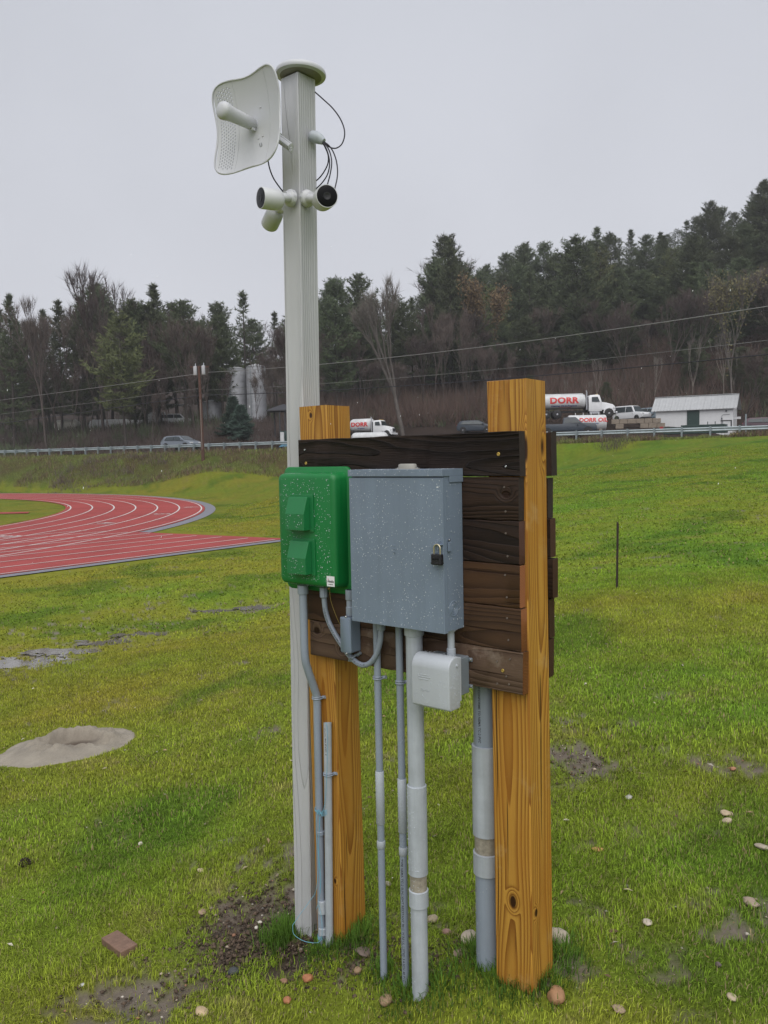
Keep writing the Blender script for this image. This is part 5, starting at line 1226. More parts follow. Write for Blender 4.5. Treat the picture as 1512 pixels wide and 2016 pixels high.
# ================================================================ utility pole and wires
bx_, by_ = at(401, 937, 76)[:2]; bz = g1(bx_, by_); up_ = thing('utility_pole', 'brown wooden utility pole carrying two grey transformers in front of the guardrail', 'utility pole', (bx_, by_, bz))
H_ = 10.55-bz
mb = MB(); mb.tube([(0, 0, -1), (0, 0, 0), (-.03, 0, H_*.5), (-.10, 0, H_-.3)], [.17, .16, .14, .11], 12); part('pole_shaft', mb, POLEW, up_, smooth=60)
for dx, dz in ((-.42, -.85), (.32, -.80)):
    mb = MB(); mb.lathe([(.16, 0), (.17, .02), (.17, .74), (.15, .80), (.05, .83)], 16, Matrix.Translation((dx, -.1, H_+dz-.2))); t_ = part('transformer', mb, simple('transformer_grey', (.42, .43, .46), .4, var=.05), up_, smooth=40)
    mb = MB(); mb.lathe([(.035, 0), (.05, .05), (.03, .1), (.05, .15), (.02, .25)], 8, Matrix.Translation((dx+.04, -.1, H_+dz+.61))); part('bushing', mb, PVC_OLD, t_)
mb = MB(); mb.box(-.9, .8, -.06, .06, H_-.35, H_-.23); part('crossarm', mb, POLEW, up_)
mb = MB(); mb.tube([(-.02, -.16, 1.0), (-.05, -.15, 5.5)], .035, 6); part('cable_guard', mb, simple('pole_guard', (.2, .17, .15), .6), up_)
wires = [('thick black cable running from the utility pole to the left', [(397, 778, 76), (-330, 874, 112)], .035, .4), ('thick black cable running from the utility pole to the right', [(405, 778, 76), (1760, 672, 39)], .032, .9),
         ('thin upper wire running from the utility pole to the left', [(389, 736, 76), (-330, 827, 112)], .024, .3), ('thin upper wire rising from the utility pole to the right', [(410, 733, 76), (1760, 563, 39)], .022, 1.2),
         ('faint middle wire on the right half, upper of two', [(405, 768, 77), (1760, 640, 40)], .012, .9), ('faint middle wire on the left, dipping behind the pines', [(397, 764, 77), (-330, 852, 113)], .014, .4)]
for lb, (a, c), r, sag in wires:
    A, B_ = Vector(at(*a)), Vector(at(*c)); t = thing('power_line', lb, 'power line', tuple(A), 0, 'wires strung from the utility pole'); mb = MB(); WM_ = CABLE if r > .03 else WIREG
    mb.tube([A.lerp(B_, f)-A+Vector((0, 0, -sag*4*f*(1-f)*.5)) for f in np.linspace(0, 1, 22)], r, 6); part('wire', mb, WM_, t, smooth=60)

# ================================================================ vehicles
def wheel(parent, x, y, z, r, wd=.25, rimr=.6):
    M = Matrix.Translation((x, y, z)) @ Matrix.Rotation(PI/2, 4, 'X')
    mb = MB(); mb.lathe([(r*rimr, -wd/2), (r*.93, -wd/2), (r, -wd/2+.03), (r, wd/2-.03), (r*.93, wd/2), (r*rimr, wd/2)], 22, M, cap=False)
    mb.lathe([(r*rimr, -wd/2+.01), (r*rimr, wd/2-.01)], 22, M); w_ = part('wheel', mb, RUBBER, parent, smooth=40)
    mb = MB(); s_ = -1 if y < 0 else 1
    M2 = Matrix.Translation((x, y+s_*(wd/2-.02), z)) @ Matrix.Rotation(-s_*PI/2, 4, 'X'); mb.lathe([(r*rimr, 0), (r*rimr*.9, -.03), (r*.25, -.04), (r*.22, .04), (.02, .05)], 18, M2); part('rim', mb, CHROME, w_, smooth=40)
def side_poly(pts, y0, thick=.012, wfun=None, sides=(-1, 1)):
    mb = MB(); n = len(pts); vs = []
    for sgn in sides:
        for x, z in pts: vs.append((x, sgn*((wfun(z) if wfun else y0)+thick), z))
        for x, z in pts: vs.append((x, sgn*((wfun(z) if wfun else y0)-.03), z))
    for b0 in range(0, 2*n*len(sides), 2*n):
        mb.add(vs[b0:b0+2*n], [tuple(range(n)), tuple(range(n, 2*n))[::-1]]+[(i, (i+1) % n, n+(i+1) % n, n+i) for i in range(n)])
    return mb
def car(name, label, cat, px, py, d, yaw, paint, L=4.2, H=1.48, style='hatch', group=None):
    p = at(px, py, d); z0 = g1(p[0], p[1]); z0 = max(z0, p[2]) if abs(p[2]-z0) < 1.2 else z0
    t = thing(name, label, cat, (p[0], p[1], z0), yaw, group); hl = L/2; W0 = .88; W1 = .62
    def wf(z): return W0 if z < .95 else W0-(W0-W1)*(z-.95)/(H-.95)*.9
    if style == 'hatch': prof = [(-hl, .35), (-hl, .85), (-hl+.12, 1.0), (-hl+.35, H-.12), (-hl+.75, H-.02), (0, H), (.45, H-.06), (1.15, 1.0), (hl-.35, .86), (hl-.05, .66), (hl, .35), (hl-.3, .22), (-hl+.3, .22)]; wins = [[(-hl+.55, 1.0), (-hl+.75, H-.16), (-.25, H-.10), (-.25, .98)], [(-.18, .98), (-.18, H-.10), (.38, H-.14), (.98, .98)]]; glass = [(.50, H-.07), (1.17, 1.0)]
    elif style == 'suv': prof = [(-hl, .4), (-hl, 1.0), (-hl+.12, H-.1), (-hl+.5, H), (.45, H), (.75, H-.08), (1.25, 1.1), (hl-.25, 1.0), (hl, .8), (hl, .4), (hl-.3, .28), (-hl+.3, .28)]; wins = [[(-hl+.25, 1.1), (-hl+.35, H-.14), (-.3, H-.12), (-.3, 1.08)], [(-.22, 1.08), (-.22, H-.12), (.6, H-.14), (1.05, 1.08)]]; glass = [(.78, H-.10), (1.25, 1.1)]
    else: prof = [(-hl, .55), (-hl, 1.12), (-.45, 1.12), (-.40, H-.05), (-.1, H), (.75, H), (1.3, 1.2), (hl-.15, 1.12), (hl, .9), (hl, .5), (hl-.4, .4), (-hl+.3, .45)]; wins = [[(-.28, 1.2), (-.22, H-.12), (.30, H-.12), (.30, 1.2)], [(.36, 1.2), (.36, H-.12), (.74, H-.14), (1.12, 1.2)]]; glass = [(.79, H-.05), (1.3, 1.22)]
    mb = MB(); mb.shell([(x, z, wf(z)) for x, z in prof]); body = part('body', mb, paint, t, bevel=.05, smooth=40, bseg=3)
    for w_ in wins:
        for sg in (-1, 1): part('side_window', side_poly(w_, W0, wfun=wf, sides=(sg,)), GLASSD, t)
    (xa, za), (xb, zb) = glass; mb = MB(); ya, yb = wf(za)-.08, wf(zb)-.06; mb.add([(xa, -ya, za+.015), (xa, ya, za+.015), (xb+.02, yb, zb+.01), (xb+.02, -yb, zb+.01), (xa-.02, -ya, za-.02), (xa-.02, ya, za-.02), (xb-.02, yb, zb-.02), (xb-.02, -yb, zb-.02)], [(0,1,2,3), (7,6,5,4), (0,4,5,1), (2,6,7,3), (0,3,7,4), (1,5,6,2)])
    part('windscreen', mb, GLASSD, t)
    rw_ = .36 if style == 'pickup' else .31
    for x in (-hl+.78, hl-.80):
        for y in (-W0+.08, W0-.08):
            mb = MB(); mb.lathe([(rw_+.07, -.02), (rw_+.07, .02)], 20, Matrix.Translation((x, y+(.085 if y > 0 else -.085), rw_+.03)) @ Matrix.Rotation(PI/2, 4, 'X')); part('wheel_arch', mb, RUBBER, t); wheel(t, x, y+(.02 if y > 0 else -.02), rw_, rw_, .20, .64)
    for y in (-.62, .62):
        mb = MB(); mb.bx((hl-.10, y, .68 if style == 'hatch' else .85), (.22, .34, .14)); part('headlight', mb, SHINE, t, bevel=.03)
        mb = MB(); mb.bx((-hl+.04, y, .88), (.12, .28, .16)); part('tail_light', mb, REDL, t, bevel=.02)
        mb = MB(); mb.bx((.95, y*1.55, 1.02), (.12, .18, .12)); part('mirror', mb, paint, t, bevel=.03)
    if style == 'pickup':
        mb = MB(); mb.box(-hl+.06, -.50, -.74, .74, 1.08, 1.125); part('bed_floor', mb, RUBBER, t)
    return t
R12 = math.atan2(28, -50)
car('hatchback_car', 'silver-grey hatchback driving on the road behind the guardrail', 'car', 357, 885, 89, R12+PI-.02, VSILV, 4.35, 1.48)
car('suv', 'white suv parked in the yard just right of the larger tanker truck', 'car', 1243, 829, 104, -1.0, VWHITE, 4.7, 1.9, 'suv')
car('blue_car', 'pale blue car mostly hidden behind the left end of the white shed', 'car', 1285, 828, 106, -.9, VBLUE, 4.4, 1.6, 'suv')
car('maroon_car', 'dull maroon car at the right edge behind the guardrail', 'car', 1508, 849, 90, -.5, VRED, 4.6, 1.5)
car('pickup_truck', 'dark blue-grey pickup truck parked below the larger tanker truck', 'pickup truck', 1118, 858, 80, -.25, VDARK, 5.4, 1.75, 'pickup')

def tanker(name, label, px, py, d, yaw, tl, tr=1, hood_long=True, scale=1.0, round_tank=False):
    p = at(px, py, d); z0 = p[2]; t = thing(name, label, 'tanker truck', (p[0], p[1], z0), yaw, 'white oil tanker trucks'); t.scale = (scale,)*3
    # frame
    mb = MB(); mb.box(-tl-.6, 3.0, -.42, .42, .72, .95); part('chassis', mb, RUBBER, t)
    # tank
    tz = 2.02 if not round_tank else 2.05; ry, rz = (1.12, .86) if not round_tank else (1.05, 1.05); mb = MB(); rg = []; N_ = 32
    xs = [(-tl-.02, .35), (-tl, .93), (-tl+.10, 1.0), (-.25, 1.0), (-.12, .95), (-.08, .45)] if not round_tank else [(-tl-.25, .12), (-tl-.18, .5), (-tl, .84), (-tl+.35, 1.0), (-.45, 1.0), (-.18, .80), (-.05, .4), (0, .1)]
    for x, k in xs: rg.append([(x, ry*k*math.copysign(abs(math.cos(a))**.85, math.cos(a)), tz+rz*k*math.copysign(abs(math.sin(a))**.85, math.sin(a))) for a in np.linspace(0, 2*PI, N_, endpoint=False)])
    loft(mb, rg); tk = part('tank', mb, VWDIRT, t, smooth=40)
    if not round_tank:
        for x in np.linspace(-tl+.3, -.5, 4):
            mb = MB(); mb.tube([(x, (ry+.01)*math.cos(a), tz+(rz+.01)*math.sin(a)) for a in np.linspace(0, PI, 14)], .018, 5); part('tank_band', mb, VWDIRT, tk)
        mb = MB(); mb.box(-tl+.1, -.3, -.35, .35, tz+rz-.03, tz+rz+.10); part('walkway', mb, VWDIRT, tk, bevel=.02)
        mb = MB(); mb.box(-tl-.9, -tl+.35, -1.0, 1.0, 1.15, 1.75); part('pump_cabinet', mb, DARKR, t, bevel=.02)
        mb = MB(); mb.box(-tl-.9, -tl+.30, -1.08, 1.08, 1.75, 2.75); part('rear_locker', mb, VWDIRT, t, bevel=.06)
    # lettering
    for s_, sz, zc, mt_, bo, xc in ((('DORR', 1.02 if not round_tank else .80, tz+.10, INKR, .045, -tl*.50), ('Heating Oil & Propane', .27, tz-.46, INKBL, .012, -tl*.50), ('Service 24 Hours', .17, tz-.64, INKR, .006, -tl*.48)) if not round_tank else (('DORR', .88, tz+.08, INKR, .045, -tl*.55), ('Propane', .30, tz-.42, INKBL, .012, -tl*.48))):
        for sd_ in (-1, 1):
            tm = text_mesh(s_, sz, 0.0, bo, spacing=1.05, shear=.12 if sz < .5 else 0); tm.materials.append(mt_)
            bm = bmesh.new(); bm.from_mesh(tm); bmesh.ops.triangulate(bm, faces=bm.faces); bmesh.ops.subdivide_edges(bm, edges=[e for e in bm.edges if e.calc_length() > sz*.25], cuts=2); bm.to_mesh(tm); bm.free()
            for v in tm.vertices:
                x = v.co.x*1.15; h = v.co.y*.82 + (zc-tz); a = math.asin(max(-.95, min(.95, h/rz)))
                v.co = (xc+(x if sd_ < 0 else -x), sd_*(ry*abs(math.cos(a))**.85+.02), tz+rz*math.copysign(abs(math.sin(a))**.85, a))
            link('lettering', tm, tk)
    # cab
    mb = MB(); mb.shell([(.25, .80, 1.05), (.25, 2.45, 1.0), (.42, 2.72, .90), (1.35, 2.78, .88), (1.55, 2.68, .92), (1.80, 1.85, 1.02), (1.80, .80, 1.05)]); cb = part('cab', mb, VWHITE, t, bevel=.04, smooth=40)
    for sg in (-1, 1): part('side_window', side_poly([(.62, 1.92), (.62, 2.48), (1.32, 2.50), (1.55, 1.92)], 1.0, wfun=lambda z: 1.05-.09*(z-1.85)/.9, sides=(sg,)), GLASSD, cb)
    mb = MB(); mb.add([(1.60, -.84, 2.60), (1.60, .84, 2.60), (1.86, .93, 1.90), (1.86, -.93, 1.90), (1.5, -.84, 2.60), (1.5, .84, 2.60), (1.7, .93, 1.90), (1.7, -.93, 1.90)], [(0,1,2,3), (7,6,5,4), (0,4,5,1), (2,6,7,3), (0,3,7,4), (1,5,6,2)]); part('windscreen', mb, GLASSD, cb)
    mb = MB(); mb.shell([(1.78, .95, .98), (1.78, 1.90, .92), (2.4, 1.78, .86), (3.15, 1.58, .78), (3.42, 1.30, .74), (3.45, .85, .74), (3.2, .75, .80)]); hd = part('hood', mb, VWHITE, t, bevel=.07, smooth=40, bseg=3)
    mb = MB(); mb.box(3.40, 3.50, -.52, .52, .88, 1.42); part('grille', mb, DARKR, hd, bevel=.02)
    for y in (-.78, .78):
        mb = MB(); mb.bx((3.25, y, 1.18), (.20, .22, .18)); part('headlight', mb, SHINE, hd, bevel=.04)
        arc_ = [(2.62+.66*math.cos(a), .55+.66*math.sin(a)) for a in np.linspace(0, PI, 12)]; arc2 = [(2.62+.56*math.cos(a), .55+.56*math.sin(a)) for a in np.linspace(PI, 0, 12)]
        mb = MB(); mb.prism(arc_+arc2, y*1.0-.30 if y < 0 else y-.02, y+.02 if y < 0 else y+.30); part('fender', mb, VWHITE, hd, smooth=40)
        mb = MB(); mb.lathe([(.57, -.02), (.57, .02)], 20, Matrix.Translation((2.62, y*1.14, .60)) @ Matrix.Rotation(PI/2, 4, 'X')); part('wheel_well', mb, RUBBER, hd)
        wheel(t, 2.62, y*1.24, .52, .52, .28, .58)
        mb = MB(); mb.box(.35, 1.55, y*1.0-.2, y*1.0+.28, .45, .95); part('step_tank', mb, CHROME, t, bevel=.06)
        mb = MB(); mb.bx((1.92, y*1.52, 2.15), (.08, .24, .42)); part('mirror', mb, BLACKP, cb, bevel=.02)
        for x in ((-tl+.55, -tl+1.85) if not round_tank else (-tl+1.2,)): wheel(t, x, y*1.15, .52, .52, .5, .5)
    mb = MB(); mb.box(3.35, 3.60, -1.15, 1.15, .42, .72); part('bumper', mb, CHROME if not round_tank else VWHITE, t, bevel=.04)
    mb = MB(); mb.tube([(.02, -1.02, 1.0), (.02, -1.02, 3.05), (-.06, -1.04, 3.30)], [.09, .09, .07], 12); part('exhaust_stack', mb, CHROME, t, smooth=50)
    mb = MB(); mb.box(-.05, .2, -.95, .95, .95, 2.5); part('bulkhead', mb, DARKR, t)
    for k in range(-2, 3): mb = MB(); mb.bx((1.3, k*.32, 2.82), (.12, .14, .06)); part('roof_light', mb, YELP, cb)
    return t
tanker('tanker_truck', 'larger white oil tanker truck lettered DORR, cab facing right, parked above the pickup', 1152, 824, 100, rad(-4), 5.3)
tanker('tanker_truck', 'smaller white round-tank truck lettered DORR, in the middle distance between the posts', 737, 862, 101, rad(-24), 3.9, 1, True, .76, True)
# ================================================================ yard
def base_at(px, py, d):
    p = at(px, py, d); return p[0], p[1], p[2]
# white shed with corrugated roof
x0, y0, z0 = base_at(1291, 846, 98); x1, y1, z1 = base_at(1443, 846, 94); L = math.hypot(x1-x0, y1-y0); az = math.atan2(y1-y0, x1-x0); zb = min(z0, z1)
sh = thing('white_shed', 'long low white block shed with green door and ribbed metal roof', 'shed', (x0, y0, zb), az)
D_ = 4.4; hw = 2.62
mb = MB(); mb.box(0, L, 0, D_, -.8, hw); 
walls = part('wall', mb, SHEDW, sh)
mb = MB(); mb.add([(L+.001, 0, hw-.001), (L+.001, D_, hw-.001), (L+.001, D_/2, hw+1.45), (L-.12, 0, hw-.001), (L-.12, D_, hw-.001), (L-.12, D_/2, hw+1.45)], [(0, 1, 2), (5, 4, 3), (0, 3, 4, 1), (1, 4, 5, 2), (2, 5, 3, 0)])
mb.add([(0, 0, hw-.001), (0, D_, hw-.001), (0, D_/2, hw+1.45), (.12, 0, hw-.001), (.12, D_, hw-.001), (.12, D_/2, hw+1.45)], [(2, 1, 0), (3, 4, 5), (1, 4, 3, 0), (2, 5, 4, 1), (0, 3, 5, 2)]); part('gable', mb, SHEDW, sh)
sl_ = 1.45/(D_/2); npan = 13; wpan = (L+.9)/npan; me_ = None
for k in range(npan):
    for s_ in (0, 1):
        mb = MB(); xa = -.45+k*wpan
        ya, yb = (-.38, D_/2) if not s_ else (D_+.38, D_/2); za, zb_ = hw-.38*sl_+.06, hw+1.45+.06
        dz = random.uniform(-.012, .012)
        for (a, b_, h) in ((xa, xa+wpan-.06, 0), (xa+wpan-.07, xa+wpan-.005, .055), (xa+wpan*.45, xa+wpan*.45+.05, .05)):
            mb.add([(a, ya, za+h+dz), (b_, ya, za+h+dz), (b_, yb, zb_+h+dz), (a, yb, zb_+h+dz), (a, ya, za-.05), (b_, ya, za-.05), (b_, yb, zb_-.05), (a, yb, zb_-.05)], [(0,1,2,3), (7,6,5,4), (0,4,5,1), (1,5,6,2), (2,6,7,3), (3,7,4,0)])
        part('roof_panel', mb, SHEDR, sh)
mb = MB(); mb.bx((L*.50, D_/2, hw+1.45+.11), (L+.9, .3, .05)); part('ridge_cap', mb, SHEDR, sh)
mb = MB(); mb.box(L*.415, L*.575, -.05, .02, 0, hw-.06); dr = part('door', mb, DGREEN, sh, bevel=.01)
for xx in (.415, .568): mb = MB(); mb.box(L*xx, L*(xx+.007), -.075, -.051, 0, hw-.06); part('door_batten', mb, DGREEN, dr)
mb = MB(); mb.box(L*.415, L*.575, -.075, -.051, .62, .70); part('door_batten', mb, DGREEN, dr)
mb = MB(); mb.bx((L*.915, -.08, 2.15), (.14, .14, .18)); part('wall_lamp', mb, VDARK, sh)
mb = MB(); mb.tube([(L*.86, -.03, .9), (L*.86, -.03, 1.62), (L*.875, -.03, 1.72), (L*.96, -.03, 1.74)], .02, 5); mb.bx((L*.86, -.05, 1.3), (.12, .08, .18)); part('pipe_run', mb, VDARK, sh)
mb = MB(); mb.bx((L+.35, 1.2, 1.35), (.7, .3, .26)); part('vent_duct', mb, SHEDW, sh)
# things in front of the shed
x, y, z = base_at(1368, 851, 84); fl = thing('flatbed_trailer', 'low dark green flatbed or bin in front of the white shed', 'trailer', (x, y, z), math.atan2(28, -50)+PI)
mb = MB(); mb.box(-2.9, 3.0, -.9, .9, -.15, .55); mb.box(-1.2, 2.9, -.9, .9, .55, .72); part('bed', mb, DGREEN, fl, bevel=.02)
for xx in (1.3, 2.0): mb = MB(); mb.box(xx, xx+.06, -.9, -.8, .72, 1.0); part('stake_post', mb, DGREEN, fl)
mb = MB(); mb.box(-3.25, -2.95, -.9, -.6, .05, .65); part('red_marker', mb, REDL, fl)
x, y, z = base_at(1429, 838, 84); mc = thing('generator_cabinet', 'small grey-white cabinet with dark frame standing before the shed corner', 'cabinet', (x, y, z-.35), -.1)
mb = MB(); mb.box(-.38, .34, -.4, .4, 0, .80); part('panel', mb, VWDIRT, mc); mb = MB(); mb.box(-.40, .42, -.43, .43, .80, .9); mb.box(.34, .46, -.43, .43, 0, .9); mb.box(-.40, .46, -.43, .43, -.08, 0); part('frame', mb, BLACKP, mc)
mb = MB(); mb.box(-.30, .05, -.42, -.40, .25, .5); part('screen', mb, VSILV, mc)
x, y, z = base_at(1446, 861, 74); yb_ = thing('yellow_box', 'small yellow box behind the guardrail below the white shed', 'box', (x, y, g1(x, y)), .1); mb = MB(); mb.box(-.27, .27, -.25, .25, 0, .52); part('box_body', mb, YELP, yb_, bevel=.02); mb = MB(); mb.box(-.29, .29, -.27, .27, .52, .57); part('lid', mb, YELP, yb_, bevel=.01)
x, y, z = base_at(1468, 862, 66); sp_ = thing('sign_post', 'thin bare metal sign post behind the guardrail right of the shed', 'post', (x, y, g1(x, y))); mb = MB(); mb.box(-.05, .05, -.03, .03, -.1, at(1468, 815, 66)[2]-g1(x, y)); part('post_shaft', mb, GALVP, sp_)
# dark green building at the right edge
x, y, z = base_at(1484, 838, 112); gb2 = thing('green_building', 'dark green metal building at the right edge behind the trees', 'building', (x, y, z), -.12)
mb = MB(); mb.box(0, 12, 0, 8, -1.2, 3.5); part('wall', mb, DGREEN, gb2)
for k in range(6): mb = MB(); mb.box(k*2-.3, k*2+1.68, -.4, 8.4, 3.5+.003*k, 3.62+.003*k); part('roof_panel', mb, DARKR, gb2)
for k in range(3):
    mb = MB(); mb.box(1.1+k*3, 1.6+k*3, -.04, .02, 1.1, 1.6); part('window', mb, SHINE, gb2)
# retaining wall of concrete blocks
A = np.array(base_at(1209, 847, 97)); B = np.array(base_at(1296, 846, 96)); L2 = math.hypot(*(B-A)[:2]); az = math.atan2(B[1]-A[1], B[0]-A[0])
rw_ = thing('block_wall', 'weathered concrete block retaining wall left of the white shed', 'wall', tuple(A), az); ncol = 6; bw_ = (L2+.6)/ncol
for r_ in range(3):
    for k in range(ncol):
        if r_ == 1 and k in (1, 2): continue
        xx = k*bw_+(bw_*.5 if r_ == 1 else 0)-.3; mb = MB(); j = random.uniform(-.04, .04)
        mb.box(xx+.015, xx+bw_-.015, j, .9+j, r_*.56-.4, r_*.56+.14); part('block', mb, CONC, rw_, bevel=.03)
# horizontal white oil tank lettered DORR OIL
x, y, z = base_at(1156, 851, 86); ot_ = thing('oil_storage_tank', 'white horizontal tank lettered DORR OIL in red beside the pickup', 'oil tank', (x, y, z), -.05)
M = Matrix.Translation((0, 0, .95)) @ Matrix.Rotation(PI/2, 4, 'Y')
mb = MB(); mb.lathe([(.05, -2.0), (.75, -1.95), (.82, -1.85), (.82, 1.75), (.78, 1.85), (.05, 1.88)], 30, M); tk = part('tank_shell', mb, VWDIRT, ot_, smooth=35)
for s_, sz, zz, mt_ in (('DORR OIL', .56, .26, INKR), ('Fuels & Service', .16, -.08, INKBL)):
    tm = text_mesh(s_, sz, 0, .02 if sz > .3 else .004, shear=.2); tm.materials.append(mt_)
    bm = bmesh.new(); bm.from_mesh(tm); bmesh.ops.triangulate(bm, faces=bm.faces); bmesh.ops.subdivide_edges(bm, edges=[e for e in bm.edges if e.calc_length() > .12], cuts=2); bm.to_mesh(tm); bm.free()
    for v in tm.vertices: h = v.co.y+zz; a = math.asin(max(-.95, min(.95, h/.82))); v.co = (v.co.x*1.12+.45, -.84*math.cos(a), .95+.84*math.sin(a))
    link('lettering', tm, ot_)
for xx in (-1.2, -.4, .4, 1.2): mb = MB(); mb.tube([(xx, 0, 1.7), (xx, 0, 2.0)], .04, 6); part('vent_pipe', mb, VWDIRT, ot_)
for xx in (-1.2, 1.1): mb = MB(); mb.box(xx, xx+.3, -.6, .6, -.2, .3); part('saddle', mb, CONC, ot_)
# pale horizontal tank before the small truck
x, y, z = base_at(727, 872, 96); lt = thing('propane_tank', 'long pale grey round-ended tank lying below the smaller tanker truck', 'tank', (x, y, z), -.25)
M = Matrix.Translation((0, 0, .62)) @ Matrix.Rotation(PI/2, 4, 'Y'); mb = MB(); pr_ = [(.6*math.cos(a), -1.6+.55*math.sin(a)) for a in np.linspace(-PI/2+.05, 0, 7)]+[(.6*math.cos(a), 1.7+.55*math.sin(a)) for a in np.linspace(0, PI/2-.05, 7)]
mb.lathe(pr_, 26, M); part('tank_shell', mb, VWDIRT, lt, smooth=60)
for xx in (-1.2, 1.2): mb = MB(); mb.box(xx-.12, xx+.12, -.4, .4, -.3, .3); part('saddle', mb, CONC, lt)
# dark cars behind the top board
car('dark_car', 'blue-black car half hidden left of the nearer post', 'car', 938, 860, 98, -.3, VDARK, 4.4, 1.45)
# silos
def silo(label, px, ptop, pbase, d, wpx, group='grey metal silos'):
    x, y, z = base_at(px, pbase, d); r = wpx/2/FPX*d; h = at(px, ptop, d)[2]-z
    t = thing('silo', label, 'silo', (x, y, z), 0, group); n = 9
    for k in range(n):
        mb = MB(); za, zc = h*k/n, h*(k+1)/n; mb.lathe([(r, za-.6 if k == 0 else za), (r, zc-.03), (r+.03, zc-.02), (r+.03, zc)], 30, cap=False); part('shell_ring', mb, SILO, t, smooth=50)
    mb = MB(); mb.lathe([(r+.08, h), (r*.6, h+r*.16), (r*.15, h+r*.26), (.05, h+r*.27)], 30); part('roof', mb, SHEDR, t, smooth=25)
    mb = MB()
    for xx in (-.2, .2): mb.tube([(xx-r*.3, -r*.96, 0), (xx-r*.3, -r*.96, h)], .03, 4)
    for k in range(int(h/.4)): mb.tube([(-.2-r*.3, -r*.96, k*.4), (.2-r*.3, -r*.96, k*.4)], .02, 4)
    part('ladder', mb, GALVP, t)
silo('tall grey metal silo, middle one of three, behind the two small spruces', 467, 727, 838, 118, 39)
silo('tall grey metal silo, rightmost of three, with the brightest flank', 507, 722, 838, 116, 38)
silo('shorter grey metal silo just right of the utility pole', 420, 792, 842, 120, 38)
# white tanks and sheds far left behind the trunks
x, y, z = base_at(232, 842, 124); t = thing('white_tank', 'long white horizontal tank behind the tree trunks at the left', 'tank', (x, y, z), .05)
M = Matrix.Translation((0, 0, .4)) @ Matrix.Rotation(PI/2, 4, 'Y'); mb = MB(); mb.lathe([(.1, -4.2), (.6, -4.0), (.85, -3.6), (.85, 3.2), (.6, 3.6), (.1, 3.8)], 26, M); part('tank_shell', mb, VWDIRT, t, smooth=40)
x, y, z = base_at(133, 846, 126); t = thing('white_tank', 'dull white rounded tank farthest left behind the brush', 'tank', (x, y, z), 0)
M = Matrix.Translation((0, 0, .6)) @ Matrix.Rotation(PI/2, 4, 'Y'); mb = MB(); mb.lathe([(.1, -2.0), (.6, -1.8), (.9, -1.4), (.9, 1.3), (.6, 1.8), (.1, 2.0)], 26, M); part('tank_shell', mb, simple('mossy_white', (.34, .33, .29), .6, var=.3), t, smooth=40)
x, y, z = base_at(298, 842, 124); t = thing('white_container', 'white box-like container behind the trunks', 'container', (x, y, z), .03); mb = MB(); mb.box(-1.7, 1.9, 0, 2.4, -.2, 2.3); part('container_shell', mb, VWDIRT, t, bevel=.03)
for k in range(12): mb = MB(); mb.box(-1.6+k*.29, -1.45+k*.29, -.04, -.002, 0, 2.2); part('rib', mb, VWDIRT, t)
x, y, z = base_at(344, 838, 122); t = thing('open_shelter', 'open-sided shelter with flat white roof, left of the utility pole', 'shelter', (x, y, z), .04)
mb = MB(); mb.box(-2.7, 2.2, -1.5, 1.8, 2.9, 3.05); part('roof', mb, SHEDW, t)
for xx in (-2.2, -.6, .8, 1.6, 2.0): mb = MB(); mb.box(xx, xx+.12, -1.4, -1.28, -.3, 2.9); part('post', mb, CONC, t)
car('parked_van', 'white vehicle parked under the open shelter', 'van', 348, 842, 121, .1, VWHITE, 4.6, 1.7, 'suv')
x, y, z = base_at(381, 841, 121); t = thing('white_container', 'small white box at the foot of the utility pole background', 'container', (x, y, z)); mb = MB(); mb.box(-.9, .9, 0, 1.5, -.2, 1.1); part('container_shell', mb, VWDIRT, t, bevel=.02)
# dark canopy right of silos
x, y, z = base_at(562, 872, 96); t = thing('dark_canopy', 'dark peaked canopy on posts left of the white pole', 'canopy', (x, y, z), 0)
mb = MB(); h_ = at(562, 808, 96)[2]-z; a_ = h_+.75; mb.add([(-1.9, -1.5, h_), (1.6, -1.5, h_), (1.6, 1.6, h_), (-1.9, 1.6, h_), (-.1, 0, a_), (-1.9, -1.5, h_-.12), (1.6, -1.5, h_-.12), (1.6, 1.6, h_-.12), (-1.9, 1.6, h_-.12)], [(0, 1, 4), (1, 2, 4), (2, 3, 4), (3, 0, 4), (8, 7, 6, 5), (0, 5, 6, 1), (1, 6, 7, 2), (2, 7, 8, 3), (3, 8, 5, 0)]); part('roof', mb, DARKR, t)
for xx, yy in ((-.5, -1.3), (.1, -1.3), (.9, -1.3), (1.3, 1.2), (-1.4, 1.2)): mb = MB(); mb.box(xx, xx+.14, yy, yy+.14, -.3, h_-.1); part('post', mb, DARKR, t)
x, y, z = base_at(565, 875, 93); t = thing('green_crate', 'dark green bin under the dark canopy', 'bin', (x, y, z)); mb = MB(); mb.box(-.7, 1.6, -.5, .5, -.3, 1.5); part('bin_body', mb, DGREEN, t, bevel=.03)
x, y, z = base_at(556, 868, 92); t = thing('grey_cabinet', 'small pale grey cabinet left of the dark green bin', 'cabinet', (x, y, z-.3)); mb = MB(); mb.box(-.2, .2, -.2, .2, 0, 1.25); part('cabinet_body', mb, VWDIRT, t, bevel=.02)
x, y, z = base_at(563, 881, 84); t = thing('blue_tarp', 'crumpled blue plastic behind the guardrail by the white pole', 'tarp', (x, y, z))
mb = MB(); nn = 12
mb.add([(-.7+1.5*i/nn, -.3+.6*j/nn, .45*math.sin(PI*i/nn)*math.sin(PI*j/nn)+random.uniform(0, .12)) for i in range(nn+1) for j in range(nn+1)], [(i*(nn+1)+j, (i+1)*(nn+1)+j, (i+1)*(nn+1)+j+1, i*(nn+1)+j+1) for i in range(nn) for j in range(nn)]); part('sheet', mb, BLUEP, t)

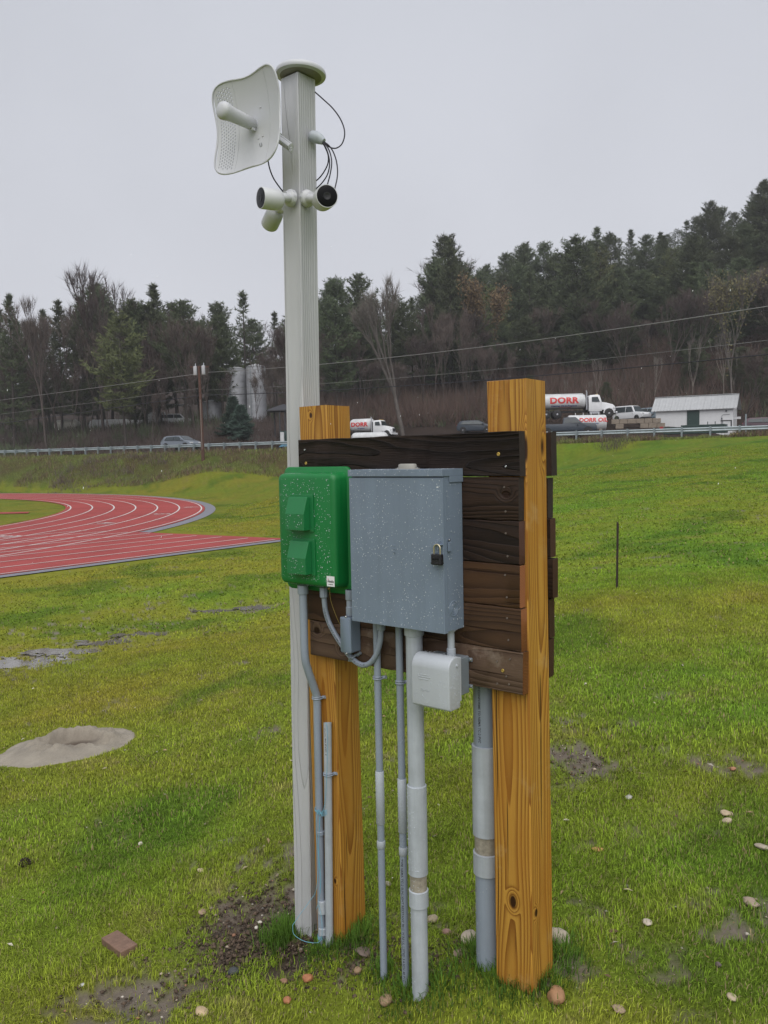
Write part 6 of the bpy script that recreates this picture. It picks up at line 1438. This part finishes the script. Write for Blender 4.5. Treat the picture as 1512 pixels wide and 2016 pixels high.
# ================================================================ trees
def tri_mesh(name, V, T, mat): return npmesh(name, V, T, [mat])
def branch_tubes(segs, seg=4):
    "segs: (p0, p1, r0, r1)"
    V = []; T = []
    for p0, p1, r0, r1 in segs:
        d = (p1-p0); 
        if d.length < 1e-6: continue
        d.normalize(); a = d.orthogonal().normalized(); b_ = d.cross(a); n0 = len(V)
        for p, r in ((p0, r0), (p1, r1)):
            for k in range(seg): q = 2*PI*k/seg; V.append(p+(a*math.cos(q)+b_*math.sin(q))*r)
        for k in range(seg): k2 = (k+1) % seg; T.append((n0+k, n0+k2, n0+seg+k2)); T.append((n0+k, n0+seg+k2, n0+seg+k))
    return np.array([tuple(v) for v in V]), np.array(T)
def needles(pts, dirs, n, ln, wd, rs_, flat=.45, upb=.35):
    "tufts: thin triangles fanning from each point"
    P = np.repeat(np.array(pts), n, 0); Dr = np.repeat(np.array(dirs), n, 0); m = len(P)
    v = rs_.normal(0, 1, (m, 3)); v[:, 2] = v[:, 2]*flat+upb; v = v+Dr*.8; v /= np.linalg.norm(v, axis=1)[:, None]
    w_ = np.cross(v, rs_.normal(0, 1, (m, 3))); w_ /= np.linalg.norm(w_, axis=1)[:, None]+1e-9
    L_ = ln*(.6+.8*rs_.rand(m))[:, None]; P = P+rs_.normal(0, ln*.22, (m, 3))*[1, 1, .5]
    A = P-w_*wd/2; B_ = P+w_*wd/2; C_ = P+v*L_
    V = np.concatenate([A, B_, C_]); i = np.arange(m); return V, np.c_[i, i+m, i+2*m]
def pine(seed, H=18, crown_base=.25, spread=.20, dens=1.0, whorl=.62, gap=.15, top='round', mat=None, droop=.0):
    rs_ = np.random.RandomState(seed); rr = random.Random(seed); segs = []; pts = []; dirs = []
    lean = Vector((rr.uniform(-.4, .4), rr.uniform(-.4, .4), 0)); c_ = lambda z: Vector((lean.x*math.sin(z/H*2.2), lean.y*math.sin(z/H*1.7+.4), z))
    nz_ = 12; R0 = H*.0125
    for i in range(nz_): za, zc = H*i/nz_, H*(i+1)/nz_; segs.append((c_(za), c_(zc), R0*(1-.9*i/nz_), R0*(1-.9*(i+1)/nz_)))
    z = H*crown_base
    # dead stubs under the crown
    for k in range(14):
        zz = rr.uniform(.12*H, H*crown_base+1); a = rr.random()*2*PI; l_ = rr.uniform(.4, 1.8); segs.append((c_(zz), c_(zz)+Vector((math.cos(a), math.sin(a), rr.uniform(-.1, .3)))*l_, .03, .008))
    while z < H*.985:
        f = (z-H*crown_base)/(H*(1-crown_base)); nb = rr.choice((3, 4, 5, 5)); a0 = rr.random()*6
        prof = {'round': (1-f**2.6)**.75*(.62+.38*min(1, f*3.2)), 'cone': (1-f)**.85*.95+.03, 'plume': (1-f**1.8)**.9*(.5+.5*rr.random())}[top]
        for k in range(nb):
            if rr.random() < gap: continue
            a = a0+2*PI*k/nb+rr.uniform(-.45, .45); L_ = H*spread*prof*rr.uniform(.55, 1.18)
            if L_ < .35: L_ = .35
            up0 = (.05+.75*f**2)-droop*(1-f); p = c_(z+rr.uniform(-.15, .15)); d = Vector((math.cos(a), math.sin(a), up0)).normalized(); n = max(3, int(L_/.42)); q = p.copy(); rB = max(.016, .011*L_+.012)
            for j in range(n):
                t_ = (j+1)/n; d2 = (d+Vector((rr.uniform(-.10, .10), rr.uniform(-.10, .10), .16*t_+rr.uniform(-.05, .05)))).normalized(); q2 = q+d2*(L_/n)
                segs.append((q, q2, rB*(1-.8*j/n), rB*(1-.8*t_)))
                if t_ > .25 or f > .8:
                    side = d2.cross(Vector((0, 0, 1))); w_ = L_*.32*(math.sin(PI*min(1, t_*.92+.08))**.7)+.12; m_ = max(1, int((2+w_*4.2)*dens))
                    for _ in range(m_):
                        o = rr.uniform(-1, 1); pts.append(tuple(q2+side*o*w_+d2*abs(o)*w_*-.1+Vector((0, 0, rr.uniform(-.05, .10)+abs(o)*.05)))); dirs.append(tuple((d2+side*o*.8).normalized()))
                q = q2; d = d2
        z += whorl*rr.uniform(.6, 1.35)*(1-.35*f)
    for k in range(10): pts.append(tuple(c_(H-.1*k)+Vector((rr.uniform(-.12, .12), rr.uniform(-.12, .12), 0)))); dirs.append((0, 0, 1))
    Vb, Tb = branch_tubes(segs); Vn, Tn = needles(pts, dirs, 4, .50, .12, rs_)
    return tri_mesh('trunk', Vb, Tb, BARKP), tri_mesh('crown', Vn, Tn, mat or NEED), H
def bare_tree(seed, H=15, spread=.5, trunkr=.16, tw=2600, bark=None, twig=None, fork=.25, up=.55, leaves=None, levels=5):
    rr = random.Random(seed); rs_ = np.random.RandomState(seed); segs = []; tips = []; lf = []
    def grow(p, d, L_, r, lv):
        n = 3; q = p
        for j in range(n):
            d = (d+Vector((rr.uniform(-.13, .13), rr.uniform(-.13, .13), .05*up))).normalized(); q2 = q+d*(L_/n); segs.append((q, q2, r*(1-.25*j/n), r*(1-.25*(j+1)/n))); q = q2
            if lv >= 1: tips.append((q.copy(), d.copy(), lv))
        if lv >= levels: tips.append((q.copy(), d.copy(), lv+1)); return
        for k in range(rr.choice((2, 3, 3) if lv else (3, 4))):
            a = rr.random()*2*PI; sd = Vector((math.cos(a), math.sin(a), 0)); s_ = rr.uniform(.35, .85)*spread
            nd_ = (d*(1)+sd*s_*1.2+Vector((0, 0, up*.45))).normalized(); grow(q, nd_, L_*rr.uniform(.62, .85), r*rr.uniform(.5, .68), lv+1)
    grow(Vector((0, 0, -.3)), Vector((rr.uniform(-.06, .06), rr.uniform(-.06, .06), 1)), H*fork, trunkr, 0)
    zmax = max(t[0].z for t in tips); k = H/zmax
    Vb, Tb = branch_tubes(segs, 4); Vb = Vb*[k*.92, k*.92, k]
    m = tw; ti = rs_.randint(0, len(tips), m); P = np.array([tuple(tips[i][0]) for i in ti])*[k*.92, k*.92, k]; D = np.array([tuple(tips[i][1]) for i in ti])
    v = D*.9+rs_.normal(0, .42, (m, 3)); v[:, 2] += .28; v /= np.linalg.norm(v, axis=1)[:, None]; L_ = (.5+1.0*rs_.rand(m))[:, None]*H/16
    w_ = np.cross(v, rs_.normal(0, 1, (m, 3))); w_ /= np.linalg.norm(w_, axis=1)[:, None]; wd_ = .038
    P = P-v*L_*.2*rs_.rand(m)[:, None]
    V = np.concatenate([P-w_*wd_/2, P+w_*wd_/2, P+v*L_]); i = np.arange(m); T = np.c_[i, i+m, i+2*m]
    crown = tri_mesh('crown', V, T, twig or TWIG)
    leaf = None
    if leaves:
        m = leaves[1]; ti = rs_.randint(0, len(tips), m); P = np.array([tuple(tips[i][0]) for i in ti])*[k*.92, k*.92, k]+rs_.normal(0, .45*H/16, (m, 3))
        a = rs_.normal(0, 1, (m, 3)); a /= np.linalg.norm(a, axis=1)[:, None]; b_ = np.cross(a, rs_.normal(0, 1, (m, 3))); b_ /= np.linalg.norm(b_, axis=1)[:, None]; s_ = leaves[2]*(.6+.8*rs_.rand(m))[:, None]
        i = np.arange(m); leaf = tri_mesh('leaves', np.concatenate([P, P+a*s_, P+b_*s_]), np.c_[i, i+m, i+2*m], leaves[0])
    return tri_mesh('trunk', Vb, Tb, bark or BARKB), crown, H, leaf
PINES = [pine(1, 20, .22, .25, 1.15, .66, .12, 'round'), pine(2, 20, .20, .22, 1.1, .70, .22, 'plume'), pine(3, 20, .30, .24, 1.1, .66, .20, 'round'), pine(4, 18, .15, .25, 1.2, .62, .12, 'plume'),
         pine(5, 19, .25, .22, 1.1, .62, .15, 'round'), pine(6, 20, .18, .28, 1.1, .74, .20, 'round'), pine(7, 17, .10, .29, 1.15, .68, .14, 'round'), pine(8, 21, .36, .20, 1.0, .76, .28, 'plume')]
THIN = [pine(11, 18, .45, .13, .8, .85, .34, 'cone'), pine(12, 18, .5, .15, .75, .9, .35, 'plume')]
BIGY = pine(21, 16, .30, .30, 1.0, .85, .18, 'round', NEEDY)
SPR = [pine(31, 6.4, .03, .36, 2.6, .30, .04, 'cone', NEEDB, droop=.15), pine(32, 5.0, .03, .38, 2.6, .28, .04, 'cone', NEEDB, droop=.2)]
BARE_ = [bare_tree(41, 15), bare_tree(42, 14, .42, .13), bare_tree(43, 16, .36, .14, 3000), bare_tree(44, 12, .55, .11, 2200)]
SLIM = [bare_tree(51, 13, .22, .085, 900, fork=.33, up=.9), bare_tree(52, 12, .26, .075, 900, fork=.35, up=.9), bare_tree(53, 14, .2, .09, 700, fork=.4, up=1)]
PALEB = [bare_tree(61, 9, .16, .05, 260, BARKW, TWIGG, .5, 1.0, None, 3)]
GREYT = bare_tree(71, 17, .50, .27, 3600, BARKG, TWIGG, .24)
BUD = bare_tree(72, 14, .40, .13, 1500, BARKG, TWIGG, .25, .6, (BUDY, 2300, .17))
ORT = bare_tree(73, 14, .42, .14, 2200, BARKB, TWIG, .25, .6, (BUDO, 6000, .19))
def put_tree(tpl, name, label, px, py_top, d, group=None, wide=1.0, sink=.2, maxh=None, dz=None, zbase=None):
    x, y = at(px, py_top, d)[:2]; zt_ = at(px, py_top, d)[2]; zb_ = g1(x, y) if zbase is None else zbase; h = zt_-zb_
    if maxh: h = min(h, maxh)
    if h < 2: return None
    s = h/tpl[2]; t = thing(name, label, 'tree', (x, y, zb_-sink), random.uniform(0, 6.28), group); t.scale = (s*wide*min(1.25, max(.8, (20/ h)**.35)),)*2+(s*1.01,)
    link('trunk', tpl[0], t); link('crown', tpl[1], t)
    if len(tpl) > 3 and tpl[3]: link('leaves', tpl[3], t)
    return t
SKY = [(-200, 590), (0, 582), (25, 600), (40, 612), (75, 596), (110, 592), (150, 560), (190, 552), (240, 560), (300, 565), (325, 585), (350, 595), (365, 580), (395, 590), (420, 588), (450, 600), (480, 577), (510, 620), (530, 600), (560, 583), (600, 560), (640, 548), (690, 541), (715, 562), (740, 590), (770, 550), (800, 585), (830, 530), (850, 510),
       (880, 470), (915, 505), (940, 520), (980, 500), (1015, 474), (1060, 470), (1100, 492), (1135, 472), (1180, 450), (1210, 442), (1260, 462), (1300, 446), (1350, 422), (1400, 397), (1440, 408), (1480, 380), (1512, 355), (1560, 330), (1800, 300)]
sx = [p[0] for p in SKY]; sy = [p[1] for p in SKY]
# the trees one can single out
put_tree(BIGY, 'white_pine', 'big yellow-green pine with tiered spreading branches left of the utility pole', 238, 622, 103, None, 1.0)
put_tree(PINES[0], 'white_pine', 'tallest round-headed pine standing above the others right of the white pole', 881, 467, 138, None, 1.05)
put_tree(THIN[0], 'white_pine', 'thin open-crowned pine behind the silos', 478, 574, 122, None, 1.1)
put_tree(PINES[3], 'white_pine', 'dark pine with pointed head half way between the pole and the silos', 300, 560, 116, None, 1.0)
put_tree(PINES[1], 'white_pine', 'dark tall pine at the far left edge', 14, 580, 112, None, .9)
put_tree(SPR[0], 'spruce_tree', 'small dark spruce, taller of the pair in front of the silos', 452, 783, 101, None, 1.0)
put_tree(SPR[1], 'spruce_tree', 'small spruce with pale branch tips, shorter of the pair in front of the silos', 479, 801, 99, None, 1.05)
put_tree(GREYT, 'bare_tree', 'large grey-barked leafless tree between the two yellow posts', 789, 560, 101, None, .85)
put_tree(BUD, 'budding_tree', 'slender tree with pale yellow-green buds above the white shed', 1442, 535, 108, None, .9)
put_tree(ORT, 'leafy_tree', 'tree with tan-orange leaves on the hillside right of the tallest pine', 962, 545, 128, None, .95)
put_tree(BARE_[0], 'bare_tree', 'bushy leafless tree with fine twigs above the pines at the left', 190, 545, 118, None, .95)
put_tree(BARE_[2], 'bare_tree', 'pale leafless tree against the sky at the far left', 80, 592, 110, None, .9)
put_tree(BARE_[1], 'bare_tree', 'leafless tree standing right behind the rightmost silo', 528, 720, 112, None, .9)
put_tree(SLIM[0], 'bare_tree', 'leaning leafless tree in front of the rightmost silo', 497, 730, 108, None, 1.1)
put_tree(BARE_[3], 'bare_tree', 'spreading leafless tree just right of the white shed', 1462, 690, 96, None, 1.0)
put_tree(PINES[5], 'white_pine', 'broad dark pine right of the white pole', 660, 548, 122, None, .95)
put_tree(PINES[2], 'white_pine', 'dark pine with flat-topped head just left of the grey leafless tree', 705, 541, 126, None, .95)
put_tree(PINES[6], 'white_pine', 'broad full-skirted pine above the larger tanker truck', 1130, 470, 134, None, 1.1)
put_tree(PINES[4], 'white_pine', 'tall pine at the right edge of the hill, highest of all', 1506, 355, 150, None, 1.1)
# the rest, each a tree but alike
rt = random.Random(99)
ORD = ['first', 'second', 'third', 'fourth', 'fifth', 'sixth', 'seventh', 'eighth', 'ninth', 'tenth', 'eleventh', 'twelfth', 'thirteenth', 'fourteenth', 'fifteenth']
def raild(px):
    m = (px-756)/FPX; return 60+28*(20-m*60)/(50+m*28)
def skyy(px): return float(np.interp(px, sx, sy))
def scatter(n, x0, x1, d0, d1, lo, hi, tpls, name, label, group, wide=(.85, 1.15), maxh=25, snap=.0):
    made = []
    for k in range(n):
        px = x0+(x1-x0)*(k+rt.random())/n; d = rt.uniform(d0, d1); y_ = skyy(px)+rt.uniform(lo, hi)
        if 436 < px < 534 and d < 120: continue
        d += max(0, raild(px)-84)*(d < 140)
        t = put_tree(rt.choice(tpls), name, label, px, y_, d, group, rt.uniform(*wide), maxh=maxh)
        if t: made.append((px, t))
    made.sort(key=lambda a: a[0])
    for i, (px, t) in enumerate(made): t['label'] = label+', '+(ORD[i] if i < len(made)/2 else ORD[len(made)-1-i])+(' from the left' if i < len(made)/2 else ' from the right')
G1, G2, G3, G4 = 'pines of the wood at the left', 'pines on the hillside', 'leafless trees of the wood', 'slim leafless trees at the wood edge'
scatter(22, -40, 570, 112, 132, 0, 50, PINES[:7]+THIN[:1], 'white_pine', 'dark pine in the left wood', G1, (.8, 1.1))
scatter(26, -40, 570, 104, 124, 20, 110, BARE_+SLIM, 'bare_tree', 'brown leafless tree in the left wood', G3, (.8, 1.1), 19)
scatter(26, -30, 600, 100, 112, 90, 200, SLIM, 'bare_tree', 'slim dark leafless trunk at the left wood edge', G4, (.9, 1.2), 15)
scatter(13, 590, 900, 128, 152, 4, 46, PINES, 'white_pine', 'dark pine seen between the yellow posts', 'pines between the posts', (.85, 1.05))
scatter(15, 600, 1000, 108, 126, 80, 190, BARE_+SLIM, 'bare_tree', 'brown leafless tree seen between the yellow posts', 'leafless trees between the posts', (.8, 1.1), 15)
scatter(26, 900, 1600, 160, 176, -2, 22, PINES, 'white_pine', 'dark pine on the hill crest', 'pines along the hill crest', (.9, 1.15), 26)
scatter(26, 900, 1600, 142, 160, 40, 95, PINES+[BIGY], 'white_pine', 'dark pine on the upper hillside', 'pines on the upper hillside', (1.0, 1.25), 22)
scatter(20, 860, 1600, 124, 142, 100, 170, PINES, 'white_pine', 'dark pine half way down the hillside', 'pines half way down the hillside', (1.0, 1.3), 20)
scatter(16, 880, 1560, 116, 136, 110, 210, BARE_, 'bare_tree', 'reddish-brown leafless tree on the hillside', 'leafless trees on the hillside', (.9, 1.3), 14)
scatter(9, 1000, 1500, 108, 118, 250, 300, PALEB, 'birch_sapling', 'thin pale birch stem on the lower hillside', 'pale birch stems', (1, 1.3), 11)
scatter(10, 900, 1560, 106, 122, 260, 330, [PINES[6], PINES[5]], 'young_pine', 'young green conifer low on the hillside', 'young conifers on the lower slope', (.9, 1.2), 8)

# the wood behind, read as one mass
def woodmass(name, label, items):
    Vs = []; Ts = []; mi = []; n0 = 0; mats = [BARKP, NEED, BARKB, TWIG]
    cache = {}
    for tpl, px, pyt, d, rot, wd in items:
        x, y, zt_ = at(px, pyt, d); zb_ = g1(x, y); h = min(24, zt_-zb_)
        if h < 4: continue
        key = id(tpl)
        if key not in cache:
            L_ = []
            for me, keep, m_ in ((tpl[0], .45, 0), (tpl[1], .38, 1)):
                nv = len(me.vertices); co = np.empty(nv*3, np.float32); me.vertices.foreach_get('co', co); co = co.reshape(-1, 3); nt_ = len(me.polygons); vi = np.empty(nt_*3, np.int32); me.loops.foreach_get('vertex_index', vi); vi = vi.reshape(-1, 3)
                kk = np.random.RandomState(1).rand(nt_) < (keep if m_ else 1); vi = vi[kk] if m_ else vi[:len(vi)//3]; u, inv = np.unique(vi, return_inverse=True); L_.append((co[u], inv.reshape(-1, 3), m_ if len(tpl) == 3 else m_+2))
            cache[key] = L_
        s = h/tpl[2]; c_, s2 = math.cos(rot), math.sin(rot)
        for co, T, m_ in cache[key]:
            P = co*[s*wd, s*wd, s]; P = np.c_[P[:, 0]*c_-P[:, 1]*s2+x, P[:, 0]*s2+P[:, 1]*c_+y, P[:, 2]+zb_-.2]
            Vs.append(P); Ts.append(T+n0); mi.append(np.full(len(T), m_)); n0 += len(P)
    o = link(name, npmesh(name, np.concatenate(Vs), np.concatenate(Ts), mats, mi=np.concatenate(mi))); tag(o, label, 'woods', kind='stuff')
it = []
for k in range(110):
    px = -700+2900*(k+rt.random())/110
    if -60 < px < 570 and rt.random() < .85: continue
    d = rt.uniform(178, 205) if px > 850 else rt.uniform(140, 175); it.append((rt.choice(PINES) if rt.random() < (.8 if px > 560 else .5) else rt.choice(BARE_), px, skyy(px)+rt.uniform(8, 70), d, rt.random()*6, rt.uniform(1.1, 1.5)))
for k in range(13):
    px = -120+700*(k+rt.random())/13; it.append((rt.choice(BARE_), px, skyy(px)+rt.uniform(30, 70), rt.uniform(125, 140), rt.random()*6, 1.3))
woodmass('distant_woods', 'dense dark wood behind the nearer trees', it)

# brush on the slopes
def brush(name, label, n, x0, x1, d0, d1, hgt, mat, seed, per=16, dens=None, wd=.05):
    rs_ = np.random.RandomState(seed); px = rs_.uniform(x0, x1, n); d = d0+(d1-d0)*rs_.rand(n)**.9; P = np.array([at(a, 900, b_)[:2] for a, b_ in zip(px, d)])
    if dens is not None: k = rs_.rand(n) < dens(P[:, 0], P[:, 1]); P = P[k]
    z = gz(P[:, 0], P[:, 1]); n = len(P); h = hgt*(.4+.9*rs_.rand(n))
    m = n*per; B = np.repeat(np.c_[P, z-.1], per, 0)+rs_.normal(0, .35, (m, 3))*[1, 1, 0]; H2 = np.repeat(h, per)
    v = rs_.normal(0, .38, (m, 3)); v[:, 2] = 1; v /= np.linalg.norm(v, axis=1)[:, None]
    # twigs start at several heights so that the shrub is full
    st = rs_.rand(m)**1.5*.6; B = B+v*(H2*st)[:, None]; L_ = (H2*(1-st)*(.5+.7*rs_.rand(m)))[:, None]
    w_ = np.cross(v, rs_.normal(0, 1, (m, 3))); w_ /= np.linalg.norm(w_, axis=1)[:, None]
    i = np.arange(m); o = link(name, npmesh(name, np.concatenate([B-w_*wd/2, B+w_*wd/2, B+v*L_]), np.c_[i, i+m, i+2*m], [mat])); tag(o, label, 'brush', kind='stuff')
brush('hillside_brush', 'reddish-brown leafless brush covering the lower hillside', 6500, 560, 1700, 105, 150, 3.4, TWIGR, 61, 20, dens=lambda x, y: .3+.7*sstep(.42, .58, fbm(x*.09, y*.09, 33)), wd=.06)
brush('wood_edge_brush', 'brown leafless brush along the edge of the left wood', 5200, -500, 600, 94, 124, 1.2, TWIG, 62, 20, dens=lambda x, y: 1.0*((x*RN[0]+y*RN[1]) > (20*RN[0]+60*RN[1]+10.5))*(1-.9*(np.abs(x/y+.178) < .022)*(y < 106)), wd=.045)
brush('green_brush', 'dull green undergrowth among the trees', 900, -200, 1700, 104, 145, 2.0, BUSHG, 63, 22, wd=.10)
brush('yard_brush', 'brown brush in front of the tanker truck', 16, 1118, 1168, 82, 86, 2.0, TWIGR, 64, 60, wd=.035)
sb = brush('bank_saplings', 'bare brushy stems on the bank by the guardrail', 30, 1190, 1240, 57, 58.5, 1.2, TWIG, 65, 12, wd=.02)
brush('bank_brush', 'low brown brambles on the left bank', 70, 100, 340, 77, 84, .9, TWIG, 66, 26, wd=.035)

# ================================================================ falling sleet
rs = np.random.RandomState(4); n = 520; d = 2.2+45*rs.rand(n)**1.1; px = rs.uniform(-150, 1660, n); py = rs.uniform(450, 1150, n); V = []; T = []
oc = oct_
for i in range(n):
    p = at(px[i], py[i], d[i]); s_ = .0012*(.6+.9*rs.rand())*(1+d[i]*.045); L_ = s_*rs.uniform(1.6, 3.6); V.append(oc*[s_, s_, L_]+p+oc[:, 2:3]*[s_*.4, 0, 0]); T.append(ot+6*i)
V = np.concatenate(V); T = np.concatenate(T)
zc = V.reshape(-1, 6, 3).mean(1); k = (zc[:, 2] > gz(zc[:, 0], zc[:, 1])+.02); T = T.reshape(-1, 8, 3)[k].reshape(-1, 3); u, inv = np.unique(T, return_inverse=True)
o = link('falling_snow', npmesh('falling_snow', V[u], inv.reshape(-1, 3), [SLEET])); tag(o, 'fine wet snow falling through the air', 'snow', kind='stuff')

# ================================================================ damp air
mh = bpy.data.materials.new('damp_air'); mh.use_nodes = True; nt = mh.node_tree; nt.nodes.remove(nt.nodes['Principled BSDF'])
pv = nt.nodes.new('ShaderNodeVolumePrincipled'); pv.inputs['Color'].default_value = (.90, .92, .95, 1); pv.inputs['Density'].default_value = 0.0005; pv.inputs['Anisotropy'].default_value = .2
nt.links.new(pv.outputs[0], nt.nodes['Material Output'].inputs['Volume'])
mb = MB(); mb.box(-450, 450, -450, 450, -6, 110); hz_ = part('haze', mb, mh, None); hz_['kind'] = 'stuff'; hz_['label'] = 'thin drizzly haze in the air'; hz_['category'] = 'haze'
